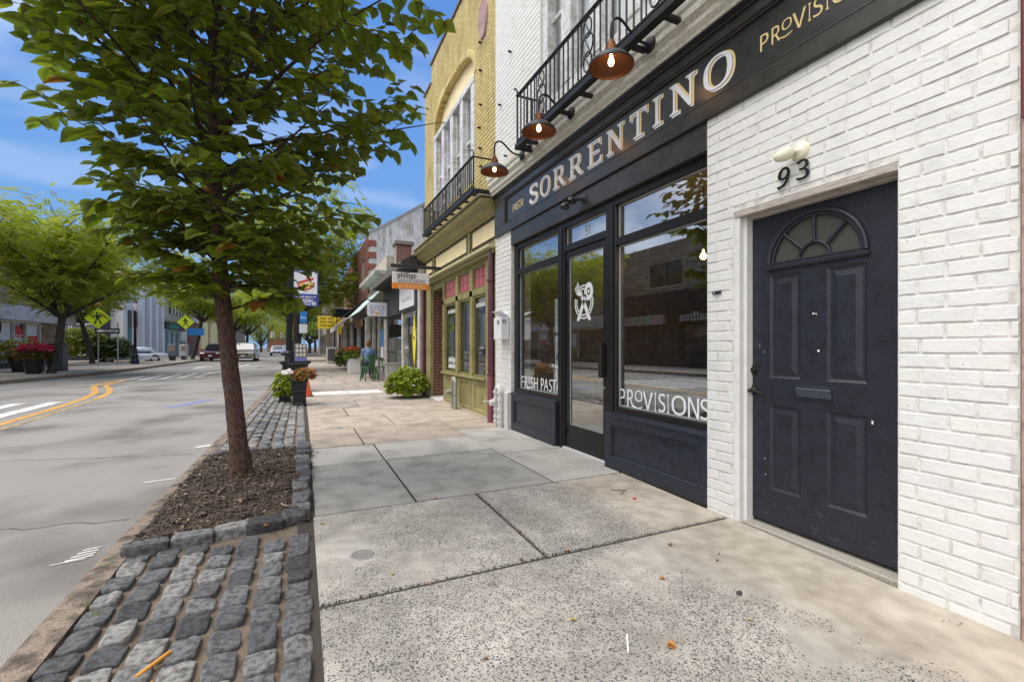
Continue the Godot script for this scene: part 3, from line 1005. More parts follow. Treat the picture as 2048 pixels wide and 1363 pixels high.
func gooseneck(d: float, label: String) -> void:
	var y := 3.445
	var t := thing("gooseneck_lamp", label, "lamp", P(2.448, y, d), "gooseneck lamps over the sign board")
	var iron := mat("lamp black", [0.022, 0.021, 0.021], 0.45, 0.4)
	var copper := mat("lamp copper lining", [0.075, 0.03, 0.016], 0.5, 0.5, {"tex": tex.soft, "scale": 4.0})
	var s := st()
	lathe(s, Transform3D(Basis(Vector3(0, 0, 1), PI / 2), P(2.45, y, d)), [[0.0, 0.028], [0.03, 0.026], [0.055, 0.018], [0.06, 0.008], [0.062, 0.0]], 24)
	part(t, "wall_plate", s, iron)
	s = st()
	var c := Curve3D.new()
	for k in [[2.43, y, 0.0], [2.365, y, 0.0], [2.295, y + 0.02, 0.0], [2.215, y + 0.085, 0.0], [2.155, y + 0.115, 0.0], [2.10, y + 0.09, 0.0], [2.08, y + 0.02, 0.0], [2.08, y - 0.07, 0.0]]: c.add_point(P(k[0], k[1], d))
	var pts := []
	for k in c.point_count - 1:
		for q in 4:
			var a := c.get_point_position(maxi(k - 1, 0)); var b := c.get_point_position(k); var e := c.get_point_position(k + 1); var f := c.get_point_position(mini(k + 2, c.point_count - 1))
			pts.append(b.cubic_interpolate(e, a, f, q / 4.0))
	pts.append(c.get_point_position(c.point_count - 1))
	tube(s, pts, 0.0105, 8)
	part(t, "arm", s, iron)
	s = st()
	lathe(s, Transform3D(Basis(), P(2.08, y - 0.20, d)), [[0.0, 0.135], [0.018, 0.135], [0.02, 0.115], [0.032, 0.11], [0.034, 0.085], [0.045, 0.08], [0.047, 0.03]], 20)
	part(t, "neck", s, mat("lamp neck copper", [0.2, 0.085, 0.04], 0.4, 0.7))
	s = st()
	lathe(s, Transform3D(Basis(), P(2.08, y - 0.20, d)), [[0.046, 0.036], [0.085, 0.022], [0.13, -0.01], [0.155, -0.035], [0.166, -0.05], [0.166, -0.066], [0.162, -0.066]], 32)
	part(t, "shade", s, iron)
	s = st()
	lathe(s, Transform3D(Basis(), P(2.08, y - 0.20, d)), [[0.044, 0.032], [0.084, 0.018], [0.128, -0.013], [0.152, -0.038], [0.1625, -0.053], [0.1625, -0.066]], 32)
	part(t, "shade_lining", s, copper)
	s = st()
	lathe(s, Transform3D(Basis(), P(2.08, y - 0.225, d)), [[0.0, -0.035], [0.012, -0.032], [0.021, -0.02], [0.024, -0.005], [0.02, 0.012], [0.013, 0.03], [0.012, 0.05]], 16)
	part(t, "bulb", s, mat("warm bulb", [1, 0.9, 0.7], 0.3, 0.0, {"emit": [1.0, 0.72, 0.38], "energy": 2.5}))
	var l := OmniLight3D.new()
	l.name = "bulb_light"
	t.add_child(l)
	l.position = P(2.08, y - 0.228, d) - t.position
	l.light_color = Color(1.0, 0.72, 0.42)
	l.light_energy = 0.009
	l.light_size = 0.02
	l.omni_range = 12.0
	l.omni_attenuation = 2.0
	l.shadow_enabled = true

func build_white_shop() -> void:
	var X := SHOPFRONT
	var shop := thing("white_brick_shop", "white painted brick shop with dark navy shopfront and gold sign lettering", "building", P(X, 0, 3.4))
	var white := mat("white brick paint", [0.74, 0.735, 0.715], 0.62, 0.0, {"tex": tex.whisper, "scale": 0.9, "nrm": tex.pits_n, "ns": 0.1})
	var white2 := mat("white brick paint b", [0.755, 0.745, 0.72], 0.6, 0.0, {"tex": tex.whisper, "scale": 1.1, "coarse": noise_tex("rare", 62, 0.07, 3, [[0.0, 0.5], [0.14, 0.8], [0.2, 1.0], [1.0, 1.0]]), "cscale": 1.3, "nrm": tex.pits_n, "ns": 0.1})
	var white3 := mat("white brick paint c", [0.725, 0.722, 0.71], 0.62, 0.0, {"tex": tex.whisper, "scale": 0.7, "nrm": tex.pits_n, "ns": 0.14})
	var joint := mat("white joint paint", [0.72, 0.70, 0.66], 0.7, 0.0, {"tex": tex.faint, "scale": 1.6, "nrm": tex.pits_n, "ns": 0.1})
	var r := RandomNumberGenerator.new()
	r.seed = 17
	var shapes := []
	for k in 12: shapes.append(brick_mesh(r))
	var holes := [[1.20, 2.11, -0.2, 1.996], [2.325, 5.61, -0.2, 2.69], [2.55, 4.78, 3.86, 6.0]]
	var rows := courses(0.79, 6.16, -0.07, 2.70, holes, 0.2032, 0.0677, 0.0102, r)
	var upper := courses(0.79, 6.16, 3.56, 7.6, holes, 0.2032, 0.0677, 0.0102, r)
	rows.sort_custom(func(a, b): return Vector2(a[0], a[1] - 1.1).length() < Vector2(b[0], b[1] - 1.1).length())
	for k in rows.size():
		if k >= 300:
			upper.append(rows[k])
			continue
		var o := MeshInstance3D.new()
		o.mesh = shapes[r.randi() % shapes.size()]
		o.name = "brick"
		shop.add_child(o, true)
		o.transform = Transform3D(Basis().scaled_local(Vector3(1, rows[k][3] / 0.0575, rows[k][2] / 0.193)), P(X + r.randf_range(-0.0015, 0.0015), rows[k][1], rows[k][0]) - shop.position)
		o.material_override = [white, white, white2, white3][r.randi() % 4]
	part(shop, "brick_rest", joined_bricks(upper, X, shapes), white).set_meta("kind", "stuff")
	var s := st()
	wall_with_holes(s, X + 0.0046, X + 0.3, 0.792, 6.158, -0.2, 7.62, holes)
	part(shop, "mortar_wall", s, joint)
	# door recess sides and head
	s = st()
	bx(s, X + 0.012, X + 0.11, -0.1, 1.99, 2.07, 2.113)
	bx(s, X + 0.055, X + 0.12, -0.1, 2.0, 2.052, 2.085)
	part(shop, "door_jamb", s, white2)
	s = st()
	bx(s, X + 0.004, X + 0.06, 1.955, 1.995, 1.2, 2.105, 0.004); bx(s, X + 0.062, X + 0.13, 1.94, 1.985, 1.2, 2.08, 0.004)
	part(shop, "door_head", s, mat("bare door head", [0.5, 0.44, 0.39], 0.8, 0.0, {"tex": tex.soft, "scale": 1.0, "yscale": 6.0}))
	part(shop, "threshold", box(X + 0.03, X + 0.2, -0.12, -0.018, 1.2, 2.105, 0.006), mat("threshold stone", [0.45, 0.41, 0.35], 0.8, 0.0, {"tex": tex.grain, "scale": 2.0}))
	s = st()   # brick return inside the doorway, on the pier side
	part(shop, "jamb_brick", joined_bricks_facing(courses(X + 0.012, X + 0.1, -0.07, 1.98, [], 0.2, 0.0677, 0.0102, r), 2.107, shapes), white3)
	build_house_door(shop, X)
	build_shopfront(shop, X)
	build_sign_board(shop, X)
	# upper windows
	var wf := paint("white window paint", [0.8, 0.81, 0.83], 0.35)
	s = st()
	frame_bars(s, X + 0.03, X + 0.16, 2.55, 4.78, 3.86, 6.0, 0.12, 0.006)
	part(shop, "upper_window_frame", s, wf)
	for k in 4:
		if k < 3: part(shop, "mullion", box(X + 0.02, X + 0.15, 3.98, 5.88, 3.05 + k * 0.55, 3.24 + k * 0.55, 0.01), wf)
		var d0 := 2.67 + 0.55 * k + (0.02 if k else 0.0)
		var win := part(shop, "sash", sash(X + 0.1, d0, d0 + 0.36, 3.98, 5.88), wf)
		part(win, "pane", box(X + 0.12, X + 0.125, 4.0, 5.86, d0 + 0.02, d0 + 0.35), glass("upper glass", 0.16))
		part(win, "curtain", curtain(X + 0.2, d0 - 0.02, d0 + 0.4, 3.95, 5.9), mat("net curtain", [0.55, 0.55, 0.53], 0.9))
	part(shop, "upper_room", box(X + 0.32, X + 0.36, 3.6, 6.3, 2.2, 5.1), mat("upper room plaster", [0.5, 0.48, 0.44], 0.9))
	# roof and the shell behind the front
	s = st()
	bx(s, X + 0.301, 11.0, 7.3, 7.6, 0.8, 6.15); bx(s, 10.8, 11.0, -0.2, 7.3, 0.8, 6.15); bx(s, X + 0.301, 10.8, -0.2, 7.3, 6.05, 6.15); bx(s, X + 0.301, 10.8, -0.2, 7.3, 0.8, 0.9)
	bx(s, X + 0.301, 10.8, 3.15, 3.4, 0.9, 6.05); bx(s, X + 0.301, 10.8, -0.2, 2.6, 2.2, 2.3)
	part(shop, "inner_shell", s, mat("inner plaster", [0.4, 0.36, 0.3], 0.9, 0.0, {"tex": tex.soft, "scale": 0.7}))
	part(shop, "inner_floor", box(X + 0.12, 10.8, -0.1, 0.0, 2.3, 6.05), mat("inner floor", [0.14, 0.09, 0.055], 0.5, 0.0, {"tex": tex.streak, "scale": 0.8}))
	part(shop, "inner_counter", box(5.6, 6.3, 0.0, 1.05, 3.0, 5.4, 0.02), mat("counter", [0.07, 0.055, 0.045], 0.6))
	for k in 3: part(shop, "inner_shelf", box(6.9, 7.2, 1.2 + k * 0.45, 1.24 + k * 0.45, 3.0, 5.6), mats["counter"])
	# iron tie bolts in the wall
	var iron := mats.get("lamp black", mat("lamp black", [0.022, 0.021, 0.021], 0.45, 0.4))
	for e in [[5.95, 4.55], [5.6, 5.1], [5.75, 3.75]]:
		s = st()
		obox(s, Transform3D(Basis(), P(X - 0.02, e[1], e[0])), Vector3(0.025, 0.012, 0.012), 0.003)
		part(shop, "tie_bolt", s, iron)
	balcony("long black iron balcony with scroll ornaments on the white brick shop", 2.27, X, 1.2, 4.78, 3.42, 4.03, [4.2, 3.35, 2.5, 1.65])
	gooseneck(2.75, "gooseneck lamp with copper lining above the last N of the sign")
	gooseneck(3.88, "gooseneck lamp with copper lining under the end of the long balcony")
	gooseneck(4.99, "gooseneck lamp with copper lining beside the yellow brick building")
	# floodlights, mailbox, bell and pipes on the wall
	var cream := mat("cream plastic", [0.72, 0.68, 0.52], 0.4)
	var t := thing("cream_floodlight", "cream floodlight with round plate above the house number", "floodlight", P(X, 2.225, 1.665))
	s = st()
	lathe(s, Transform3D(Basis(Vector3(0, 0, 1), PI / 2), P(X, 2.225, 1.665)), [[0.0, 0.03], [0.012, 0.028], [0.02, 0.02], [0.035, 0.018], [0.052, 0.006], [0.054, 0.0]], 28)
	part(t, "wall_plate", s, cream)
	s = st()
	tube(s, [P(X - 0.02, 2.225, 1.675), P(X - 0.05, 2.222, 1.69)], 0.014, 10)
	part(t, "knuckle", s, cream)
	s = st()
	var aim := Vector3(-0.75, -0.38, -0.55).normalized()
	var bs := Basis(aim.cross(Vector3.UP).normalized(), -aim, Vector3.ZERO)
	bs.z = bs.x.cross(bs.y)
	lathe(s, Transform3D(bs, P(X - 0.05, 2.222, 1.69)), [[0.0, 0.016], [0.02, 0.012], [0.034, -0.008], [0.038, -0.03], [0.034, -0.058], [0.02, -0.085], [0.0, -0.095]], 20)
	part(t, "lamp_head", s, cream)
	t = thing("black_floodlight", "small black twin floodlight on the navy fascia above the shop door", "floodlight", P(X - 0.01, 2.6, 3.85))
	var blk := mat("black plastic", [0.02, 0.021, 0.027], 0.35)
	s = st()
	lathe(s, Transform3D(Basis(Vector3(0, 0, 1), PI / 2), P(X, 2.6, 3.85)), [[0.0, 0.03], [0.03, 0.026], [0.05, 0.01], [0.052, 0.0]], 20)
	part(t, "wall_plate", s, blk)
	for e in [[-0.03, 0.1, 0.02], [0.05, 0.13, -0.02]]:
		s = st()
		tube(s, [P(X - 0.02, 2.6, 3.86), P(X - e[1], 2.585 + e[2], 3.9 + e[0] + 0.03)], 0.012, 8)
		lathe(s, Transform3D(Basis(Vector3(0, 0, 1), -0.35), P(X - e[1], 2.575 + e[2], 3.9 + e[0] + 0.05)), [[0.0, 0.03], [0.03, 0.022], [0.045, 0.0], [0.046, -0.025], [0.0, -0.018]], 16)
		part(t, "lamp_head", s, blk)
	t = thing("mailbox", "white wall mailbox numbered 91 with its lid up", "mailbox", P(X, 1.22, 5.8))
	var mw := mat("white enamel", [0.78, 0.79, 0.82], 0.35)
	part(t, "body", box(X - 0.12, X - 0.005, 1.215, 1.52, 5.66, 5.93, 0.006), mw)
	s = st()
	obox(s, Transform3D(Basis(Vector3(0, 0, 1), -0.5), P(X - 0.075, 1.57, 5.795)), Vector3(0.075, 0.004, 0.138), 0.003)
	part(t, "lid", s, mw)
	words(t, "number", "91", facing(X - 0.075, 1.46, 5.659), 0.055, blk, "Droid Serif", 700, 0.8)
	words(t, "number", "91", on_wall(X - 0.1205, 1.45, 5.76), 0.06, blk, "Droid Serif", 700, 0.9)
	t = thing("door_buzzer", "tiny black door buzzer on the white brick pier", "buzzer", P(X, 1.48, 2.235))
	part(t, "plate", box(X - 0.014, X, 1.472, 1.492, 2.2, 2.27, 0.003), blk)
	part(t, "button", box(X - 0.017, X - 0.013, 1.477, 1.487, 2.245, 2.258, 0.001), mat("button grey", [0.4, 0.4, 0.4], 0.4))
	var pw := mat("painted pipe white", [0.74, 0.73, 0.69], 0.6, 0.0, {"tex": tex.grain, "scale": 2.0})
	t = thing("white_gas_pipe", "white painted gas riser with valve at the foot of the pier", "pipe", P(2.5, 0, 5.9))
	s = st()
	tube(s, [P(2.5, -0.02, 5.93), P(2.5, 0.5, 5.93), P(2.5, 0.545, 5.90), P(2.5, 0.55, 5.86), P(2.5, 0.54, 5.82), P(2.5, 0.5, 5.79), P(2.5, -0.02, 5.79)], 0.034, 10)
	part(t, "pipe", s, pw)
	s = st()
	for y in [0.07, 0.14, 0.24, 0.38, 0.48]:
		for d in [5.93, 5.79]: lathe(s, Transform3D(Basis(), P(2.5, y, d)), [[0.035, -0.022], [0.045, -0.018], [0.045, 0.018], [0.035, 0.022]], 10)
	part(t, "coupling", s, pw)
	s = st()
	lathe(s, Transform3D(Basis(Vector3(0, 0, 1), PI / 2), P(2.47, 0.33, 5.95)), [[0.0, 0.07], [0.04, 0.06], [0.055, 0.0], [0.04, -0.06]], 12)
	part(t, "valve", s, pw)
	s = st()
	tube(s, [P(2.42, 0.34, 5.97), P(2.33, 0.345, 6.02)], 0.012, 8)
	part(t, "valve_handle", s, mat("galvanised", [0.45, 0.45, 0.44], 0.45, 0.8))
	part(shop, "pier_pipe_box", box(2.53, X + 0.001, -0.05, 0.5, 5.63, 5.74, 0.01), pw)
	# the red-trimmed neighbour whose edge shows past the white wall
	var nb := thing("pink_neighbour_building", "pinkish painted building edge past the white brick wall", "building", P(X, 0, -1.6))
	part(nb, "wall", box(X - 0.012, X + 6.0, -0.25, 7.0, -6.0, 0.784), paint("faded pink paint", [0.5, 0.33, 0.3], 0.7))
	part(nb, "corner_trim", box(X - 0.03, X - 0.0125, 2.0, 6.5, 0.7, 0.78, 0.005), paint("dark red paint", [0.2, 0.02, 0.025], 0.5))

func sash(x: float, d0: float, d1: float, y0: float, y1: float, w := 0.03) -> SurfaceTool:
	var s := st()
	frame_bars(s, x, x + 0.05, d0, d1, y0, y1, w, 0.004)
	bx(s, x, x + 0.05, (y0 + y1) / 2 - 0.025, (y0 + y1) / 2 + 0.025, d0 + w, d1 - w, 0.004)
	return s

func curtain(x: float, d0: float, d1: float, y0: float, y1: float) -> SurfaceTool:
	var s := st()
	s.set_smooth_group(0)
	var n := 24
	for k in n:
		var a := lerpf(d0, d1, float(k) / n); var b := lerpf(d0, d1, float(k + 1) / n)
		var xa := x + 0.012 * sin(k * 1.4); var xb := x + 0.012 * sin((k + 1) * 1.4)
		quad(s, P(xa, y0, a), P(xb, y0, b), P(xb, y1, b), P(xa, y1, a))
	return s

func build_house_door(shop: Node3D, X: float) -> void:
	var x := X + 0.11
	var navy := mat("navy door paint", [0.024, 0.0275, 0.046], 0.42, 0.0, {"tex": tex.grain, "scale": 1.4, "coarse": tex.blotch, "cscale": 1.2, "nrm": tex.pits_n, "ns": 0.1})
	var s := st()
	# leaf: built round the sunk panels and the fan light
	var d0 := 1.165; var d1 := 2.083
	var ys := [[0.005, 0.215], [0.215, 0.75], [0.75, 0.917], [0.917, 1.56], [1.56, 1.974]]
	var panels := [[1.384, 1.586], [1.735, 1.93]]
	for k in ys.size():
		if k == 1 or k == 3:
			bx(s, x, x + 0.04, ys[k][0], ys[k][1], d0, panels[0][0]); bx(s, x, x + 0.04, ys[k][0], ys[k][1], panels[0][1], panels[1][0]); bx(s, x, x + 0.04, ys[k][0], ys[k][1], panels[1][1], d1)
		elif k < 4: bx(s, x, x + 0.04, ys[k][0], ys[k][1], d0, d1)
	# top part with a half-round opening
	var c := Vector2(1.66, 1.625)
	var R := 0.262
	bx(s, x, x + 0.04, 1.56, 1.625, d0, d1)
	var poly := PackedVector2Array()
	for p in [[d1, 1.625], [d1, 1.974], [d0, 1.974], [d0, 1.625]]: poly.append(Vector2(-p[0], p[1]))
	for k in 33:
		var w := PI * k / 32.0
		poly.append(Vector2(-(c.x - cos(w) * R), c.y + sin(w) * R))
	prism(s, poly, Transform3D(Basis(Vector3(0, 0, 1), Vector3.UP, Vector3(-1, 0, 0)), Vector3(x + 0.04, 0, 0)), 0.04)
	var door := part(shop, "house_door", s, navy)
	door.set_meta("label", "scuffed navy panelled house door with a fan light")
	for k in [[0.215, 0.75], [0.917, 1.56]]:
		for p in panels:
			s = st()
			sunk_panel(s, x, p[0], p[1], k[0], k[1], 0.011, 0.014, 0.03)
			part(door, "door_panel", s, navy)
	# fan light frame, bars and panes
	s = st()
	var ring := []
	for k in 33: ring.append(P(x - 0.006, c.y + sin(PI * k / 32.0) * (R + 0.012), c.x - cos(PI * k / 32.0) * (R + 0.012)))
	tube(s, ring, 0.015, 8)
	var ring2 := []
	for k in 33: ring2.append(P(x + 0.004, c.y + sin(PI * k / 32.0) * (R - 0.008), c.x - cos(PI * k / 32.0) * (R - 0.008)))
	tube(s, ring2, 0.011, 8)
	bx(s, x - 0.02, x + 0.02, c.y - 0.034, c.y - 0.004, c.x - R - 0.03, c.x + R + 0.03, 0.008)
	bx(s, x - 0.01, x + 0.02, c.y - 0.005, c.y + 0.012, c.x - R, c.x + R, 0.005)
	part(door, "fan_frame", s, navy)
	s = st()
	var hub := []
	for k in 17: hub.append(P(x + 0.004, c.y + 0.008 + sin(PI * k / 16.0) * 0.088, c.x - cos(PI * k / 16.0) * 0.088))
	tube(s, hub, 0.009, 6)
	for w in [PI * 0.25, PI * 0.5, PI * 0.75]: tube(s, [P(x + 0.004, c.y + sin(w) * 0.09, c.x - cos(w) * 0.09), P(x + 0.004, c.y + sin(w) * R, c.x - cos(w) * R)], 0.009, 6)
	part(door, "glazing_bar", s, navy)
	var dusty := mat("dusty fan glass", [0.10, 0.105, 0.095], 0.12, 0.0, {"tex": tex.grain, "scale": 3.0, "spec": 0.7})
	for k in 5:
		var pg := PackedVector2Array()
		if k < 4:
			for q in 7: pg.append(Vector2(-(c.x - cos(PI / 4 * (k + q / 6.0)) * (R - 0.01)), c.y + 0.012 + sin(PI / 4 * (k + q / 6.0)) * (R - 0.012)))
			for q in 5: pg.append(Vector2(-(c.x - cos(PI / 4 * (k + 1 - q / 4.0)) * 0.09), c.y + 0.012 + sin(PI / 4 * (k + 1 - q / 4.0)) * 0.09))
		else:
			for q in 13: pg.append(Vector2(-(c.x - cos(PI * q / 12.0) * 0.085), c.y + 0.012 + sin(PI * q / 12.0) * 0.085))
		s = st()
		prism(s, pg, Transform3D(Basis(Vector3(0, 0, 1), Vector3.UP, Vector3(-1, 0, 0)), Vector3(x + 0.022, 0, 0)), 0.005)
		part(door, "fan_pane", s, dusty)
	# letter slot, deadbolt, lever handle
	var steel := mat("blue grey slot", [0.075, 0.09, 0.12], 0.35, 0.5)
	var brass := mat("dark brass", [0.05, 0.045, 0.035], 0.4, 0.8)
	s = st()
	bx(s, x - 0.006, x, 0.80, 0.885, 1.535, 1.775, 0.004)
	part(door, "letter_plate", s, navy)
	s = st()
	obox(s, Transform3D(Basis(Vector3(0, 0, 1), 0.22), P(x - 0.012, 0.842, 1.655)), Vector3(0.005, 0.026, 0.1), 0.003)
	tube(s, [P(x - 0.012, 0.866, 1.557), P(x - 0.012, 0.866, 1.753)], 0.007, 8)
	part(door, "letter_flap", s, steel)
	s = st()
	bx(s, x - 0.005, x, 0.93, 0.995, 2.01, 2.068, 0.003)
	lathe(s, Transform3D(Basis(Vector3(0, 0, 1), PI / 2), P(x, 0.962, 2.038)), [[0.0, 0.022], [0.016, 0.02], [0.021, 0.012], [0.022, 0.0]], 18)
	part(door, "deadbolt", s, brass)
	s = st()
	bx(s, x - 0.006, x, 0.80, 0.865, 2.008, 2.068, 0.003)
	lathe(s, Transform3D(Basis(Vector3(0, 0, 1), PI / 2), P(x, 0.83, 2.04)), [[0.0, 0.05], [0.011, 0.048], [0.012, 0.02], [0.022, 0.012], [0.024, 0.0]], 16)
	tube(s, [P(x - 0.045, 0.83, 2.045), P(x - 0.05, 0.828, 2.0), P(x - 0.045, 0.818, 1.945)], [0.009, 0.009, 0.007], 8)
	part(door, "lever_handle", s, brass)
	var chip := mat("paint chip white", [0.75, 0.75, 0.72], 0.7)
	for e in [[1.66, 1.305, 0.006, 0.004], [1.645, 1.302, 0.003, 0.004], [1.632, 1.09, 0.006, 0.006], [1.36, 0.72, 0.004, 0.009], [1.965, 0.40, 0.0025, 0.003], [1.96, 0.30, 0.002, 0.004], [2.0, 1.12, 0.003, 0.002], [1.97, 1.08, 0.003, 0.002]]:
		s = st()
		bx(s, x - 0.0008, x + 0.001, e[1] - e[3], e[1] + e[3], e[0] - e[2], e[0] + e[2])
		part(door, "paint_chip", s, chip)
	var sc := mat("scuff grey", [0.09, 0.09, 0.095], 0.7)
	var rs := RandomNumberGenerator.new()
	rs.seed = 9
	for k in 22:
		var dd := 1.2 + 0.85 * rs.randf()
		var yy := 0.03 + 0.35 * rs.randf() * rs.randf()
		s = st()
		obox(s, Transform3D(Basis(Vector3(1, 0, 0), rs.randf_range(-0.9, 0.9)), P(x - 0.0003, yy, dd)), Vector3(0.0005, 0.0012, rs.randf_range(0.004, 0.02)))
		part(door, "scuff", s, sc)
	# house number
	var blk := mat("number black", [0.012, 0.012, 0.013], 0.4, 0.3)
	words(shop, "house_number", "9", on_wall(X - 0.014, 2.103, 1.757), 0.112, blk, "Droid Sans", 400, 0.98, 0.01, 0.0, true)
	words(shop, "house_number", "3", on_wall(X - 0.014, 2.112, 1.643), 0.112, blk, "Droid Sans", 400, 0.98, 0.01)
	for e in [[1.79, 2.045], [1.613, 2.09], [1.775, 2.15]]:
		s = st()
		tube(s, [P(X, e[1], e[0]), P(X - 0.012, e[1], e[0])], 0.003, 6)
		part(shop, "number_pin", s, blk)

func build_shopfront(shop: Node3D, X: float) -> void:
	var x := X + 0.08
	var bronze := mat("bronze frame", [0.022, 0.020, 0.019], 0.38, 0.35, {"tex": tex.soft, "scale": 2.0})
	var navy := mat("navy shopfront paint", [0.026, 0.032, 0.054], 0.36, 0.0, {"tex": tex.soft, "scale": 1.6, "coarse": tex.blotch, "cscale": 1.5})
	var pane := glass("shop glass", 0.3)
	var rub := mat("glazing bead", [0.32, 0.33, 0.33], 0.4)
	var s := st()
	bx(s, x - 0.03, x + 0.07, 0.0, 2.485, 5.5, 5.612, 0.004)
	part(shop, "shopfront_jamb", s, bronze)
	for e in [[4.315, 4.455, 0.0], [3.41, 3.56, 0.0]]:
		s = st()
		bx(s, x - 0.03, x + 0.07, e[2], 2.42, e[0], e[1], 0.004)
		bx(s, x - 0.042, x - 0.031, e[2], 2.42, e[0] + 0.035, e[1] - 0.035, 0.003)
		part(shop, "shopfront_mullion", s, bronze)
	part(shop, "shopfront_head", box(x - 0.03, x + 0.07, 2.42, 2.49, 2.326, 5.5, 0.004), bronze)
	part(shop, "shopfront_sill", box(x - 0.03, x + 0.07, 0.49, 0.565, 4.455, 5.5, 0.004), bronze)
	part(shop, "shopfront_sill", box(x - 0.03, x + 0.07, 0.49, 0.565, 2.326, 3.41, 0.004), bronze)
	part(shop, "transom_bar", box(x - 0.03, x + 0.07, 2.08, 2.15, 4.455, 5.5, 0.004), bronze)
	part(shop, "transom_bar", box(x - 0.03, x + 0.07, 2.155, 2.225, 3.56, 4.315, 0.004), bronze)
	part(shop, "transom_bar", box(x - 0.03, x + 0.07, 2.045, 2.115, 2.326, 3.41, 0.004), bronze)
	for e in [[4.455, 5.5, 2.15, 2.42], [3.56, 4.315, 2.225, 2.42], [2.326, 3.41, 2.115, 2.42], [4.455, 5.5, 0.565, 2.08], [2.326, 3.41, 0.565, 2.045]]:
		var w := part(shop, "shop_window", box(x + 0.02, x + 0.026, e[2], e[3], e[0], e[1]), pane)
		s = st()
		frame_bars(s, x + 0.006, x + 0.019, e[0], e[1], e[2], e[3], 0.012, 0.002)
		part(w, "bead", s, rub)
	# shop door
	s = st()
	frame_bars(s, x - 0.012, x + 0.035, 3.565, 4.31, 0.02, 2.15, 0.065, 0.004)
	bx(s, x - 0.012, x + 0.035, 0.085, 0.27, 3.63, 4.245, 0.004)
	var door := part(shop, "shop_door", s, bronze)
	part(door, "pane", box(x + 0.008, x + 0.014, 0.27, 2.085, 3.63, 4.245), pane)
	s = st()
	frame_bars(s, x - 0.002, x + 0.007, 3.63, 4.245, 0.27, 2.085, 0.01, 0.002)
	part(door, "bead", s, rub)
	s = st()
	bx(s, x - 0.075, x - 0.03, 0.82, 1.16, 3.575, 3.625, 0.006); bx(s, x - 0.03, x - 0.012, 0.86, 0.9, 3.59, 3.61); bx(s, x - 0.03, x - 0.012, 1.08, 1.12, 3.59, 3.61)
	part(door, "pull_handle", s, mat("lamp black", [0.022, 0.021, 0.021], 0.45, 0.4))
	s = st()
	lathe(s, Transform3D(Basis(Vector3(0, 0, 1), PI / 2), P(x - 0.012, 0.72, 3.6)), [[0.0, 0.01], [0.012, 0.009], [0.015, 0.0]], 14)
	part(door, "lock", s, mat("lock steel", [0.5, 0.48, 0.44], 0.3, 0.9))
	for y in [2.0, 0.2]: part(door, "hinge", box(x - 0.04, x - 0.012, y - 0.06, y + 0.06, 4.3, 4.33, 0.004), bronze)
	part(shop, "door_sill", box(X + 0.045, x + 0.1, -0.05, 0.02, 3.513, 4.43, 0.006), mat("pale sill", [0.55, 0.54, 0.53], 0.6))
	# stall risers with sloping caps
	for e in [[2.326, 3.513], [4.432, 5.612]]:
		s = st()
		var a: float = e[0]; var b: float = e[1]
		var i := 0.075
		bx(s, X, X + 0.07, -0.06, 0.10, a, b, 0.004); bx(s, X, X + 0.07, 0.40, 0.478, a, b, 0.004)
		bx(s, X, X + 0.07, 0.10, 0.40, a, a + i, 0.004); bx(s, X, X + 0.07, 0.10, 0.40, b - i, b, 0.004)
		var rs := part(shop, "stall_riser", s, navy)
		s = st()
		sunk_panel(s, X + 0.002, a + i, b - i, 0.10, 0.40, 0.022, 0.018, 0.0)
		part(rs, "panel", s, navy)
		s = st()
		frame_bars(s, X + 0.002, X + 0.016, a + i + 0.002, b - i - 0.002, 0.102, 0.398, 0.013, 0.004)
		part(rs, "moulding", s, navy)
		s = st()
		prism(s, PackedVector2Array([Vector2(-0.012, 0.477), Vector2(-0.012, 0.494), Vector2(0.06, 0.516), Vector2(0.06, 0.477)]), Transform3D(Basis(Vector3(1, 0, 0), Vector3.UP, Vector3(0, 0, 1)), P(X, 0, b)), b - a)
		part(rs, "cap", s, navy)
		s = st()
		bx(s, X - 0.006, X + 0.02, -0.07, 0.012, a, b, 0.005)
		part(rs, "base_strip", s, bronze)
	# lettering on the glass
	var vin := mat("white vinyl", [0.85, 0.86, 0.87], 0.5)
	var gx := x + 0.0185
	for e in [["P", 3.377, 0.08], ["R", 3.261, 0.085], ["V", 3.035, 0.124], ["I", 2.944, 0.02], ["S", 2.869, 0.078], ["I", 2.798, 0.02], ["O", 2.685, 0.15], ["N", 2.537, 0.105], ["S", 2.43, 0.085]]:
		glyph(shop, "lettering", e[0], on_wall(gx, 0.655, e[1]), e[2], 0.152, vin)
	glyph(shop, "lettering", "O", on_wall(gx, 0.683, 3.152), 0.095, 0.098, vin)
	for e in [["F", 5.454, 0.06], ["R", 5.348, 0.08], ["S", 5.179, 0.08], ["H", 5.072, 0.095], ["P", 4.905, 0.072], ["A", 4.811, 0.105], ["S", 4.704, 0.062], ["T", 4.617, 0.095], ["A", 4.521, 0.095]]:
		glyph(shop, "lettering", e[0], on_wall(gx, 0.657, e[1]), e[2], 0.142, vin)
	glyph(shop, "lettering", "E", on_wall(gx, 0.69, 5.253), 0.045, 0.075, vin)
	for e in [[3.225, 0.12, 0.592], [5.32, 0.10, 0.6]]:   # the long tails of the two letters R
		s = st()
		var pts := []
		for k in 9: pts.append(P(gx, e[2] + 0.0 - 0.022 * sin(PI * k / 8.0), e[0] - e[1] * k / 8.0))
		tube(s, pts, [0.006, 0.007, 0.008, 0.009, 0.01, 0.01, 0.009, 0.007, 0.003], 5)
		part(shop, "letter_tail", s, vin)
	words(shop, "lettering", "91", on_wall(gx, 2.32, 3.94), 0.11, mat("faint vinyl", [0.35, 0.36, 0.36], 0.5), "Droid Sans", 400, 0.7, 0.001)
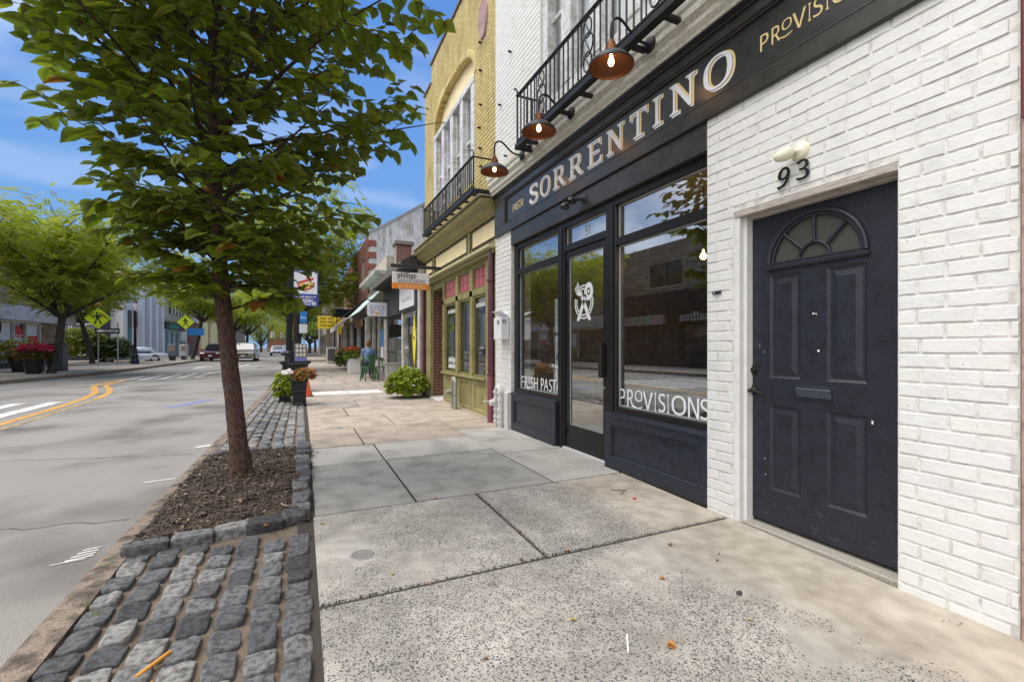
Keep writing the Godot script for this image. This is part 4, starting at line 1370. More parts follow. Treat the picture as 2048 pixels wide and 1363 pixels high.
	# plate, fork and pasta wheel emblem on the door
	var em := part(door, "emblem", emblem(x + 0.0065, 1.582, 3.986), vin)
	# notices taped inside
	var mint := mat("mint paper", [0.55, 0.72, 0.6], 0.8)
	var pap := mat("pale blue paper", [0.66, 0.74, 0.78], 0.8)
	part(shop, "notice", box(x + 0.03, x + 0.032, 1.28, 1.67, 4.46, 4.62), mint)
	part(shop, "notice", box(x + 0.03, x + 0.032, 0.72, 1.24, 4.46, 4.62), pap)
	words(shop, "notice_text", "25¢", on_wall(x + 0.0285, 1.0, 4.54), 0.06, mat("ink", [0.02, 0.02, 0.025], 0.7), "Droid Sans", 700, 0.8, 0.001)
	for k in 5:
		for y in [1.6 - k * 0.06, 1.2 - k * 0.03 if k < 3 else 0.95 - k * 0.04]: part(shop, "notice_line", box(x + 0.0288, x + 0.0295, y, y + 0.006, 4.49, 4.58), mat("ink grey", [0.25, 0.3, 0.3], 0.8))
	# lamps hanging inside
	for e in [[3.35, 2.02, 2.62], [4.6, 2.25, 4.2]]:
		var t := thing("pendant_lamp", "small glowing pendant lamp hanging inside the shop %s" % ("by the large window" if e[0] < 4 else "deep in the room"), "lamp", P(e[0], e[1], e[2]))
		s = st()
		tube(s, [P(e[0], e[1] + 0.08, e[2]), P(e[0], 3.15, e[2])], 0.004, 5)
		part(t, "cord", s, bronze)
		s = st()
		lathe(s, Transform3D(Basis(), P(e[0], e[1], e[2])), [[0.0, -0.04], [0.03, -0.03], [0.045, 0.0], [0.03, 0.035], [0.012, 0.06], [0.012, 0.09]], 16)
		part(t, "bulb", s, mat("pendant bulb", [1, 0.85, 0.6], 0.3, 0.0, {"emit": [1.0, 0.6, 0.25], "energy": 4.0}))
		var l := OmniLight3D.new()
		l.name = "bulb_light"
		t.add_child(l)
		l.light_color = Color(1.0, 0.75, 0.45)
		l.light_energy = 0.06
		l.light_size = 0.03
		l.shadow_enabled = true

func emblem(x: float, yc: float, dc: float) -> SurfaceTool:
	var s := st()
	var xf := on_wall(x, yc, dc)
	var arc := func(rx: float, ry: float, a0: float, a1: float, w: float) -> void:
		var poly := PackedVector2Array()
		for k in 25: poly.append(Vector2(cos(lerpf(a0, a1, k / 24.0)) * rx, sin(lerpf(a0, a1, k / 24.0)) * ry))
		for k in 25: poly.append(Vector2(cos(lerpf(a1, a0, k / 24.0)) * (rx - w), sin(lerpf(a1, a0, k / 24.0)) * (ry - w)))
		prism(s, poly, xf, 0.001)
	for e in [[0.170, 0.178], [0.138, 0.146]]:
		arc.call(e[0], e[1], -0.95, 0.2, 0.015); arc.call(e[0], e[1], PI - 0.25, PI + 0.95, 0.015)
		arc.call(e[0], e[1], -PI / 2 - 0.4, -PI / 2 + 0.4, 0.015); arc.call(e[0], e[1], 1.35, 2.15, 0.015)
	# wheel: toothed disc with a round hole and a dot in it
	var hub := Vector2(0.088, 0.10)
	for k in 20:
		var ring := func(a: float, rr: float) -> Vector2: return hub + Vector2(cos(a) * 0.85, sin(a)) * rr
		var w0 := TAU * k / 20.0; var w1 := TAU * (k + 1) / 20.0
		prism(s, PackedVector2Array([ring.call(w0, 0.04), ring.call(w0, 0.083), ring.call((w0 + w1) / 2, 0.1), ring.call(w1, 0.083), ring.call(w1, 0.04)]), xf, 0.001)
	var dot := PackedVector2Array()
	for k in 12: dot.append(hub + Vector2(cos(TAU * k / 12) * 0.85, sin(TAU * k / 12)) * 0.02)
	prism(s, dot, xf, 0.001)
	# handles crossing
	for m in [-1, 1]:
		prism(s, PackedVector2Array([Vector2(m * 0.056, 0.055), Vector2(m * 0.026, 0.08), Vector2(-m * 0.08, -0.09), Vector2(-m * 0.13, -0.19), Vector2(-m * 0.085, -0.197), Vector2(-m * 0.024, -0.09)]), xf, 0.001)
	# fork head with three tines
	prism(s, PackedVector2Array([Vector2(-0.026, 0.045), Vector2(-0.06, 0.06), Vector2(-0.135, 0.085), Vector2(-0.08, 0.15), Vector2(-0.03, 0.10)]), xf, 0.001)
	for k in 4:
		var b := Vector2(-0.13 + k * 0.0165, 0.088 + k * 0.019)
		prism(s, PackedVector2Array([b, b + Vector2(0.009, 0.011), b + Vector2(-0.032, 0.072), b + Vector2(-0.041, 0.066)]), xf, 0.001)
	return s

func build_sign_board(shop: Node3D, X: float) -> void:
	var navy := mat("sign board paint", [0.05, 0.048, 0.045], 0.33, 0.0, {"tex": tex.soft, "scale": 1.2, "coarse": tex.blotch, "cscale": 0.7})
	var panelm := mat("sign panel paint", [0.042, 0.042, 0.043], 0.28, 0.0, {"tex": tex.soft, "scale": 0.9})
	part(shop, "lower_fascia", box(X - 0.002, X + 0.1, 2.487, 2.688, 2.327, 5.612, 0.006), navy)
	var s := st()
	bx(s, X - 0.03, X + 0.05, 2.69, 2.808, 0.60, 6.12, 0.006); bx(s, X - 0.03, X + 0.05, 3.172, 3.246, 0.60, 6.12, 0.006)
	bx(s, X - 0.03, X + 0.05, 2.808, 3.172, 5.76, 6.12, 0.006); bx(s, X - 0.03, X + 0.05, 2.808, 3.172, 0.60, 0.75, 0.006)
	part(shop, "sign_frame", s, navy)
	part(shop, "sign_panel", box(X + 0.0, X + 0.04, 2.80, 3.18, 0.74, 5.77), panelm)
	s = st()
	frame_bars(s, X - 0.022, X, 0.75, 5.76, 2.808, 3.172, 0.018, 0.007)
	part(shop, "sign_moulding", s, navy)
	# black drip moulding and the weathered cornice above
	s = st()
	prism(s, PackedVector2Array([Vector2(0.1, 3.246), Vector2(-0.035, 3.246), Vector2(-0.045, 3.258), Vector2(-0.06, 3.262), Vector2(-0.066, 3.285), Vector2(0.1, 3.286)]), Transform3D(Basis(Vector3(1, 0, 0), Vector3.UP, Vector3(0, 0, 1)), P(X, 0, 6.13)), 5.53)
	part(shop, "drip_moulding", s, mat("gloss black paint", [0.014, 0.014, 0.015], 0.25))
	s = st()
	prism(s, PackedVector2Array([Vector2(0.1, 3.287), Vector2(-0.05, 3.287), Vector2(-0.072, 3.296), Vector2(-0.072, 3.322), Vector2(-0.088, 3.33), Vector2(-0.10, 3.345), Vector2(-0.10, 3.39), Vector2(-0.112, 3.395), Vector2(-0.118, 3.412), Vector2(-0.13, 3.418), Vector2(-0.13, 3.47), Vector2(-0.145, 3.485), Vector2(-0.15, 3.51), Vector2(-0.15, 3.585), Vector2(0.1, 3.62)]), Transform3D(Basis(Vector3(1, 0, 0), Vector3.UP, Vector3(0, 0, 1)), P(X, 0, 6.13)), 5.53)
	part(shop, "weathered_cornice", s, mat("weathered cream paint", [0.78, 0.75, 0.65], 0.7, 0.0, {"tex": tex.soft, "scale": 2.0, "coarse": tex.rare, "cscale": 0.9}))
	# letters: face, bright lower return, gold side return
	var face := mat("letter face", [0.74, 0.75, 0.78], 0.45)
	var under := mat("letter return silver", [0.7, 0.7, 0.69], 0.5)
	var gold := mat("letter gold", [0.78, 0.6, 0.26], 0.4)
	var dark := mat("letter outline", [0.03, 0.03, 0.032], 0.5)
	for e in [["S", 4.945, 0.22], ["O", 4.66, 0.235], ["R", 4.345, 0.255], ["R", 4.01, 0.26], ["E", 3.675, 0.235], ["N", 3.355, 0.25], ["T", 3.04, 0.215], ["I", 2.815, 0.1], ["N", 2.55, 0.25], ["O", 2.232, 0.24]]:
		for layer in [[under, 0.020, -0.020, 0.001], [gold, 0.022, -0.005, 0.0018], [dark, 0.004, -0.004, 0.0026], [face, 0.0, 0.0, 0.0034]]:
			glyph(shop, "sign_letter", e[0], on_wall(X - layer[3], 2.992 + layer[2], e[1] - layer[1]), e[2], 0.226, layer[0], "Droid Serif", 400)
	words(shop, "sign_word", "PASTA", on_wall(X - 0.001, 2.97, 5.385), 0.1, gold, "Droid Sans", 400, 1.0, 0.001, 0.32, true)
	for e in [["P", 1.887, 0.055], ["R", 1.812, 0.055], ["V", 1.671, 0.078], ["I", 1.613, 0.016], ["S", 1.567, 0.05], ["I", 1.518, 0.016], ["O", 1.453, 0.082], ["N", 1.36, 0.075], ["S", 1.285, 0.05]]:
		glyph(shop, "sign_word", e[0], on_wall(X - 0.001, 2.982, e[1]), e[2], 0.1, gold)
	glyph(shop, "sign_word", "O", on_wall(X - 0.001, 3.002, 1.745), 0.06, 0.062, gold)
	s = st()
	var tail := []
	for k in 9: tail.append(P(X - 0.001, 2.942 - 0.012 * sin(PI * k / 8.0), 1.79 - 0.08 * k / 8.0))
	tube(s, tail, [0.004, 0.005, 0.006, 0.006, 0.006, 0.006, 0.005, 0.004, 0.002], 5)
	part(shop, "sign_tail", s, gold)

# ---------------------------------------------------------------- yellow brick building with the green shopfront
func hanging_sign(t: Node3D, x0: float, x1: float, y0: float, y1: float, d: float, m: Material, bracket_y: float, wall_x: float, rod: float) -> void:
	var iron := mat("bracket black", [0.02, 0.022, 0.028], 0.5)
	part(t, "board", box(x0, x1, y0, y1, d - 0.02, d + 0.02, 0.004), m)
	part(t, "bracket", box(x0 - 0.03, wall_x, bracket_y - rod, bracket_y + rod, d - rod, d + rod, 0.004), iron)
	for x in [x0 + 0.1, x1 - 0.1]:
		var s := st()
		tube(s, [P(x, y1 - 0.01, d), P(x, bracket_y, d)], 0.006, 5)
		part(t, "hanger", s, iron)

func build_green_shop() -> void:
	var X := 2.63
	var D0 := 6.17; var D1 := 10.5
	var b := thing("yellow_brick_building", "yellow painted brick building with arched upper window and olive green shopfront", "building", P(X, 0, 8.3))
	var yellow := mat("yellow brick paint", [0.72, 0.59, 0.25], 0.7, 0.0, {"tex": tex.soft, "scale": 1.4, "coarse": tex.blotch, "cscale": 0.5, "cyscale": 0.2, "nrm": tex.pits_n, "ns": 0.4})
	var olive := paint("olive green paint", [0.36, 0.325, 0.14], 0.42)
	var olive2 := paint("dark olive paint", [0.28, 0.255, 0.11], 0.45)
	var cream := mat("cream paint", [0.9, 0.75, 0.43], 0.5, 0.0, {"tex": tex.whisper, "scale": 0.8})
	var brown := paint("brown trim paint", [0.075, 0.045, 0.04], 0.45)
	var pink := mat("pink glass", [0.50, 0.13, 0.17], 0.25, 0.0, {"tex": tex.soft, "scale": 2.0})
	var wf := paint("white window paint", [0.8, 0.81, 0.83], 0.35)
	var r := RandomNumberGenerator.new()
	r.seed = 23
	var shapes := []
	for k in 8: shapes.append(brick_mesh(r, 0.007, 0.002))
	# upper brick wall with the arched bay
	var holes := [[7.18, 9.72, 3.9, 5.66]]
	var c := Vector2(8.45, 5.66)
	for k in 12:
		var y0 := 5.66 + k * 0.052
		var f := 1.0 - pow((y0 + 0.026 - 5.66) / 0.624, 2.6)
		var hw := 1.27 * pow(maxf(0.0, f), 1.0 / 2.6)
		holes.append([c.x - hw, c.x + hw, y0, y0 + 0.052])
	var rows := courses(D0, D1 + 0.05, 3.3, 6.95, holes, 0.2032, 0.0677, 0.0102, r)
	rows.append_array(courses(D0, 9.95, 6.95, 7.36, [], 0.2032, 0.0677, 0.0102, r))
	part(b, "brick", joined_bricks(rows, X, shapes), yellow).set_meta("kind", "stuff")
	var s := st()
	wall_with_holes(s, X + 0.008, X + 0.35, D0, D1 + 0.05, 3.3, 6.95, holes)
	bx(s, X + 0.008, X + 0.35, 6.95, 7.36, D0, 9.95)
	part(b, "mortar_wall", s, mat("yellow joint paint", [0.64, 0.51, 0.22], 0.8, 0.0, {"tex": tex.grain, "scale": 1.6}))
	s = st()
	bx(s, X - 0.03, X + 0.4, 7.36, 7.42, D0, 9.98, 0.01); bx(s, X - 0.03, X + 0.4, 6.95, 7.0, 9.951, D1 + 0.08, 0.01)
	part(b, "coping", s, mat("dark coping", [0.12, 0.1, 0.07], 0.7))
	# arch panel and ring of bricks
	var poly := PackedVector2Array()
	for k in 25:
		var w := PI * k / 24.0
		poly.append(Vector2(-(c.x - signf(cos(w)) * pow(absf(cos(w)), 2.0 / 2.6) * 1.26), c.y + pow(sin(w), 2.0 / 2.6) * 0.615))
	s = st()
	prism(s, poly, Transform3D(Basis(Vector3(0, 0, 1), Vector3.UP, Vector3(-1, 0, 0)), Vector3(X + 0.15, 0, 0)), 0.03)
	part(b, "arch_panel", s, cream)
	for k in 34:
		var w := PI * (k + 0.5) / 34.0
		var px := -(c.x - signf(cos(w)) * pow(absf(cos(w)), 2.0 / 2.6) * 1.31)
		var py := c.y + pow(sin(w), 2.0 / 2.6) * 0.665
		s = st()
		var ang := atan2(py - c.y + 0.35, px + c.x)
		obox(s, Transform3D(Basis(Vector3(0, 0, 1), Vector3.UP, Vector3(-1, 0, 0)), Vector3(X + 0.01, py, px)) * Transform3D(Basis(Vector3(0, 0, 1), ang), Vector3.ZERO), Vector3(0.06, 0.042, 0.02), 0.006)
		part(b, "arch_brick", s, yellow)
	# window bay: head, mullions, sashes
	part(b, "window_head", box(X - 0.02, X + 0.2, 5.55, 5.66, 7.18, 9.72, 0.01), wf)
	for k in 5: part(b, "mullion", box(X - 0.01, X + 0.14, 3.9, 5.55, 7.18 + k * 0.592, 7.35 + k * 0.592, 0.008), wf)
	for k in 4:
		var d0 := 7.352 + k * 0.592
		var w := part(b, "sash", sash(X + 0.06, d0, d0 + 0.418, 3.9, 5.55), wf)
		part(w, "pane", box(X + 0.085, X + 0.09, 3.92, 5.53, d0 + 0.02, d0 + 0.4), glass("upper glass", 0.16))
		part(w, "blind", box(X + 0.13, X + 0.135, 3.92, 5.53, d0, d0 + 0.418), mat("grey blind", [0.42, 0.43, 0.45], 0.8))
	# pink oval medallion and iron studs
	s = st()
	lathe(s, Transform3D(Basis(Vector3(0, 0, 1), PI / 2).scaled_local(Vector3(1.5, 1, 0.85)), P(X, 6.32, 6.75)), [[0.0, 0.03], [0.17, 0.025], [0.2, 0.03], [0.22, 0.0]], 28)
	part(b, "medallion", s, paint("dusty pink paint", [0.45, 0.27, 0.28], 0.6))
	for e in [[6.85, 5.55], [6.85, 5.0], [6.85, 4.3], [6.83, 4.0], [6.9, 4.65], [6.86, 6.0]]:
		s = st()
		obox(s, Transform3D(Basis(), P(X - 0.02, e[1], e[0])), Vector3(0.03, 0.014, 0.014), 0.004)
		part(b, "wall_stud", s, mats["lamp black"])
	# main cornice
	s = st()
	prism(s, PackedVector2Array([Vector2(0.1, 3.06), Vector2(-0.05, 3.06), Vector2(-0.08, 3.1), Vector2(-0.16, 3.13), Vector2(-0.2, 3.2), Vector2(-0.26, 3.22), Vector2(-0.28, 3.27), Vector2(0.1, 3.31)]), Transform3D(Basis(Vector3(1, 0, 0), Vector3.UP, Vector3(0, 0, 1)), P(X, 0, D1 + 0.02)), D1 + 0.02 - D0 - 0.0)
	part(b, "cornice", s, olive)
	part(b, "cornice_cap", box(X - 0.30, X + 0.1, 3.312, 3.33, D0, D1 + 0.04, 0.004), mat("lead flashing", [0.4, 0.36, 0.24], 0.5))
	# frieze with cream panels
	part(b, "frieze", box(X, X + 0.2, 2.62, 3.08, D0, D1 + 0.0), olive)
	for e in [[6.22, 7.28], [7.52, 9.58], [9.82, 10.42]]:
		s = st()
		frame_bars(s, X - 0.02, X - 0.001, e[0], e[1], 2.74, 3.05, 0.025, 0.005)
		var f := part(b, "panel_frame", s, brown)
		part(f, "panel", box(X - 0.008, X - 0.002, 2.765, 3.025, e[0] + 0.025, e[1] - 0.025), cream)
	for d in [7.4, 9.7]: part(b, "frieze_strip", box(X - 0.03, X - 0.001, 2.66, 3.08, d - 0.05, d + 0.05, 0.006), olive)
	part(b, "ledge", box(X - 0.16, X + 0.1, 2.57, 2.615, D0, D1 + 0.03, 0.008), mat("ledge pale", [0.5, 0.45, 0.26], 0.5))
	part(b, "ledge_bed", box(X - 0.08, X + 0.1, 2.50, 2.569, D0 + 0.02, D1, 0.006), olive)
	# shopfront
	var F := X + 0.02
	part(b, "right_pilaster", box(F - 0.03, F + 0.15, -0.05, 2.5, 6.42, 6.66, 0.006), olive)
	part(b, "left_pilaster", box(F - 0.05, F + 0.15, -0.05, 2.5, 9.92, 10.3, 0.006), olive)
	part(b, "corner_board", box(F - 0.01, F + 0.15, -0.05, 2.5, 6.18, 6.42), olive2)
	part(b, "window_sill", box(F - 0.06, F + 0.12, 0.58, 0.62, 6.66, 9.08, 0.008), olive)
	part(b, "window_lintel", box(F - 0.01, F + 0.12, 2.44, 2.5, 6.66, 9.08), olive)
	part(b, "transom_rail", box(F - 0.02, F + 0.1, 1.965, 2.07, 6.66, 9.08, 0.006), olive)
	for d in [7.34, 8.12, 8.98]: part(b, "window_post", box(F - 0.02, F + 0.1, 0.62, 2.44, d - (0.05 if d < 8.5 else 0.0), d + 0.1, 0.006), olive)
	for e in [[6.66, 7.29], [7.44, 8.07], [8.22, 8.98]]:
		var w := part(b, "display_window", box(F + 0.04, F + 0.046, 0.64, 1.96, e[0], e[1]), glass("green shop glass", 0.2))
		s = st()
		frame_bars(s, F + 0.0, F + 0.04, e[0], e[1], 0.62, 1.965, 0.035, 0.004)
		part(w, "frame", s, olive2)
		s = st()
		frame_bars(s, F + 0.0, F + 0.04, e[0], e[1], 2.07, 2.44, 0.03, 0.004)
		var tw := part(b, "transom_window", s, olive2)
		for i in 3:
			for j in 2:
				var a: float = e[0] + 0.03 + (e[1] - e[0] - 0.06) * i / 3.0
				var z: float = e[0] + 0.03 + (e[1] - e[0] - 0.06) * (i + 1) / 3.0
				part(tw, "pane", box(F + 0.02, F + 0.03, 2.1 + j * 0.155 + 0.008, 2.1 + (j + 1) * 0.155 - 0.008, a + 0.012, z - 0.012), pink)
		part(tw, "backing", box(F + 0.031, F + 0.04, 2.1, 2.41, e[0] + 0.03, e[1] - 0.03), olive)
		s = st()
		bx(s, F + 0.0, F + 0.1, -0.05, 0.58, e[0] - 0.02, e[0] + 0.06); bx(s, F, F + 0.1, -0.05, 0.58, e[1] - 0.04, e[1] + 0.1)
		bx(s, F, F + 0.1, 0.5, 0.58, e[0] + 0.06, e[1] - 0.04); bx(s, F, F + 0.1, -0.05, 0.07, e[0] + 0.06, e[1] - 0.04)
		var ap := part(b, "apron", s, olive)
		s = st()
		sunk_panel(s, F + 0.002, e[0] + 0.06, e[1] - 0.04, 0.07, 0.5, 0.025, 0.015)
		part(ap, "panel", s, olive)
	part(b, "base_course", box(F - 0.05, F + 0.1, -0.08, 0.02, 6.2, 9.1, 0.01), mat("stone base", [0.42, 0.34, 0.26], 0.9, 0.0, {"tex": tex.grain, "scale": 1.5}))
	var vin := mat("white vinyl", [0.85, 0.86, 0.87], 0.5)
	words(b, "lettering", "architects", on_wall(F + 0.038, 1.82, 8.58), 0.08, vin, "Droid Sans", 700, 1.0, 0.001, 0.6)
	words(b, "lettering", "phillips", on_wall(F + 0.038, 0.86, 8.62), 0.09, vin, "Droid Sans", 700, 1.0, 0.001, 0.42)
	words(b, "lettering", "associates", on_wall(F + 0.038, 0.75, 8.6), 0.09, vin, "Droid Sans", 700, 1.0, 0.001, 0.5)
	words(b, "lettering", "architects", on_wall(F + 0.038, 1.82, 7.0), 0.08, vin, "Droid Sans", 700, 1.0, 0.001, 0.5)
	# door recess with bare brick side
	var red := mat("bare red brick", [0.19, 0.075, 0.05], 0.85, 0.0, {"tex": tex.grain, "scale": 2.0})
	part(b, "recess_brick", joined_bricks_facing(courses(F, F + 0.9, -0.02, 2.35, [], 0.2032, 0.0677, 0.0102, r), 9.9, shapes), red)
	s = st()
	bx(s, F, F + 1.0, -0.1, 2.45, 9.908, 9.93)
	part(b, "recess_side", s, mat("old mortar", [0.3, 0.26, 0.21], 0.9))
	part(b, "recess_ceiling", box(F, F + 1.0, 2.36, 2.5, 9.08, 9.9), olive2)
	part(b, "recess_door", box(F + 0.9, F + 0.95, 0.0, 2.36, 9.1, 9.9), olive2)
	part(b, "recess_step", box(F - 0.08, F + 0.9, -0.08, 0.03, 9.1, 9.91, 0.01), mat("pale sill", [0.55, 0.54, 0.53], 0.6))
	part(b, "recess_near_side", box(F + 0.06, F + 1.0, -0.1, 2.4, 9.08, 9.1), olive2)
	# room behind the glass
	s = st()
	bx(s, F + 2.6, F + 2.7, -0.1, 2.6, D0, 9.08); bx(s, F + 0.12, F + 2.6, -0.1, 0.0, D0, 9.08); bx(s, F + 0.12, F + 2.6, 2.46, 2.55, D0, 9.08); bx(s, F + 0.11, F + 2.6, -0.1, 2.46, 9.05, 9.075)
	part(b, "inner_shell", s, mat("office wall", [0.3, 0.3, 0.29], 0.9))
	s = st()
	bx(s, X + 0.36, 11.0, 6.9, 7.1, D0, D1); bx(s, 10.9, 11.0, -0.2, 6.9, D0, D1); bx(s, X + 0.36, 10.9, -0.2, 6.9, D1 - 0.1, D1); bx(s, X + 0.36, 10.9, 3.0, 3.1, D0 + 0.01, D1 - 0.1)
	part(b, "rear_shell", s, mats["office wall"])
	balcony("short black iron balcony below the arched window of the yellow building", 2.29, X, 6.32, 9.3, 3.40, 3.93, [7.0, 7.85, 8.7])
	# purple downpipes
	var purple := paint("purple pipe paint", [0.145, 0.04, 0.06], 0.4)
	var purple2 := paint("faded purple paint", [0.30, 0.085, 0.13], 0.5)
	var t := thing("purple_downpipe", "purple downpipe with faded foot beside the white brick pier", "downpipe", P(2.56, 0, 6.27))
	s = st()
	tube(s, [P(2.56, 0.72, 6.27), P(2.56, 2.46, 6.27), P(2.58, 2.53, 6.27)], 0.05, 10)
	part(t, "pipe", s, purple)
	s = st()
	tube(s, [P(2.555, -0.03, 6.27), P(2.555, 0.71, 6.27)], 0.052, 10)
	part(t, "foot", s, purple2)
	for y in [0.7, 2.1]:
		s = st()
		lathe(s, Transform3D(Basis(), P(2.557, y, 6.27)), [[0.053, -0.02], [0.062, -0.015], [0.062, 0.015], [0.053, 0.02]], 12)
		part(t, "collar", s, purple)
	t = thing("thin_purple_downpipe", "thin purple downpipe at the far end of the green shopfront", "downpipe", P(2.57, 0, 10.4))
	s = st()
	tube(s, [P(2.57, -0.02, 10.4), P(2.57, 2.5, 10.4)], 0.045, 10)
	part(t, "pipe", s, purple)
	t = thing("grey_gas_pipe", "unpainted gas riser with valve in front of the green shopfront", "pipe", P(2.5, 0, 7.9))
	var pv := mat("stained pipe", [0.45, 0.43, 0.36], 0.6, 0.2, {"tex": tex.streak, "scale": 3.0})
	s = st()
	tube(s, [P(2.5, -0.02, 7.98), P(2.5, 0.5, 7.98), P(2.5, 0.55, 7.94), P(2.5, 0.55, 7.9), P(2.5, 0.52, 7.84), P(2.5, 0.47, 7.82), P(2.5, -0.02, 7.82)], 0.035, 10)
	part(t, "pipe", s, pv)
	s = st()
	lathe(s, Transform3D(Basis(Vector3(0, 0, 1), PI / 2), P(2.46, 0.3, 8.0)), [[0.0, 0.09], [0.035, 0.08], [0.05, 0.0], [0.04, -0.06]], 12)
	part(t, "valve", s, pv)
	# phillips associates hanging sign
	t = thing("hanging_sign", "white and orange hanging sign of the architects phillips associates", "sign", P(2.5, 2.72, 9.2))
	var sw := mat("sign white", [0.72, 0.71, 0.72], 0.5)
	hanging_sign(t, 1.64, 2.38, 2.28, 2.61, 9.2, sw, 2.735, X, 0.03)
	part(t, "orange_band", box(1.638, 2.382, 2.278, 2.395, 9.178, 9.222, 0.003), mat("sign orange", [0.75, 0.25, 0.02], 0.5))
	var ink := mat("sign ink", [0.03, 0.028, 0.03], 0.5)
	words(t, "lettering", "phillips", facing(1.92, 2.535, 9.178), 0.105, ink, "Droid Sans", 700, 1.0, 0.003, 0.36)
	words(t, "lettering", "associates", facing(2.02, 2.445, 9.178), 0.09, mat("sign grey ink", [0.12, 0.11, 0.12], 0.5), "Droid Sans", 400, 1.0, 0.003, 0.54)
	words(t, "lettering", "architects", facing(2.02, 2.335, 9.1765), 0.085, mat("sign pale ink", [0.85, 0.6, 0.35], 0.5), "Droid Sans", 400, 1.0, 0.003, 0.56)
	part(t, "divider", box(2.115, 2.119, 2.49, 2.58, 9.176, 9.179), mats["sign grey ink"])

# ---------------------------------------------------------------- shops further along the near side
func build_far_row() -> void:
	var r := RandomNumberGenerator.new()
	r.seed = 31
	var shapes := []
	for k in 6: shapes.append(brick_mesh(r, 0.008, 0.002))
	var dark := paint("slate fascia paint", [0.035, 0.037, 0.045], 0.5)
	var white := paint("off white paint", [0.72, 0.71, 0.68], 0.5)
	var pane := glass("far glass", 0.24)
	var room := mat("shop interior", [0.35, 0.33, 0.3], 0.9, 0.0, {"tex": tex.blotch, "scale": 0.7})
	var s: SurfaceTool
	# --- shop with the yellow diamond window sign and dark pent roof
	var b := thing("dark_fascia_shop", "small shop with dark fascia, white sign panel and yellow diamond in its window", "building", P(2.6, 0, 12))
	part(b, "corner_post", box(2.5, 2.72, -0.05, 3.2, 10.56, 10.74, 0.01), white)
	part(b, "end_post", box(2.52, 2.7, -0.05, 2.1, 12.62, 12.74, 0.01), white)
	part(b, "window_sill", box(2.46, 2.7, 0.5, 0.58, 10.74, 12.62, 0.01), white)
	part(b, "apron", box(2.52, 2.7, -0.05, 0.5, 10.74, 12.62), white)
	part(b, "display_window", box(2.56, 2.566, 0.58, 2.05, 10.74, 12.62), pane)
	part(b, "fascia", box(2.48, 2.7, 2.05, 3.0, 10.74, 15.6, 0.01), dark)
	part(b, "sign_panel", box(2.455, 2.479, 2.12, 2.78, 10.95, 12.7, 0.005), mat("white sign panel", [0.78, 0.78, 0.8], 0.4))
	unreadable(b, on_wall(2.452, 2.35, 11.8), 1.2, 0.1, mat("faint ink", [0.5, 0.5, 0.52], 0.6))
	s = st()
	prism(s, PackedVector2Array([Vector2(-0.45, 2.98), Vector2(-0.45, 3.1), Vector2(-0.38, 3.14), Vector2(0.6, 3.75), Vector2(0.6, 3.0)]), Transform3D(Basis(), P(2.55, 0, 15.7)), 5.15)
	part(b, "pent_roof", s, mat("dark shingle", [0.06, 0.055, 0.055], 0.9, 0.0, {"tex": tex.streak, "scale": 1.5}))
	part(b, "pent_edge", box(2.06, 2.12, 2.94, 3.1, 10.56, 15.7, 0.01), mat("grey fascia board", [0.17, 0.165, 0.16], 0.7, 0.0, {"tex": tex.streak, "scale": 1.2}))
	s = st()   # diamond
	prism(s, PackedVector2Array([Vector2(0, 0.68), Vector2(0.2, 0), Vector2(0, -0.68), Vector2(-0.2, 0)]), on_wall(2.553, 1.3, 11.3), 0.004)
	part(b, "diamond_sign", s, mat("diamond yellow", [0.8, 0.62, 0.02], 0.5))
	unreadable(b, on_wall(2.546, 1.35, 11.3), 0.17, 0.1, mat("sign ink", [0.03, 0.028, 0.03], 0.5))
	part(b, "recess_window", box(2.6, 3.15, 0.6, 2.05, 15.5, 15.51), pane)
	part(b, "recess_wall", joined_bricks_facing(courses(2.56, 3.2, -0.02, 0.55, [], 0.2032, 0.0677, 0.0102, r), 15.48, shapes), white)
	part(b, "recess_backing", box(2.56, 3.2, -0.1, 0.56, 15.485, 15.7), white)
	part(b, "recess_sill", box(2.54, 3.2, 0.55, 0.6, 15.44, 15.7, 0.008), white)
	part(b, "recess_frame", box(2.54, 2.6, 0.6, 2.05, 15.46, 15.6, 0.008), white)
	for e in [[2.68, 1.45, 0.42, 0.42, [0.02, 0.02, 0.02]], [2.64, 0.98, 0.22, 0.42, [0.62, 0.62, 0.6]], [2.9, 0.98, 0.24, 0.42, [0.55, 0.56, 0.55]], [2.66, 0.64, 0.2, 0.28, [0.5, 0.55, 0.48]], [2.92, 0.64, 0.2, 0.28, [0.68, 0.68, 0.66]]]:
		part(b, "window_paper", box(e[0], e[0] + e[2], e[1], e[1] + e[3], 15.515, 15.52), mat("window paper %s" % str(e[4]), e[4], 0.8))
	s = st()
	bx(s, 5.0, 5.1, -0.1, 3.0, 10.56, 15.7); bx(s, 2.72, 5.0, -0.1, 0.0, 10.56, 15.7); bx(s, 2.71, 5.0, 2.4, 2.5, 10.56, 15.7); bx(s, 3.2, 5.0, -0.1, 3.0, 15.52, 15.6)
	part(b, "inner_shell", s, room)
	var ch := thing("brick_chimney", "short red brick chimney behind the dark pent roof", "chimney", P(3.2, 3.4, 15.2))
	var redb := mat("red brick", [0.27, 0.09, 0.06], 0.85, 0.0, {"tex": tex.grain, "scale": 2.0})
	part(ch, "brick", joined_bricks_facing(courses(2.84, 3.35, 3.45, 4.5, [], 0.2032, 0.075, 0.012, r), 15.2, shapes), redb).set_meta("kind", "stuff")
	part(ch, "stack", box(2.84, 3.35, 3.3, 4.5, 15.205, 15.6), mat("old mortar", [0.3, 0.26, 0.21], 0.9))
	part(ch, "cap", box(2.78, 3.42, 4.5, 4.62, 15.12, 15.7, 0.01), mat("chimney cap", [0.22, 0.2, 0.17], 0.8))
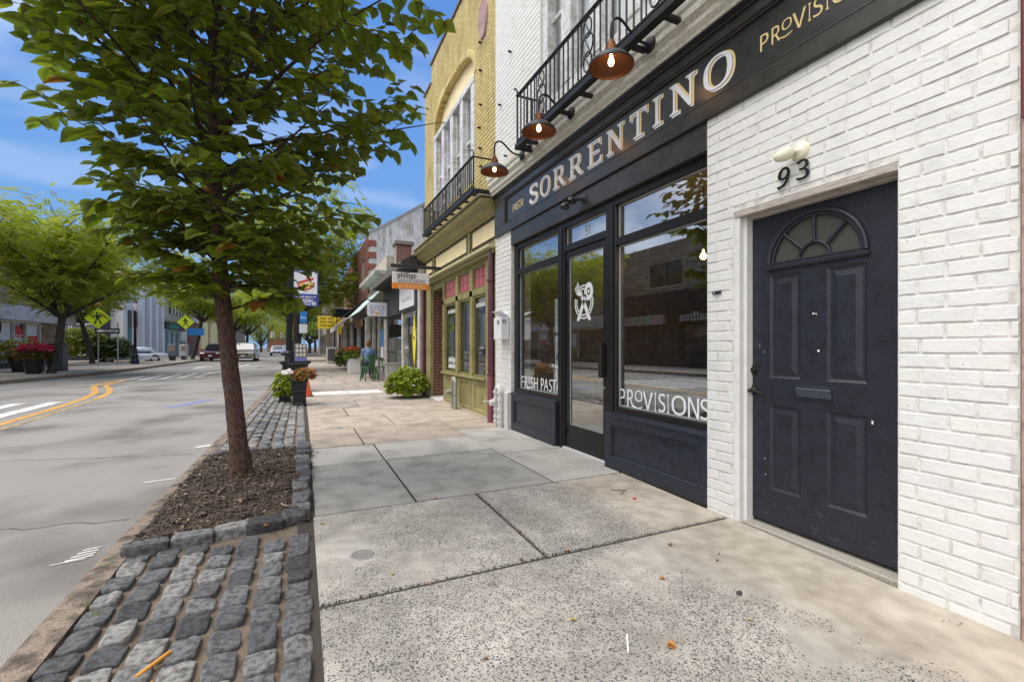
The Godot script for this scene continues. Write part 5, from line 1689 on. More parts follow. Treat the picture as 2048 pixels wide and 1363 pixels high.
	# --- juice bar
	b = thing("juice_bar", "cream shop with pale mint awning behind the juice sign", "building", P(2.6, 0, 18))
	part(b, "wall", box(2.62, 5.0, 2.3, 4.2, 15.72, 20.0), paint("cream wall paint", [0.62, 0.58, 0.5], 0.7))
	part(b, "cornice", box(2.2, 2.7, 3.55, 3.72, 15.72, 20.0, 0.02), paint("dirty white cornice", [0.55, 0.55, 0.5], 0.7))
	s = st()
	prism(s, PackedVector2Array([Vector2(-0.85, 2.28), Vector2(-0.87, 2.30), Vector2(0.03, 3.25), Vector2(0.03, 3.2)]), Transform3D(Basis(), P(2.6, 0, 20.0)), 4.2)
	part(b, "awning", s, mat("mint canvas", [0.55, 0.68, 0.64], 0.85, 0.0, {"back": [0.3, 0.36, 0.33]}))
	for k in 4:
		part(b, "post", box(2.55, 2.68, -0.05, 2.3, 15.8 + k * 1.36, 15.92 + k * 1.36, 0.01), white)
		if k < 3:
			part(b, "display_window", box(2.6, 2.606, 0.6, 2.25, 15.92 + k * 1.36, 17.16 + k * 1.36), pane)
			part(b, "apron", box(2.58, 2.68, -0.05, 0.6, 15.92 + k * 1.36, 17.16 + k * 1.36), white)
	part(b, "window_poster", box(2.585, 2.598, 1.15, 1.75, 16.3, 16.75), mat("blue poster", [0.03, 0.25, 0.6], 0.6))
	part(b, "window_poster", box(2.585, 2.598, 0.75, 1.12, 16.3, 16.75), mat("white poster", [0.75, 0.76, 0.76], 0.6))
	part(b, "inner_shell", box(4.0, 4.1, -0.1, 2.4, 15.72, 20.0), room)
	var t := thing("hanging_sign", "pale hanging board reading JUICE POD on a black rod", "sign", P(2.5, 2.5, 14.4))
	hanging_sign(t, 1.83, 2.40, 2.06, 2.47, 14.4, mat("juice sign white", [0.66, 0.67, 0.74], 0.5), 2.55, 2.6, 0.015)
	words(t, "lettering", "JUICE", facing(2.115, 2.30, 14.378), 0.14, mat("sign lilac ink", [0.24, 0.22, 0.36], 0.6), "Droid Sans", 400, 1.0, 0.002, 0.48)
	words(t, "lettering", "P  D", facing(2.115, 2.16, 14.378), 0.14, mats["sign lilac ink"], "Droid Sans", 400, 1.0, 0.002, 0.36)
	s = st()
	lathe(s, Transform3D(Basis(Vector3(1, 0, 0), PI / 2), P(2.1, 2.16, 14.38)), [[0.0, 0.006], [0.045, 0.005], [0.05, 0.0]], 16)
	part(t, "orange_dot", s, mat("dot orange", [0.75, 0.35, 0.05], 0.5))
	# --- grey stuccoed gable with red brick front
	b = thing("red_brick_building", "tall red brick building whose gable wall is streaked grey stucco", "building", P(2.7, 0, 26))
	s = st()
	prism(s, PackedVector2Array([Vector2(2.64, 3.0), Vector2(2.64, 5.95), Vector2(3.2, 6.3), Vector2(4.9, 7.43), Vector2(7.0, 8.2), Vector2(7.0, 3.0)]), Transform3D(Basis(), P(0, 0, 20.4)), 0.35)
	part(b, "gable_wall", s, mat("streaked grey stucco", [0.66, 0.66, 0.67], 0.9, 0.0, {"tex": tex.soft, "scale": 0.6, "yscale": 0.16, "coarse": tex.blotch, "cscale": 0.5, "cyscale": 0.12, "nrm": tex.rough_n, "ns": 0.4}))
	s = st()
	prism(s, PackedVector2Array([Vector2(2.58, 5.93), Vector2(2.58, 6.03), Vector2(3.2, 6.38), Vector2(4.9, 7.51), Vector2(7.0, 8.28), Vector2(7.0, 8.18), Vector2(4.9, 7.41), Vector2(3.2, 6.28)]), Transform3D(Basis(), P(0, 0, 20.45)), 0.45)
	part(b, "gable_coping", s, mat("gable coping", [0.3, 0.3, 0.31], 0.8))
	part(b, "front_wall", joined_bricks(courses(20.45, 31.0, 3.0, 5.9, [[21.6, 22.6, 3.7, 5.2], [24.2, 25.2, 3.7, 5.2], [27.0, 28.0, 3.7, 5.2]], 0.32, 0.14, 0.02, r), 2.6, shapes), redb).set_meta("kind", "stuff")
	s = st()
	wall_with_holes(s, 2.61, 2.9, 20.45, 31.0, 2.6, 5.95, [[21.6, 22.6, 3.7, 5.2], [24.2, 25.2, 3.7, 5.2], [27.0, 28.0, 3.7, 5.2]])
	part(b, "mortar_wall", s, mats["old mortar"])
	for k in 5:
		part(b, "quoin", box(2.55, 2.9, 3.4 + k * 0.5, 3.65 + k * 0.5, 20.0, 20.3, 0.01), redb)
	for d in [21.6, 24.2, 27.0]:
		var w := part(b, "window", sash(2.7, d, d + 1.0, 3.7, 5.2, 0.05), white)
		part(w, "pane", box(2.72, 2.725, 3.7, 5.2, d, d + 1.0), pane)
	s = st()
	prism(s, PackedVector2Array([Vector2(-1.05, 2.32), Vector2(-1.07, 2.34), Vector2(0.03, 3.3), Vector2(0.03, 3.22)]), Transform3D(Basis(), P(2.6, 0, 27.0)), 6.2)
	part(b, "black_awning", s, mat("black canvas", [0.025, 0.027, 0.03], 0.85))
	s = st()
	bx(s, 1.5, 2.6, 2.75, 3.2, 26.6, 26.7)
	part(b, "awning_end", s, mat("slate canvas", [0.07, 0.08, 0.11], 0.8))
	for k in 5:
		part(b, "post", box(2.52, 2.68, -0.05, 2.4, 20.5 + k * 1.6, 20.68 + k * 1.6, 0.01), white if k % 2 == 0 else dark)
		if k < 4:
			part(b, "display_window", box(2.6, 2.606, 0.5, 2.3, 20.68 + k * 1.6, 22.1 + k * 1.6), pane)
			part(b, "apron", box(2.58, 2.68, -0.05, 0.5, 20.68 + k * 1.6, 22.1 + k * 1.6), dark)
	part(b, "inner_shell", box(3.6, 3.7, -0.1, 3.0, 20.4, 40.0), room)
	for e in [[21.3, 2.05, 2.35, [0.45, 0.24, 0.12]], [23.0, 2.05, 2.35, [0.4, 0.32, 0.2]]]:
		part(b, "wood_sign", box(2.45, 2.5, e[1], e[2], e[0], e[0] + 1.2), mat("wood sign %s" % str(e[0]), e[3], 0.7))
	# --- black and white striped awning shop
	b = thing("striped_awning_shop", "narrow shop under a black and white striped awning", "building", P(2.6, 0, 33))
	part(b, "wall", box(2.62, 5.0, 2.5, 5.6, 31.0, 47.0), mat("tan brick far", [0.3, 0.2, 0.14], 0.85, 0.0, {"tex": tex.grain, "scale": 0.8}))
	for k in 12:
		s = st()
		prism(s, PackedVector2Array([Vector2(-0.85, 2.05), Vector2(-0.85, 2.3), Vector2(0.03, 2.95), Vector2(0.03, 2.9)]), Transform3D(Basis(), P(2.6, 0, 28.8 + k * 0.36)), 0.36)
		part(b, "awning_stripe", s, mats["black canvas"] if k % 2 else mat("white canvas", [0.7, 0.7, 0.68], 0.85))
	for k in 8: part(b, "post", box(2.5, 2.66, -0.05, 2.5, 31.2 + k * 2.0, 31.5 + k * 2.0), [white, mats["tan brick far"], dark][k % 3])
	for k in 7: part(b, "display_window", box(2.6, 2.606, 0.4, 2.5, 31.5 + k * 2.0, 33.2 + k * 2.0), pane)
	t = thing("hanging_sign", "square white hanging sign with a red round emblem", "sign", P(2.4, 3.5, 27.5))
	hanging_sign(t, 1.62, 2.2, 3.15, 3.95, 27.5, mat("sign white", [0.72, 0.71, 0.72], 0.5), 4.05, 2.6, 0.02)
	s = st()
	lathe(s, Transform3D(Basis(Vector3(1, 0, 0), PI / 2), P(1.91, 3.62, 27.48)), [[0.0, 0.006], [0.2, 0.005], [0.22, 0.0]], 20)
	part(t, "emblem", s, mat("emblem red", [0.6, 0.06, 0.1], 0.5))
	unreadable(t, facing(1.91, 3.62, 27.47), 0.3, 0.07, mats["sign white"])
	t = thing("yellow_hanging_sign", "big yellow hanging sign with black lettering over the pavement", "sign", P(2.0, 2.8, 33.0))
	var sy := mat("sign yellow", [0.82, 0.62, 0.03], 0.5)
	hanging_sign(t, 1.0, 2.15, 2.35, 3.2, 33.0, sy, 3.3, 2.6, 0.025)
	part(t, "banner", box(2.25, 2.5, 2.0, 4.2, 33.2, 33.25), sy)
	for y in [3.05, 2.82, 2.58]: unreadable(t, facing(1.58, y, 32.97), 0.85, 0.13, mats["sign ink"])
	b = thing("far_corner_building", "distant tan building at the end of the near row of shops", "building", P(2.6, 0, 55))
	part(b, "wall", box(2.2, 9.0, -0.1, 6.0, 47.2, 70.0), paint("far tan wall", [0.34, 0.3, 0.25], 0.8))
	for k in 4: part(b, "window", box(2.15, 2.19, 3.4, 4.9, 48.5 + k * 4.0, 50.0 + k * 4.0), mat("far dark glass", [0.05, 0.055, 0.06], 0.15))
	for k in 4: part(b, "shop_window", box(2.15, 2.19, 0.4, 2.4, 48.0 + k * 4.0, 50.8 + k * 4.0), mats["far dark glass"])

# ---------------------------------------------------------------- the far side of the road
func stone_rows(d0: float, d1: float, y0: float, y1: float, holes: Array, r: RandomNumberGenerator) -> Array:
	return courses(d0, d1, y0, y1, holes, 0.46, 0.17, 0.02, r)

func stone_wall(b: Node3D, x: float, d0: float, d1: float, y0: float, y1: float, holes: Array, shapes: Array, r: RandomNumberGenerator, toned: Array) -> void:
	var rows := stone_rows(d0, d1, y0, y1, holes, r)
	var sets := [[], [], []]
	for e in rows: sets[r.randi() % 3].append(e)
	for k in 3: part(b, "stone", joined_bricks(sets[k], x, shapes, 1.0), toned[k]).set_meta("kind", "stuff")
	var s := st()
	wall_with_holes(s, x - 0.4, x - 0.01, d0, d1, y0, y1, holes)
	part(b, "mortar_wall", s, mat("stone mortar", [0.36, 0.3, 0.23], 0.9))

func build_opposite() -> void:
	var r := RandomNumberGenerator.new()
	r.seed = 41
	var shapes := []
	for k in 6: shapes.append(brick_mesh(r, 0.008, 0.003))
	var toned := []
	for c in [[0.46, 0.34, 0.22], [0.38, 0.27, 0.17], [0.53, 0.43, 0.31]]: toned.append(mat("sandstone %d" % toned.size(), c, 0.85, 0.0, {"tex": tex.grain, "scale": 1.0, "coarse": tex.blotch, "cscale": 0.3}))
	var darkg := mat("opposite dark glass", [0.035, 0.04, 0.042], 0.08, 0.0, {"spec": 0.6})
	var white := mat("bright white render", [0.86, 0.86, 0.86], 0.6, 0.0, {"tex": tex.whisper, "scale": 0.5})
	var X := -14.0
	var s: SurfaceTool
	# --- stone building mirrored in the shop window (outside the frame), with its dark signs
	var b := thing("mirrored_stone_building", "two storey sandstone building seen only mirrored in the shop window", "building", P(-13.4, 0, 15))
	stone_wall(b, -13.4, 4.0, 24.0, 4.2, 7.0, [[18.6, 21.2, 4.6, 5.9], [11.0, 13.6, 4.6, 5.9]], shapes, r, toned)
	for d in [18.6, 11.0]:
		var w := part(b, "window", box(-13.6, -13.55, 4.6, 5.9, d, d + 2.6), darkg)
		part(w, "mullion", box(-13.55, -13.48, 4.6, 5.9, d + 1.25, d + 1.35), mat("grey frame", [0.1, 0.1, 0.1], 0.5))
	part(b, "shingle_band", box(-13.5, -13.1, 2.95, 4.2, 4.0, 24.0), mat("charcoal shingle", [0.03, 0.03, 0.032], 0.9, 0.0, {"tex": tex.streak, "scale": 1.0, "yscale": 6.0}))
	part(b, "pink_sign", box(-13.3, -13.0, 2.4, 2.95, 19.6, 23.4), mat("pink sign", [0.4, 0.25, 0.25], 0.6))
	part(b, "green_sign", box(-13.0, -12.97, 2.5, 2.88, 20.6, 22.3), mat("green sign", [0.25, 0.42, 0.22], 0.6))
	unreadable(b, across(-12.96, 2.69, 21.45), 1.2, 0.14, mat("sign ink", [0.03, 0.028, 0.03], 0.5))
	part(b, "black_sign", box(-13.2, -13.0, 2.35, 3.2, 13.0, 19.2), mat("black sign", [0.012, 0.012, 0.013], 0.4))
	words(b, "lettering", "saffron", across(-12.985, 2.72, 17.4), 0.42, mat("sign silver", [0.6, 0.58, 0.52], 0.5), "Droid Serif", 400, 1.0, 0.01, 1.9)
	s = st()
	wall_with_holes(s, -13.7, -13.4, 4.0, 24.0, 0.0, 2.95, [[19.8, 23.2, 0.5, 2.4], [14.0, 18.8, 0.4, 2.35], [5.0, 12.0, 0.5, 2.4]])
	part(b, "shop_wall", s, mat("dark shop wall", [0.05, 0.045, 0.04], 0.7))
	for e in [[19.8, 23.2], [14.0, 18.8], [5.0, 12.0]]: part(b, "display_window", box(-13.62, -13.6, 0.4, 2.4, e[0], e[1]), darkg)
	for k in 5: part(b, "shop_door_slat", box(-13.58, -13.5, 0.4, 2.3, 14.2 + k * 0.35, 14.4 + k * 0.35), mat("red wood", [0.2, 0.07, 0.03], 0.6))
	part(b, "rear_mass", box(-22, -13.8, -0.1, 6.9, 4.0, 24.0), mat("dark shop wall", [0.05, 0.045, 0.04], 0.7))
	# --- stone shop with the white fascia
	b = thing("sandstone_shop", "sandstone shop with white fascia and posters in its windows", "building", P(X, 0, 33))
	stone_wall(b, X, 26.0, 39.3, 3.2, 7.4, [], shapes, r, toned)
	stone_wall(b, X, 36.1, 39.3, 0.3, 2.5, [], shapes, r, toned)
	part(b, "white_fascia", box(X - 0.2, X + 0.55, 2.52, 3.3, 26.0, 39.35, 0.03), paint("white fascia paint", [0.74, 0.75, 0.8], 0.5))
	part(b, "dark_dado", box(X - 0.2, X + 0.06, -0.05, 0.95, 34.6, 39.3), mat("black dado", [0.02, 0.02, 0.022], 0.5))
	part(b, "dado", box(X - 0.2, X + 0.05, -0.05, 0.3, 26.0, 34.6), mats["black dado"])
	var post := mat("pale frame", [0.62, 0.58, 0.5], 0.5)
	for d in [29.6, 31.2, 33.3, 34.5, 36.0]: part(b, "window_post", box(X - 0.1, X + 0.08, 0.3, 2.52, d - 0.05, d + 0.05), post)
	part(b, "window_rail", box(X - 0.1, X + 0.07, 2.42, 2.52, 26.0, 36.0), post)
	for e in [[26.0, 29.55], [29.65, 31.15], [31.25, 33.25], [33.35, 34.45], [34.55, 35.95]]:
		var w := part(b, "display_window", box(X - 0.06, X - 0.05, 0.3, 2.42, e[0], e[1]), darkg)
	var red := mat("poster red", [0.6, 0.05, 0.04], 0.6)
	var blue := mat("poster blue", [0.03, 0.06, 0.3], 0.6)
	var wh := mat("poster white", [0.72, 0.72, 0.72], 0.6)
	s = st()
	prism(s, PackedVector2Array([Vector2(-0.47, 0.0), Vector2(-0.47, 0.35), Vector2(-0.3, 0.58), Vector2(0, 0.68), Vector2(0.3, 0.58), Vector2(0.47, 0.35), Vector2(0.47, 0.0)]), across(X - 0.045, 1.63, 33.9), 0.01)
	part(b, "poster_top", s, red)
	part(b, "poster_middle", box(X - 0.045, X - 0.035, 1.15, 1.63, 33.43, 34.37), wh)
	s = st()
	prism(s, PackedVector2Array([Vector2(-0.47, 0.0), Vector2(-0.47, -0.4), Vector2(0, -0.68), Vector2(0.47, -0.4), Vector2(0.47, 0.0)]), across(X - 0.045, 1.15, 33.9), 0.01)
	part(b, "poster_foot", s, blue)
	unreadable(b, across(X - 0.032, 1.75, 33.9), 0.8, 0.13, wh)
	unreadable(b, across(X - 0.032, 1.38, 33.9), 0.8, 0.12, mat("poster ink", [0.15, 0.17, 0.3], 0.6))
	words(b, "lettering", "GROUND", across(X - 0.032, 0.92, 33.9), 0.2, wh, "Droid Sans", 700, 1.0, 0.002, 0.75)
	for e in [[31.6, 33.2, 1.5, 2.4, wh], [31.3, 32.4, 1.9, 2.4, red], [31.8, 33.2, 0.6, 1.4, mat("poster grey", [0.3, 0.32, 0.36], 0.6)], [34.65, 35.9, 1.3, 1.75, red], [34.65, 35.9, 1.76, 2.4, wh], [34.65, 35.9, 1.0, 1.29, mat("poster tan", [0.5, 0.45, 0.42], 0.6)], [30.0, 31.0, 0.8, 2.2, wh]]:
		part(b, "window_poster", box(X - 0.046, X - 0.04, e[2], e[3], e[0], e[1]), e[4])
	part(b, "rear_mass", box(-24, X - 0.41, -0.1, 7.3, 26.0, 39.3), mats["stone mortar"])
	part(b, "roof_edge", box(X - 0.5, X + 0.1, 7.4, 7.55, 26.0, 39.35), mat("grey coping", [0.3, 0.29, 0.28], 0.8))
	# red banner brackets on the stone wall
	for e in [[38.2, 4.6]]: part(b, "red_flag", box(X + 0.05, X + 0.5, e[1], e[1] + 1.3, e[0], e[0] + 0.03), red)
	# --- dark blue shop in the side street
	b = thing("dark_blue_shop", "dark blue shop with white window frames beyond the side street", "building", P(-15, 0, 50))
	s = st()
	bx(s, -24.0, -14.85, -0.1, 6.2, 49.0, 60.0)
	part(b, "wall", s, paint("midnight blue paint", [0.03, 0.035, 0.06], 0.5))
	for e in [[-18.6, -17.2, 1.6, 3.0], [-17.0, -15.3, 0.5, 3.0]]:
		var w := part(b, "window", box(e[0], e[1], e[2], e[3], 48.93, 48.98), mat("grey glass", [0.16, 0.16, 0.155], 0.15))
		s = st()
		for f in [[e[0] - 0.06, e[0], e[2], e[3]], [e[1], e[1] + 0.06, e[2], e[3]], [e[0], e[1], e[3], e[3] + 0.06], [e[0], e[1], e[2] - 0.06, e[2]]]: bx(s, f[0], f[1], f[2], f[3], 48.9, 48.97)
		bx(s, (e[0] + e[1]) / 2 - 0.03, (e[0] + e[1]) / 2 + 0.03, e[2], e[3], 48.9, 48.94)
		part(w, "frame", s, white)
	words(b, "lettering", "& BEAUTY", facing(-16.6, 4.0, 48.95), 0.32, white, "Droid Sans", 700, 1.0, 0.02, 2.2)
	# --- white building with fins, grey heads and teal panels
	b = thing("white_fin_building", "white rendered building with tall fins, grey heads and teal panels", "building", P(-14.6, 0, 56))
	part(b, "side_wall", box(-20, -14.0, -0.1, 7.6, 50.0, 50.3), white)
	part(b, "plinth", box(-14.85, -13.9, -0.1, 0.75, 49.9, 51.2), mat("navy plinth", [0.03, 0.035, 0.06], 0.5))
	var grey := paint("grey head paint", [0.1, 0.09, 0.09], 0.6)
	var navyp := paint("slate blue panel", [0.06, 0.075, 0.11], 0.5)
	part(b, "back_wall", box(-14.9, -14.5, -0.1, 8.4, 50.3, 62.5), white)
	part(b, "front_corner", box(-14.5, -13.95, -0.1, 8.4, 50.3, 50.9), white)
	part(b, "grey_head", box(-14.49, -14.2, 3.0, 4.5, 50.9, 54.6), grey)
	for k in 2: part(b, "teal_panel", box(-14.49, -14.35, 0.0, 3.0, 51.0 + k * 1.45, 52.4 + k * 1.45), paint("teal paint", [0.04, 0.3, 0.28], 0.5))
	for k in 4: part(b, "fin", box(-14.5, -13.9, -0.1, 8.4, 55.0 + k * 2.35, 55.7 + k * 2.35, 0.02), white)
	for k in 3:
		part(b, "grey_head", box(-14.49, -14.3, 3.0, 8.0, 55.71 + k * 2.35, 57.34 + k * 2.35), grey)
		part(b, "navy_panel", box(-14.49, -14.35, 0.3, 3.0, 55.71 + k * 2.35, 57.34 + k * 2.35), navyp)
	# --- teal shop with cream storey
	b = thing("teal_sign_shop", "shop with teal sign band and cream upper storey", "building", P(-14.2, 0, 68))
	part(b, "upper_wall", box(-16, -13.8, 4.2, 9.0, 62.6, 73.0), paint("cream far wall", [0.66, 0.62, 0.5], 0.7))
	var w2 := part(b, "window", box(-13.82, -13.75, 5.0, 7.6, 64.0, 71.0), darkg)
	for k in 4: part(w2, "mullion", box(-13.76, -13.7, 5.0, 7.6, 65.2 + k * 1.5, 65.4 + k * 1.5), white)
	part(b, "sign_band", box(-14.0, -13.7, 3.2, 4.0, 62.6, 73.0), mat("black sign", [0.012, 0.012, 0.013], 0.4))
	unreadable(b, across(-13.68, 3.6, 66.0), 4.2, 0.5, mat("teal letter", [0.05, 0.5, 0.45], 0.5))
	part(b, "shop_wall", box(-16, -14.0, -0.1, 3.2, 62.6, 73.0), mat("mint front", [0.4, 0.5, 0.46], 0.6))
	for k in 4: part(b, "door_panel", box(-14.02, -13.95, 0.0, 2.9, 63.6 + k * 2.3, 64.6 + k * 2.3), mat("dark teal front", [0.05, 0.12, 0.12], 0.4))
	part(b, "wall_sign", box(-13.9, -13.2, 1.9, 3.1, 70.0, 70.1), white)
	# --- brick and stone buildings where the street bends
	b = thing("narrow_red_building", "narrow red brick building with tall white windows at the bend", "building", P(-13.8, 0, 76))
	part(b, "wall", box(-16, -13.6, -0.1, 10.5, 73.1, 80.0), mat("red brick far", [0.28, 0.12, 0.08], 0.85, 0.0, {"tex": tex.grain, "scale": 0.8}))
	for k in 3:
		for j in 2: part(b, "window", box(-13.62, -13.5, 4.6 + j * 2.8, 6.6 + j * 2.8, 73.9 + k * 2.0, 75.0 + k * 2.0), white)
	b = thing("far_stone_building", "distant tan stone building with white oval sign and entrance", "building", P(-13, 0, 92))
	part(b, "wall", box(-24, -11.4, -0.1, 7.5, 90.0, 91.0), toned[1])
	part(b, "side", box(-12.4, -11.4, -0.1, 7.5, 91.0, 118.0), toned[0])
	part(b, "entrance", box(-17.6, -15.4, 0.0, 2.6, 89.9, 89.98), mat("entrance blue", [0.06, 0.1, 0.18], 0.3))
	part(b, "entrance_frame", box(-17.8, -15.2, 2.6, 3.6, 89.85, 89.98), white)
	s = st()
	lathe(s, Transform3D(Basis(Vector3(1, 0, 0), PI / 2).scaled_local(Vector3(1.5, 1, 0.7)), P(-16.2, 4.4, 89.9)), [[0.0, 0.05], [0.7, 0.04], [0.72, 0.0]], 20)
	part(b, "oval_sign", s, white)
	for k in 3: part(b, "window", box(-15.0 + k * 1.3, -14.0 + k * 1.3, 0.8, 5.2, 89.9, 89.97), mat("yellowish window", [0.3, 0.32, 0.2], 0.3))
	# --- ends of the street
	b = thing("street_end_house", "small red brick house with grey roof at the end of the street", "building", P(-4, 0, 150))
	part(b, "wall", box(-9, -1, -0.1, 7.5, 150, 160), mats["red brick far"])
	s = st()
	prism(s, PackedVector2Array([Vector2(-9.6, 7.4), Vector2(-5.0, 11.5), Vector2(-0.4, 7.4)]), Transform3D(Basis(), P(0, 0, 161)), 12.0)
	part(b, "roof", s, mat("grey roof", [0.2, 0.2, 0.21], 0.8))
	for k in 3: part(b, "window", box(-8.2 + k * 2.6, -7.0 + k * 2.6, 3.8, 5.8, 149.9, 149.98), white)

# ---------------------------------------------------------------- trees
func leaf_picture() -> Texture2D:
	if tex.has("leaf"): return tex["leaf"]
	var n := 128
	var im := Image.create(n, n, false, Image.FORMAT_RGB8)
	var nz := noise(3, 0.06, 3)
	for j in n:
		for i in n:
			var u := (i + 0.5) / n
			var v := absf((j + 0.5) / n - 0.5) * 2.0
			var f := fposmod((u - v * 0.42) * 7.0, 1.0)
			var vein := clampf(1.0 - absf(f - 0.5) * 11.0, 0, 1) * clampf(1.0 - v * 0.7, 0, 1)
			vein = maxf(vein, clampf(1.0 - v * 22.0, 0, 1))
			var c := 0.88 + 0.10 * nz.get_noise_2d(i, j) + 0.2 * vein
			im.set_pixel(i, j, Color(c * (1.0 + 0.06 * vein), c, c * 0.92))
	tex["leaf"] = ImageTexture.create_from_image(im)
	return tex["leaf"]

# broad toothed leaf, one unit long, base at the origin, tip along +x, upper side +y
func leaf_mesh(r: RandomNumberGenerator, fold := 0.16, curl := 0.22) -> ArrayMesh:
	var s := st()
	s.set_smooth_group(0)
	var prof := [[0.0, 0.0], [-0.03, 0.13], [0.02, 0.28], [0.12, 0.40], [0.16, 0.385], [0.27, 0.455], [0.31, 0.43], [0.43, 0.44], [0.47, 0.405], [0.58, 0.36], [0.62, 0.32], [0.73, 0.24], [0.77, 0.2], [0.86, 0.11], [1.0, 0.0]]
	var tw := r.randf_range(-0.15, 0.15)
	var lean := r.randf_range(-0.06, 0.06)
	var put := func(t: float, w: float, side: float) -> void:
		var y: float = fold * w * (1.0 + r.randf_range(-0.15, 0.15)) - curl * t * t + tw * w * side * t
		s.set_uv(Vector2(clampf(t, 0, 1), 0.5 + side * w * 1.08))
		s.add_vertex(Vector3(t, y, w * side + lean * sin(PI * clampf(t, 0, 1))))
	for side in [-1.0, 1.0]:
		for k in prof.size() - 1:
			var a: Array = prof[k]; var b: Array = prof[k + 1]
			var ma := clampf(a[0], 0, 1); var mb := clampf(b[0], 0, 1)
			r.seed = 77 + k; put.call(ma, 0.0, side); put.call(a[0], a[1], side); r.seed = 78 + k; put.call(b[0], b[1], side)
			if k > 0 and k < prof.size() - 2 and mb > ma:
				put.call(ma, 0.0, side); put.call(b[0], b[1], side); put.call(mb, 0.0, side)
	return as_mesh(s)

func bough(pts: Array, from: Vector3, dir: Vector3, length: float, n: int, lift: float, r: RandomNumberGenerator, wander := 0.12) -> void:
	var p := from
	pts.append(p)
	for k in n:
		dir = (dir + Vector3(r.randf_range(-wander, wander), r.randf_range(-wander, wander) * 0.6 + lift / n, r.randf_range(-wander, wander))).normalized()
		p += dir * (length / n)
		pts.append(p)

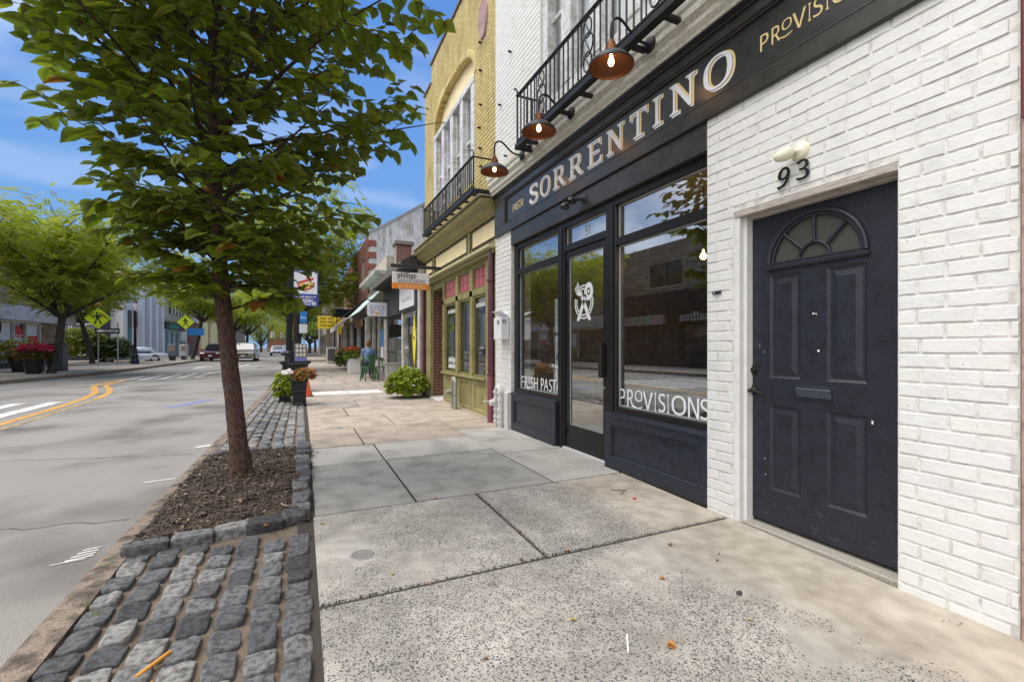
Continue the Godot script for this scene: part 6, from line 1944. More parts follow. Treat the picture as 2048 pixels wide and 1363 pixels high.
func build_near_tree() -> void:
	var r := RandomNumberGenerator.new()
	r.seed = 1234
	var foot := P(-0.42, 0.02, 4.25)
	var t := thing("linden_tree", "young street tree with reddish brown trunk and broad toothed leaves", "tree", foot)
	var bark := mat("reddish bark", [0.14, 0.078, 0.055], 0.9, 0.0, {"tex": noise_tex("bark", 71, 0.03, 5, [[0.0, 0.3], [0.4, 0.75], [0.7, 1.0], [1.0, 1.0]]), "scale": 5.0, "yscale": 0.9, "coarse": tex.blotch, "cscale": 1.4, "nrm": tex.rough_n, "ns": 2.0})
	var twigm := mat("dark twig", [0.045, 0.032, 0.024], 0.9)
	var line := [P(-0.42, -0.03, 4.25), P(-0.425, 0.04, 4.25), P(-0.435, 0.12, 4.252), P(-0.46, 0.35, 4.26), P(-0.505, 0.8, 4.285), P(-0.55, 1.25, 4.31), P(-0.59, 1.65, 4.33), P(-0.63, 2.4, 4.36), P(-0.65, 3.3, 4.38), P(-0.66, 4.3, 4.39), P(-0.65, 5.6, 4.4)]
	var rads := [0.13, 0.098, 0.078, 0.067, 0.061, 0.058, 0.056, 0.047, 0.035, 0.022, 0.006]
	var s := st()
	# trunk with shallow ribs and a flared foot
	var n := 44
	var fine := []; var fr := []
	for k in line.size() - 1:
		for q in 8:
			fine.append(line[k].lerp(line[k + 1], q / 8.0)); fr.append(lerpf(rads[k], rads[k + 1], q / 8.0))
	fine.append(line[-1]); fr.append(rads[-1])
	s.set_smooth_group(0)
	var nz := noise(18, 1.5, 3)
	var rings := []
	for k in fine.size():
		var ring := []
		for q in n:
			var w := TAU * q / n
			var f: float = fr[k] * (1.0 + 0.08 * nz.get_noise_2d(q * 0.6, fine[k].y * 1.1) + 0.10 * nz.get_noise_2d(q * 3.1 + 40.0, fine[k].y * 2.6) + (0.10 * sin(w * 5.0 + 1.0) if fine[k].y < 0.12 else 0.0))
			ring.append(fine[k] + Vector3(cos(w), 0, sin(w)) * f)
		rings.append(ring)
	for k in rings.size() - 1:
		for q in n: quad(s, rings[k][q], rings[k][(q + 1) % n], rings[k + 1][(q + 1) % n], rings[k + 1][q])
	part(t, "trunk", s, bark)
	var trunk_at := func(y: float) -> Vector3:
		for k in line.size() - 1:
			if y < line[k + 1].y: return line[k].lerp(line[k + 1], clampf((y - line[k].y) / (line[k + 1].y - line[k].y), 0, 1))
		return line[-1]
	var reach := func(y: float) -> float:
		var prof := [[1.7, 0.26], [2.0, 0.46], [2.4, 0.84], [2.9, 1.36], [3.5, 1.68], [4.2, 1.6], [4.9, 1.1], [5.6, 0.4]]
		for k in prof.size() - 1:
			if y < prof[k + 1][0]: return lerpf(prof[k][1], prof[k + 1][1], clampf((y - prof[k][0]) / (prof[k + 1][0] - prof[k][0]), 0, 1))
		return 0.3
	var right := Vector3(cos(-0.4335), 0, -sin(-0.4335))
	var leaves := []   # [transform, colour]
	var twigs := st()
	var limbs := []
	var cam := Vector3(0, 1.11, 0)
	var add_leaf := func(p: Vector3, dir: Vector3, size: float) -> void:
		var d := (dir + Vector3(r.randf_range(-0.4, 0.4), r.randf_range(-0.55, 0.05), r.randf_range(-0.4, 0.4))).normalized()
		var up := (Vector3.UP * 1.2 + Vector3(r.randf_range(-0.6, 0.6), 0, r.randf_range(-0.6, 0.6))).normalized()
		var z := d.cross(up).normalized()
		var y := z.cross(d).normalized()
		var c := Color(0.21, 0.28, 0.036).lerp(Color(0.36, 0.39, 0.055), r.randf() * r.randf() * 1.2)
		var q := r.randf()
		if q < 0.012: c = Color(0.46, 0.18, 0.035)
		elif q < 0.04: c = Color(0.41, 0.43, 0.07)
		leaves.append([Transform3D(Basis(d, y, z).scaled_local(Vector3(size, size, size * r.randf_range(0.85, 1.0))), p), c])
	var count := 92
	for k in count:
		var f := float(k) / count
		var y0 := lerpf(1.4, 5.2, pow(f, 0.85))
		var az := k * 2.39996 + r.randf_range(-0.25, 0.25)
		var flat := Vector3(cos(az), 0, sin(az))
		var el := lerpf(0.42, 0.95, f) + r.randf_range(-0.1, 0.1)
		var side := flat.dot(right)
		var want: float = reach.call(y0 + 0.45) * r.randf_range(0.78, 1.1) * (0.95 + 0.29 * side)
		var len_ := want / cos(el) * 0.98
		var pts := []
		bough(pts, trunk_at.call(y0), (flat * cos(el) + Vector3.UP * sin(el)).normalized(), len_, 9, -0.1 if f < 0.3 else 0.05, r, 0.10)
		var rr := []
		for q in pts.size(): rr.append(lerpf(0.020 * (0.6 + 0.4 * len_ / 2.0), 0.003, float(q) / (pts.size() - 1)))
		limbs.append([pts, rr])
		for q in range(1, pts.size()):
			var dir: Vector3 = (pts[q] - pts[q - 1]).normalized()
			var across_ := dir.cross(Vector3.UP).normalized()
			if q >= 2:
				for e in [-1, 1]:
					if r.randf() < 0.2: continue
					var tl := (0.16 + 0.34 * (1.0 - absf(q / 9.0 - 0.55))) * r.randf_range(0.7, 1.25)
					var tp := []
					bough(tp, pts[q], (dir * 0.75 + across_ * e * 0.95 + Vector3(0, r.randf_range(-0.15, 0.15), 0)).normalized(), tl, 4, -0.2, r, 0.12)
					tube(twigs, tp, [0.0045, 0.004, 0.0032, 0.0025, 0.0016], 4, false)
					var m := int(tl / 0.068) + 1
					for g in m:
						var u := (g + 0.5 + r.randf_range(-0.2, 0.2)) / m
						var seg := clampi(int(u * 4), 0, 3)
						var p: Vector3 = tp[seg].lerp(tp[seg + 1], clampf(u * 4 - seg, 0, 1))
						var td: Vector3 = (tp[seg + 1] - tp[seg]).normalized()
						var ta := td.cross(Vector3.UP).normalized()
						add_leaf.call(p, td * 0.6 + ta * (0.9 if g % 2 else -0.9), lerpf(0.07, 0.155, pow(r.randf(), 0.8)))
					add_leaf.call(tp[4], (tp[4] - tp[3]).normalized(), r.randf_range(0.09, 0.15))
			elif r.randf() < 0.5: add_leaf.call(pts[q], across_ * (1.0 if r.randf() < 0.5 else -1.0) + dir * 0.4, r.randf_range(0.07, 0.11))
		add_leaf.call(pts[-1], (pts[-1] - pts[-2]).normalized(), 0.1)
	for e in limbs:
		s = st()
		tube(s, e[0], e[1], 6, false)
		part(t, "branch", s, twigm)
	part(t, "twig", twigs, twigm)
	var shapes := [leaf_mesh(r, 0.10, 0.12), leaf_mesh(r, 0.22, 0.28), leaf_mesh(r, 0.05, 0.32)]
	var shows := func(e: Array) -> float:
		var v: Vector3 = e[0].origin - cam
		var q := Basis(Vector3.UP, -0.4335).inverse() * v
		var dep := -q.z
		if dep < 0.4 or absf(q.x) / dep > 1.13 or q.y / dep > 0.77: return 99.0 + dep
		return dep / e[0].basis.x.length()
	leaves.sort_custom(func(a, b): return shows.call(a) < shows.call(b))
	var lm := []
	for c in [[0.215, 0.285, 0.037], [0.243, 0.307, 0.041], [0.277, 0.332, 0.045], [0.32, 0.363, 0.05], [0.41, 0.43, 0.07], [0.4, 0.18, 0.035]]:
		lm.append(mat("linden leaf %d" % lm.size(), c, 0.5, 0.0, {"tex": leaf_picture(), "uv": 1, "back": [0.88, 1.0, 0.34]}))
	var vary := mat("linden leaf mass", [1, 1, 1], 0.5, 0.0, {"tex": leaf_picture(), "uv": 1, "vc": 1, "back": [0.88, 1.0, 0.34]})
	var sets := [[], [], []]; var cs := [[], [], []]
	for k in leaves.size():
		if k < 300:
			var o := MeshInstance3D.new()
			o.mesh = shapes[k % 3]
			o.name = "leaf"
			t.add_child(o, true)
			o.transform = Transform3D(Basis(), -foot) * leaves[k][0]
			var c: Color = leaves[k][1]
			o.material_override = lm[5] if c.r > 0.44 else lm[4] if c.r > 0.38 else lm[clampi(int((c.r - 0.21) / 0.038), 0, 3)]
		else:
			sets[k % 3].append(Transform3D(Basis(), -foot) * leaves[k][0]); cs[k % 3].append(leaves[k][1])
	for k in 3: scatter(t, "leaves", shapes[k], vary, sets[k], cs[k], "stuff")

# a feathery compound leaf, one unit long, hanging a little
func spray_mesh() -> ArrayMesh:
	var s := st()
	for k in 7:
		var x := 0.12 + k * 0.13
		var y := -0.25 * x * x
		for e in [-1, 1]:
			var a := Vector3(x, y, 0)
			var tip := Vector3(x + 0.10, y - 0.06, e * (0.30 - 0.02 * k))
			var b := a.lerp(tip, 0.55) + Vector3(0.09, 0.02, 0)
			var c := a.lerp(tip, 0.55) - Vector3(0.09, -0.02, 0)
			tri(s, a, b, tip); tri(s, a, tip, c)
	return as_mesh(s)

func feathery_tree(label: String, foot: Vector3, fork: float, height: float, radius: float, girth: float, seed_: int, n_spray: int, lean := Vector3.ZERO, warm := 0.0, called := "honey_locust_tree") -> void:
	var r := RandomNumberGenerator.new()
	r.seed = seed_
	var t := thing(called, label, "tree", foot, "street trees with feathery foliage")
	var bark := mat("grey brown bark", [0.085, 0.07, 0.055], 0.9, 0.0, {"tex": tex.streak, "scale": 1.2, "yscale": 0.3})
	var s := st()
	var top := Vector3(lean.x, fork, lean.z)
	tube(s, [Vector3(0, -0.1, 0), Vector3(0, 0.15, 0), top * 0.5 + Vector3(0.05, 0, 0), top], [girth * 1.35, girth * 1.1, girth, girth * 0.92], 10, false)
	lpart(t, "trunk", s, bark)
	var ends := []
	var n := 12
	for k in n:
		var az := TAU * k / n + r.randf_range(-0.3, 0.3)
		var el := r.randf_range(0.6, 0.95) if k % 2 == 0 else r.randf_range(0.9, 1.4)
		var dir := Vector3(cos(az) * cos(el), sin(el), sin(az) * cos(el))
		var len_ := minf(radius / maxf(cos(el), 0.35), (height - fork) / maxf(sin(el), 0.3)) * r.randf_range(0.75, 0.95)
		var pts := []
		bough(pts, top - Vector3(0, r.randf() * 0.3, 0), dir, len_, 7, -0.12, r, 0.16)
		var rr := []
		for q in pts.size(): rr.append(lerpf(girth * 0.55, 0.02, float(q) / (pts.size() - 1)))
		s = st()
		tube(s, pts, rr, 6, false)
		for q in range(2, pts.size()):
			ends.append(pts[q])
			for e in 2:
				var sp := []
				var d2: Vector3 = ((pts[q] - pts[q - 1]).normalized() + Vector3(r.randf_range(-1, 1), r.randf_range(-0.2, 0.5), r.randf_range(-1, 1))).normalized()
				bough(sp, pts[q], d2, len_ * r.randf_range(0.2, 0.38), 3, 0.05, r, 0.2)
				tube(s, sp, [girth * 0.16, girth * 0.12, girth * 0.07, 0.008], 4, false)
				ends.append(sp[2]); ends.append(sp[3]); ends.append(sp[3] + d2 * 0.25)
		lpart(t, "branch", s, bark)
	var xfs := []; var cols := []
	for k in n_spray:
		var e: Vector3 = ends[r.randi() % ends.size()]
		var az := r.randf() * TAU
		var off := Vector3(cos(az), 0, sin(az)) * radius * 0.2 * sqrt(r.randf()) + Vector3(0, r.randfn(0.0, 1.0) * 0.2, 0)
		var out := Vector3(cos(az), r.randf_range(-0.9, 0.5), sin(az)).normalized()
		var up := (Vector3.UP + Vector3(r.randf_range(-0.9, 0.9), 0, r.randf_range(-0.9, 0.9))).normalized()
		var z := out.cross(up).normalized()
		xfs.append(Transform3D(Basis(out, z.cross(out), z).scaled_local(Vector3.ONE * r.randf_range(0.28, 0.5)), e + off))
		var c := Color(0.23, 0.30, 0.04).lerp(Color(0.42, 0.44, 0.06), clampf(r.randf() * 0.8 + warm * 0.6, 0, 1))
		cols.append(c)
	scatter(t, "crown", tex_spray(), mat("feathery leaf", [1, 1, 1], 0.6, 0.0, {"vc": 1, "back": [0.95, 1.0, 0.3]}), xfs, cols, "stuff")

func tex_spray() -> Mesh:
	if not tex.has("spray"): tex["spray"] = spray_mesh()
	return tex["spray"]

# rounded bush of leaf faces; leaf colour mixes c0..c1
func bush(called: String, label: String, category: String, foot: Vector3, size: Vector3, n: int, leaf: float, c0: Color, c1: Color, seed_: int, spots: Array = [], group := "") -> Node3D:
	var t := thing(called, label, category, foot, group)
	foliage(t, size, n, leaf, c0, c1, seed_, spots)
	return t

func foliage(t: Node3D, size: Vector3, n: int, leaf: float, c0: Color, c1: Color, seed_: int, spots: Array = [], lift := 0.0, shift := Vector3.ZERO) -> void:
	var r := RandomNumberGenerator.new()
	r.seed = seed_
	if not tex.has("small leaf"):
		var q := RandomNumberGenerator.new()
		q.seed = 3
		tex["small leaf"] = leaf_mesh(q, 0.2, 0.35)
	var nz := noise(seed_, 1.8, 3)
	var xfs := []; var cols := []
	for k in n:
		var d := Vector3(r.randfn(), r.randfn(), r.randfn()).normalized()
		if d.y < -0.55: d.y = -d.y * 0.5
		var rad := (0.72 + 0.28 * pow(r.randf(), 0.5)) * (1.0 + 0.28 * nz.get_noise_3dv(d * 1.3))
		var p := Vector3(d.x * size.x, d.y * size.y, d.z * size.z) * rad * 0.5 + Vector3(0, size.y * 0.45 + lift, 0) + shift
		if p.y < 0.02: p.y = 0.02 + r.randf() * 0.03
		var out := (Vector3(d.x, d.y * 0.3 - 0.15, d.z) + Vector3(r.randf_range(-0.5, 0.5), r.randf_range(-0.3, 0.3), r.randf_range(-0.5, 0.5))).normalized()
		var up := (d + Vector3.UP * 0.8 + Vector3(r.randf_range(-0.4, 0.4), 0, r.randf_range(-0.4, 0.4))).normalized()
		var z := out.cross(up).normalized()
		xfs.append(Transform3D(Basis(out, z.cross(out).normalized(), z).scaled_local(Vector3.ONE * leaf * r.randf_range(0.65, 1.25)), p))
		var c := c0.lerp(c1, r.randf())
		if spots.size() > 0 and r.randf() < 0.45: c = spots[r.randi() % spots.size()]
		cols.append(c)
	scatter(t, "foliage", tex["small leaf"], mat("bush leaf", [1, 1, 1], 0.55, 0.0, {"vc": 1, "back": [0.7, 0.8, 0.35]}), xfs, cols, "stuff")

func build_street_trees() -> void:
	feathery_tree("spreading honey locust in front of the sandstone shop", P(-9.55, 0.02, 25.6), 2.5, 6.6, 3.9, 0.135, 501, 5200, Vector3(0.35, 0, 0), 0.3)
	feathery_tree("leaning honey locust beside the yellow shrub", P(-12.7, 0.02, 39.5), 3.0, 6.6, 3.4, 0.14, 502, 4000, Vector3(-0.6, 0, 0), 0.5)
	feathery_tree("honey locust leaning over the parking meters", P(-8.9, 0.02, 49.5), 3.6, 7.2, 3.4, 0.15, 503, 3500, Vector3(0.7, 0, 0), 0.3)
	feathery_tree("honey locust behind the banner lamp post", P(-0.35, 0.0, 24.5), 3.0, 7.4, 3.8, 0.15, 504, 4800, Vector3(0.15, 0, 0), 0.25)
	feathery_tree("honey locust beyond the bus stop sign", P(-0.3, 0.0, 41.0), 3.2, 8.0, 4.0, 0.18, 505, 5000, Vector3(-0.2, 0, 0))
	feathery_tree("honey locust shading the parked tan car", P(-9.0, 0.02, 72.0), 3.4, 9.0, 5.0, 0.25, 506, 4500, Vector3(0.8, 0, 0), 0.5)
	feathery_tree("honey locust before the far stone building", P(-9.2, 0.02, 96.0), 3.4, 9.5, 5.0, 0.25, 507, 3500, Vector3(0.3, 0, 0), 0.2)
	feathery_tree("honey locust next to the distant tan building", P(-0.2, 0.0, 60.0), 3.4, 8.5, 4.2, 0.2, 508, 3500, Vector3.ZERO, 0.1)
	feathery_tree("broad tree across the end of the street", P(-9.0, 0.0, 128.0), 1.6, 8.0, 6.0, 0.3, 509, 3500, Vector3.ZERO, 0.1)
	feathery_tree("low dark tree before the small red brick house", P(-2.5, 0.0, 138.0), 1.4, 7.5, 6.5, 0.3, 511, 3500)
	feathery_tree("tall tree behind the far white cars", P(1.5, 0.0, 98.0), 2.0, 9.0, 4.5, 0.3, 512, 3000)
	feathery_tree("broad tree beside the small red brick house", P(3.0, 0.0, 118.0), 3.0, 10.0, 7.0, 0.3, 510, 4500)
	bush("yellow_shrub", "large yellow green shrub by the side street", "shrub", P(-14.6, 0.02, 43.5), Vector3(3.3, 2.6, 2.6), 2600, 0.22, Color(0.2, 0.24, 0.02), Color(0.42, 0.40, 0.03), 601)
	bush("green_shrub", "dark green shrub at the foot of the crossing sign", "shrub", P(-12.6, 0.02, 43.0), Vector3(2.2, 1.9, 2.0), 1800, 0.2, Color(0.05, 0.11, 0.015), Color(0.13, 0.17, 0.025), 602)
	# lime coleus against the green shopfront
	bush("lime_coleus_bush", "bright lime green leafy bush against the green shopfront", "shrub", P(2.13, 0.0, 10.15), Vector3(0.86, 0.66, 0.8), 1500, 0.095, Color(0.24, 0.34, 0.02), Color(0.42, 0.47, 0.05), 603)

func flower_mass(t: Node3D, centre: Vector3, size: Vector3, n: int, petal: float, cols: Array, seed_: int) -> void:
	var r := RandomNumberGenerator.new()
	r.seed = seed_
	if not tex.has("blossom"):
		var s := st()
		for k in 5:
			var a := TAU * k / 5.0
			var o := Vector3(cos(a), 0.25, sin(a))
			var sd := Vector3(-sin(a), 0, cos(a)) * 0.42
			tri(s, Vector3.ZERO, o * 0.7 - sd, o * 0.7 + sd); tri(s, o * 0.7 - sd, o * 1.0, o * 0.7 + sd)
		tex["blossom"] = as_mesh(s)
	var xfs := []; var cs := []
	for k in n:
		var d := Vector3(r.randfn(), absf(r.randfn()) * 0.7, r.randfn()).normalized()
		var p := centre + Vector3(d.x * size.x, d.y * size.y, d.z * size.z) * 0.5 * r.randf_range(0.75, 1.05)
		xfs.append(Transform3D(Basis.from_euler(Vector3(r.randf_range(-0.8, 0.8), r.randf() * TAU, r.randf_range(-0.8, 0.8))).scaled_local(Vector3.ONE * petal * r.randf_range(0.6, 1.2)), p))
		cs.append(cols[r.randi() % cols.size()])
	scatter(t, "blossoms", tex["blossom"], mat("petal", [1, 1, 1], 0.6, 0.0, {"vc": 1, "back": [0.6, 0.5, 0.5]}), xfs, cs, "stuff")

# ---------------------------------------------------------------- people: tapered bones joined with a smooth minimum and meshed as surface nets
func body_mesh(bones: Array, cell: float, blend := 0.05) -> ArrayMesh:
	var lo := Vector3.INF; var hi := -Vector3.INF
	for b in bones:
		var m := maxf(b[2], b[3]) + blend + cell
		lo = lo.min(b[0] - Vector3.ONE * m).min(b[1] - Vector3.ONE * m); hi = hi.max(b[0] + Vector3.ONE * m).max(b[1] + Vector3.ONE * m)
	var n := Vector3i(((hi - lo) / cell).ceil()) + Vector3i.ONE
	var f := PackedFloat32Array()
	f.resize(n.x * n.y * n.z)
	f.fill(9.0)
	for b in bones:
		var a: Vector3 = b[0]; var ab: Vector3 = b[1] - b[0]; var l2 := maxf(ab.length_squared(), 1e-9)
		var m: float = maxf(b[2], b[3]) + blend + cell * 2
		var i0 := Vector3i(((b[0].min(b[1]) - Vector3.ONE * m - lo) / cell).floor()).clamp(Vector3i.ZERO, n - Vector3i.ONE)
		var i1 := Vector3i(((b[0].max(b[1]) + Vector3.ONE * m - lo) / cell).ceil()).clamp(Vector3i.ZERO, n - Vector3i.ONE)
		for z in range(i0.z, i1.z + 1):
			for y in range(i0.y, i1.y + 1):
				for x in range(i0.x, i1.x + 1):
					var p := lo + Vector3(x, y, z) * cell
					var t := clampf((p - a).dot(ab) / l2, 0, 1)
					var d: float = p.distance_to(a + ab * t) - lerpf(b[2], b[3], t)
					var k := (z * n.y + y) * n.x + x
					var h := clampf(0.5 + 0.5 * (f[k] - d) / blend, 0, 1)
					f[k] = lerpf(f[k], d, h) - blend * h * (1.0 - h)
	var at := {}
	var s := st()
	s.set_smooth_group(0)
	var step := [1, n.x, n.x * n.y]
	var vert := func(x: int, y: int, z: int) -> Vector3:
		var key := (z * n.y + y) * n.x + x
		if at.has(key): return at[key]
		var sum := Vector3.ZERO
		var c := 0
		for e in [[0, 1], [2, 3], [4, 5], [6, 7], [0, 2], [1, 3], [4, 6], [5, 7], [0, 4], [1, 5], [2, 6], [3, 7]]:
			var a: int = e[0]; var b: int = e[1]
			var va := f[key + (a & 1) + ((a >> 1) & 1) * step[1] + (a >> 2) * step[2]]
			var vb := f[key + (b & 1) + ((b >> 1) & 1) * step[1] + (b >> 2) * step[2]]
			if (va < 0) != (vb < 0):
				var t := va / (va - vb)
				sum += Vector3(a & 1, (a >> 1) & 1, a >> 2).lerp(Vector3(b & 1, (b >> 1) & 1, b >> 2), t)
				c += 1
		var p := lo + (Vector3(x, y, z) + sum / maxi(c, 1)) * cell
		at[key] = p
		return p
	for z in range(1, n.z - 1):
		for y in range(1, n.y - 1):
			for x in range(1, n.x - 1):
				var k := (z * n.y + y) * n.x + x
				for ax in 3:
					if (f[k] < 0) != (f[k + step[ax]] < 0):
						var u := Vector3i(0, 1, 0) if ax == 0 else Vector3i(0, 0, 1) if ax == 1 else Vector3i(1, 0, 0)
						var v := Vector3i(0, 0, 1) if ax == 0 else Vector3i(1, 0, 0) if ax == 1 else Vector3i(0, 1, 0)
						var q := [vert.call(x, y, z), vert.call(x - u.x, y - u.y, z - u.z), vert.call(x - u.x - v.x, y - u.y - v.y, z - u.z - v.z), vert.call(x - v.x, y - v.y, z - v.z)]
						if f[k] < 0: quad(s, q[0], q[1], q[2], q[3])
						else: quad(s, q[3], q[2], q[1], q[0])
	return as_mesh(s)

# a seated figure in its own axes: seat height .46, looking along -z, feet on y = 0; head, trunk, arms and legs are one skin, clothes are children
func seated_person(label: String, at: Vector3, turn: float, shirt: Array, trousers: Array, hair: Array, skin: Array, bend: float, print_: bool) -> void:
	var t := thing("person", label, "person", at, "", turn)
	var V := func(x: float, y: float, z: float) -> Vector3: return Vector3(x, y, z)
	var hip := Vector3(0, 0.55, 0.0)
	var chest: Vector3 = hip + Vector3(0, 0.36 * cos(bend), -0.36 * sin(bend))
	var neck: Vector3 = chest + Vector3(0, 0.16 * cos(bend), -0.16 * sin(bend) - 0.01)
	var head: Vector3 = neck + Vector3(0, 0.16 * cos(bend * 1.2), -0.16 * sin(bend * 1.2) - 0.01)
	var bones := [[hip, chest, 0.15, 0.155], [chest, neck, 0.13, 0.055], [neck, head, 0.05, 0.075], [head + Vector3(0, -0.03, -0.01), head + Vector3(0, 0.05, 0.0), 0.085, 0.098], [head + Vector3(0, -0.02, -0.085), head + Vector3(0, -0.035, -0.105), 0.014, 0.012]]
	var cloth := [[hip, chest, 0.163, 0.168], [chest, chest.lerp(neck, 0.6), 0.14, 0.08]]
	var legs := []
	for e in [-1.0, 1.0]:
		var sh: Vector3 = chest + Vector3(e * 0.17, 0.08, 0)
		var el: Vector3 = sh + Vector3(e * 0.05, -0.24, -0.1 - 0.1 * bend)
		var wr: Vector3 = el + Vector3(-e * 0.03, -0.1 + 0.05 * bend, -0.22)
		bones.append([chest + Vector3(e * 0.1, 0.07, 0), sh, 0.065, 0.06]); bones.append([sh, el, 0.055, 0.043]); bones.append([el, wr, 0.042, 0.029])
		bones.append([wr, wr + Vector3(0, -0.02, -0.08), 0.028, 0.034])
		for g in 5: bones.append([wr + Vector3((g - 2) * 0.016, -0.02, -0.09), wr + Vector3((g - 2) * 0.02 + (e * -0.03 if g == 0 else 0.0), -0.045, -0.15 - 0.01 * (2 - absi(g - 2))), 0.011, 0.009])
		cloth.append([chest + Vector3(e * 0.1, 0.07, 0), sh, 0.08, 0.075]); cloth.append([sh, sh.lerp(el, 0.6), 0.07, 0.066])
		var kn: Vector3 = hip + Vector3(e * 0.13, -0.03, -0.44)
		var an: Vector3 = Vector3(e * 0.14, 0.08, -0.42)
		bones.append([hip + Vector3(e * 0.09, -0.02, 0), kn, 0.085, 0.058]); bones.append([kn, an, 0.055, 0.038]); bones.append([an + Vector3(0, -0.03, 0.03), an + Vector3(0, -0.045, -0.15), 0.036, 0.032])
		legs.append([hip + Vector3(e * 0.08, -0.02, 0), kn, 0.105, 0.075]); legs.append([kn, an + Vector3(0, 0.05, 0), 0.072, 0.056])
	legs.append([hip + Vector3(-0.06, 0.02, 0.01), hip + Vector3(0.06, 0.02, 0.01), 0.15, 0.15])
	var body := lpart(t, "body", body_mesh(bones, 0.022, 0.035), mat("skin %s" % str(skin), skin, 0.6))
	lpart(body, "shirt", body_mesh(cloth, 0.024, 0.05), mat("shirt %s" % str(shirt), shirt, 0.85))
	lpart(body, "trousers", body_mesh(legs, 0.026, 0.05), mat("trousers %s" % str(trousers), trousers, 0.85))
	var hb := [[head + Vector3(0, 0.035, 0.03), head + Vector3(0, 0.075, 0.0), 0.095, 0.085], [head + Vector3(0, 0.03, 0.055), head + Vector3(0, -0.08, 0.06), 0.075, 0.05]]
	lpart(body, "hair", body_mesh(hb, 0.018, 0.04), mat("hair %s" % str(hair), hair, 0.7))
	if print_:
		var s := st()
		lathe(s, Transform3D(Basis(Vector3(1, 0, 0), PI / 2), hip.lerp(chest, 0.75) + Vector3(0, 0, 0.168)), [[0.055, 0.002], [0.055, 0.006], [0.085, 0.006], [0.085, 0.002]], 20)
		lpart(body, "shirt_print", s, mat("print navy", [0.05, 0.08, 0.18], 0.8))

# ---------------------------------------------------------------- street furniture
func square_planter(t: Node3D, c: Vector3, top: float, foot: float, h: float) -> void:
	var black := mat("black planter resin", [0.014, 0.014, 0.015], 0.4)
	var at := func(k: float) -> float: return lerpf(foot, top, k)
	var s := st()
	for q in 4:   # tapered side with two sunk panels each
		var b := Basis(Vector3.UP, q * PI / 2)
		var pt := func(u: float, k: float, deep: float) -> Vector3: return c + b * Vector3(u * at.call(k), k * h, at.call(k) - deep)
		var ks := [0.0, 0.08, 0.5, 0.56, 0.9, 1.0]
		for i in 5:
			if i == 1 or i == 3:
				quad(s, pt.call(-1, ks[i], 0), pt.call(-0.62, ks[i], 0), pt.call(-0.62, ks[i + 1], 0), pt.call(-1, ks[i + 1], 0)); quad(s, pt.call(0.62, ks[i], 0), pt.call(1, ks[i], 0), pt.call(1, ks[i + 1], 0), pt.call(0.62, ks[i + 1], 0))
				var o := [pt.call(-0.62, ks[i], 0), pt.call(0.62, ks[i], 0), pt.call(0.62, ks[i + 1], 0), pt.call(-0.62, ks[i + 1], 0)]
				var w := [pt.call(-0.5, ks[i] + 0.03, 0.012), pt.call(0.5, ks[i] + 0.03, 0.012), pt.call(0.5, ks[i + 1] - 0.03, 0.012), pt.call(-0.5, ks[i + 1] - 0.03, 0.012)]
				for k in 4: quad(s, o[k], o[(k + 1) % 4], w[(k + 1) % 4], w[k])
				quad(s, w[0], w[1], w[2], w[3])
			else: quad(s, pt.call(-1, ks[i], 0), pt.call(1, ks[i], 0), pt.call(1, ks[i + 1], 0), pt.call(-1, ks[i + 1], 0))
	part(t, "tub", s, black)
	s = st()
	obox(s, Transform3D(Basis(), c + Vector3(0, h - 0.015, 0)), Vector3(top + 0.018, 0.02, top + 0.018), 0.006)
	part(t, "rim", s, black)
	s = st()
	obox(s, Transform3D(Basis(), c + Vector3(0, 0.02, 0)), Vector3(foot + 0.02, 0.022, foot + 0.02), 0.006)
	part(t, "plinth", s, black)
	part(t, "soil", box(c.x - top * 0.9, c.x + top * 0.9, c.y + h - 0.02, c.y + h + 0.008, -c.z - top * 0.9, -c.z + top * 0.9), mat("earth", [0.12, 0.1, 0.07], 0.95))

func round_pot(t: Node3D, c: Vector3, r0: float, r1: float, h: float) -> void:
	var s := st()
	lathe(s, Transform3D(Basis(), c), [[0.0, 0.0], [r0, 0.0], [r1 * 0.97, h * 0.88], [r1 * 1.06, h * 0.88], [r1 * 1.06, h], [r1 * 0.9, h], [r1 * 0.85, h * 0.9], [0.0, h * 0.9]], 20)
	part(t, "pot", s, mat("black planter resin", [0.014, 0.014, 0.015], 0.4))

func lamp_post(label: String, at: Vector3, height: float) -> Node3D:
	var t := thing("lamp_post", label, "lamp post", at, "black street lamp posts")
	var iron := mat("post black", [0.016, 0.017, 0.021], 0.38, 0.2)
	var s := st()
	lathe(s, Transform3D(Basis(), at), [[0.21, 0.0], [0.21, 0.1], [0.2, 0.3], [0.155, 0.36], [0.15, 0.42], [0.175, 0.46], [0.185, 0.54], [0.16, 0.61], [0.115, 0.66], [0.112, 0.9], [0.125, 0.93], [0.125, 0.97], [0.09, 1.0]], 20)
	part(t, "base", s, iron)
	s = st()
	for k in 12:   # fluted shaft
		var w := TAU * k / 12
		tube(s, [at + Vector3(cos(w) * 0.066, 0.95, sin(w) * 0.066), at + Vector3(cos(w) * 0.048, height - 0.7, sin(w) * 0.048)], [0.018, 0.013], 6, false)
	lathe(s, Transform3D(Basis(), at), [[0.062, 0.95], [0.045, height - 0.7], [0.08, height - 0.66], [0.1, height - 0.6], [0.05, height - 0.56]], 16)
	part(t, "shaft", s, iron)
	s = st()
	lathe(s, Transform3D(Basis(), at), [[0.09, height - 0.56], [0.15, height - 0.4], [0.16, height - 0.2], [0.13, height - 0.06]], 16)
	part(t, "globe", s, mat("frosted globe", [0.7, 0.7, 0.68], 0.3))
	s = st()
	lathe(s, Transform3D(Basis(), at), [[0.15, height - 0.06], [0.12, height + 0.02], [0.04, height + 0.08], [0.0, height + 0.16]], 16)
	part(t, "cap", s, iron)
	return t

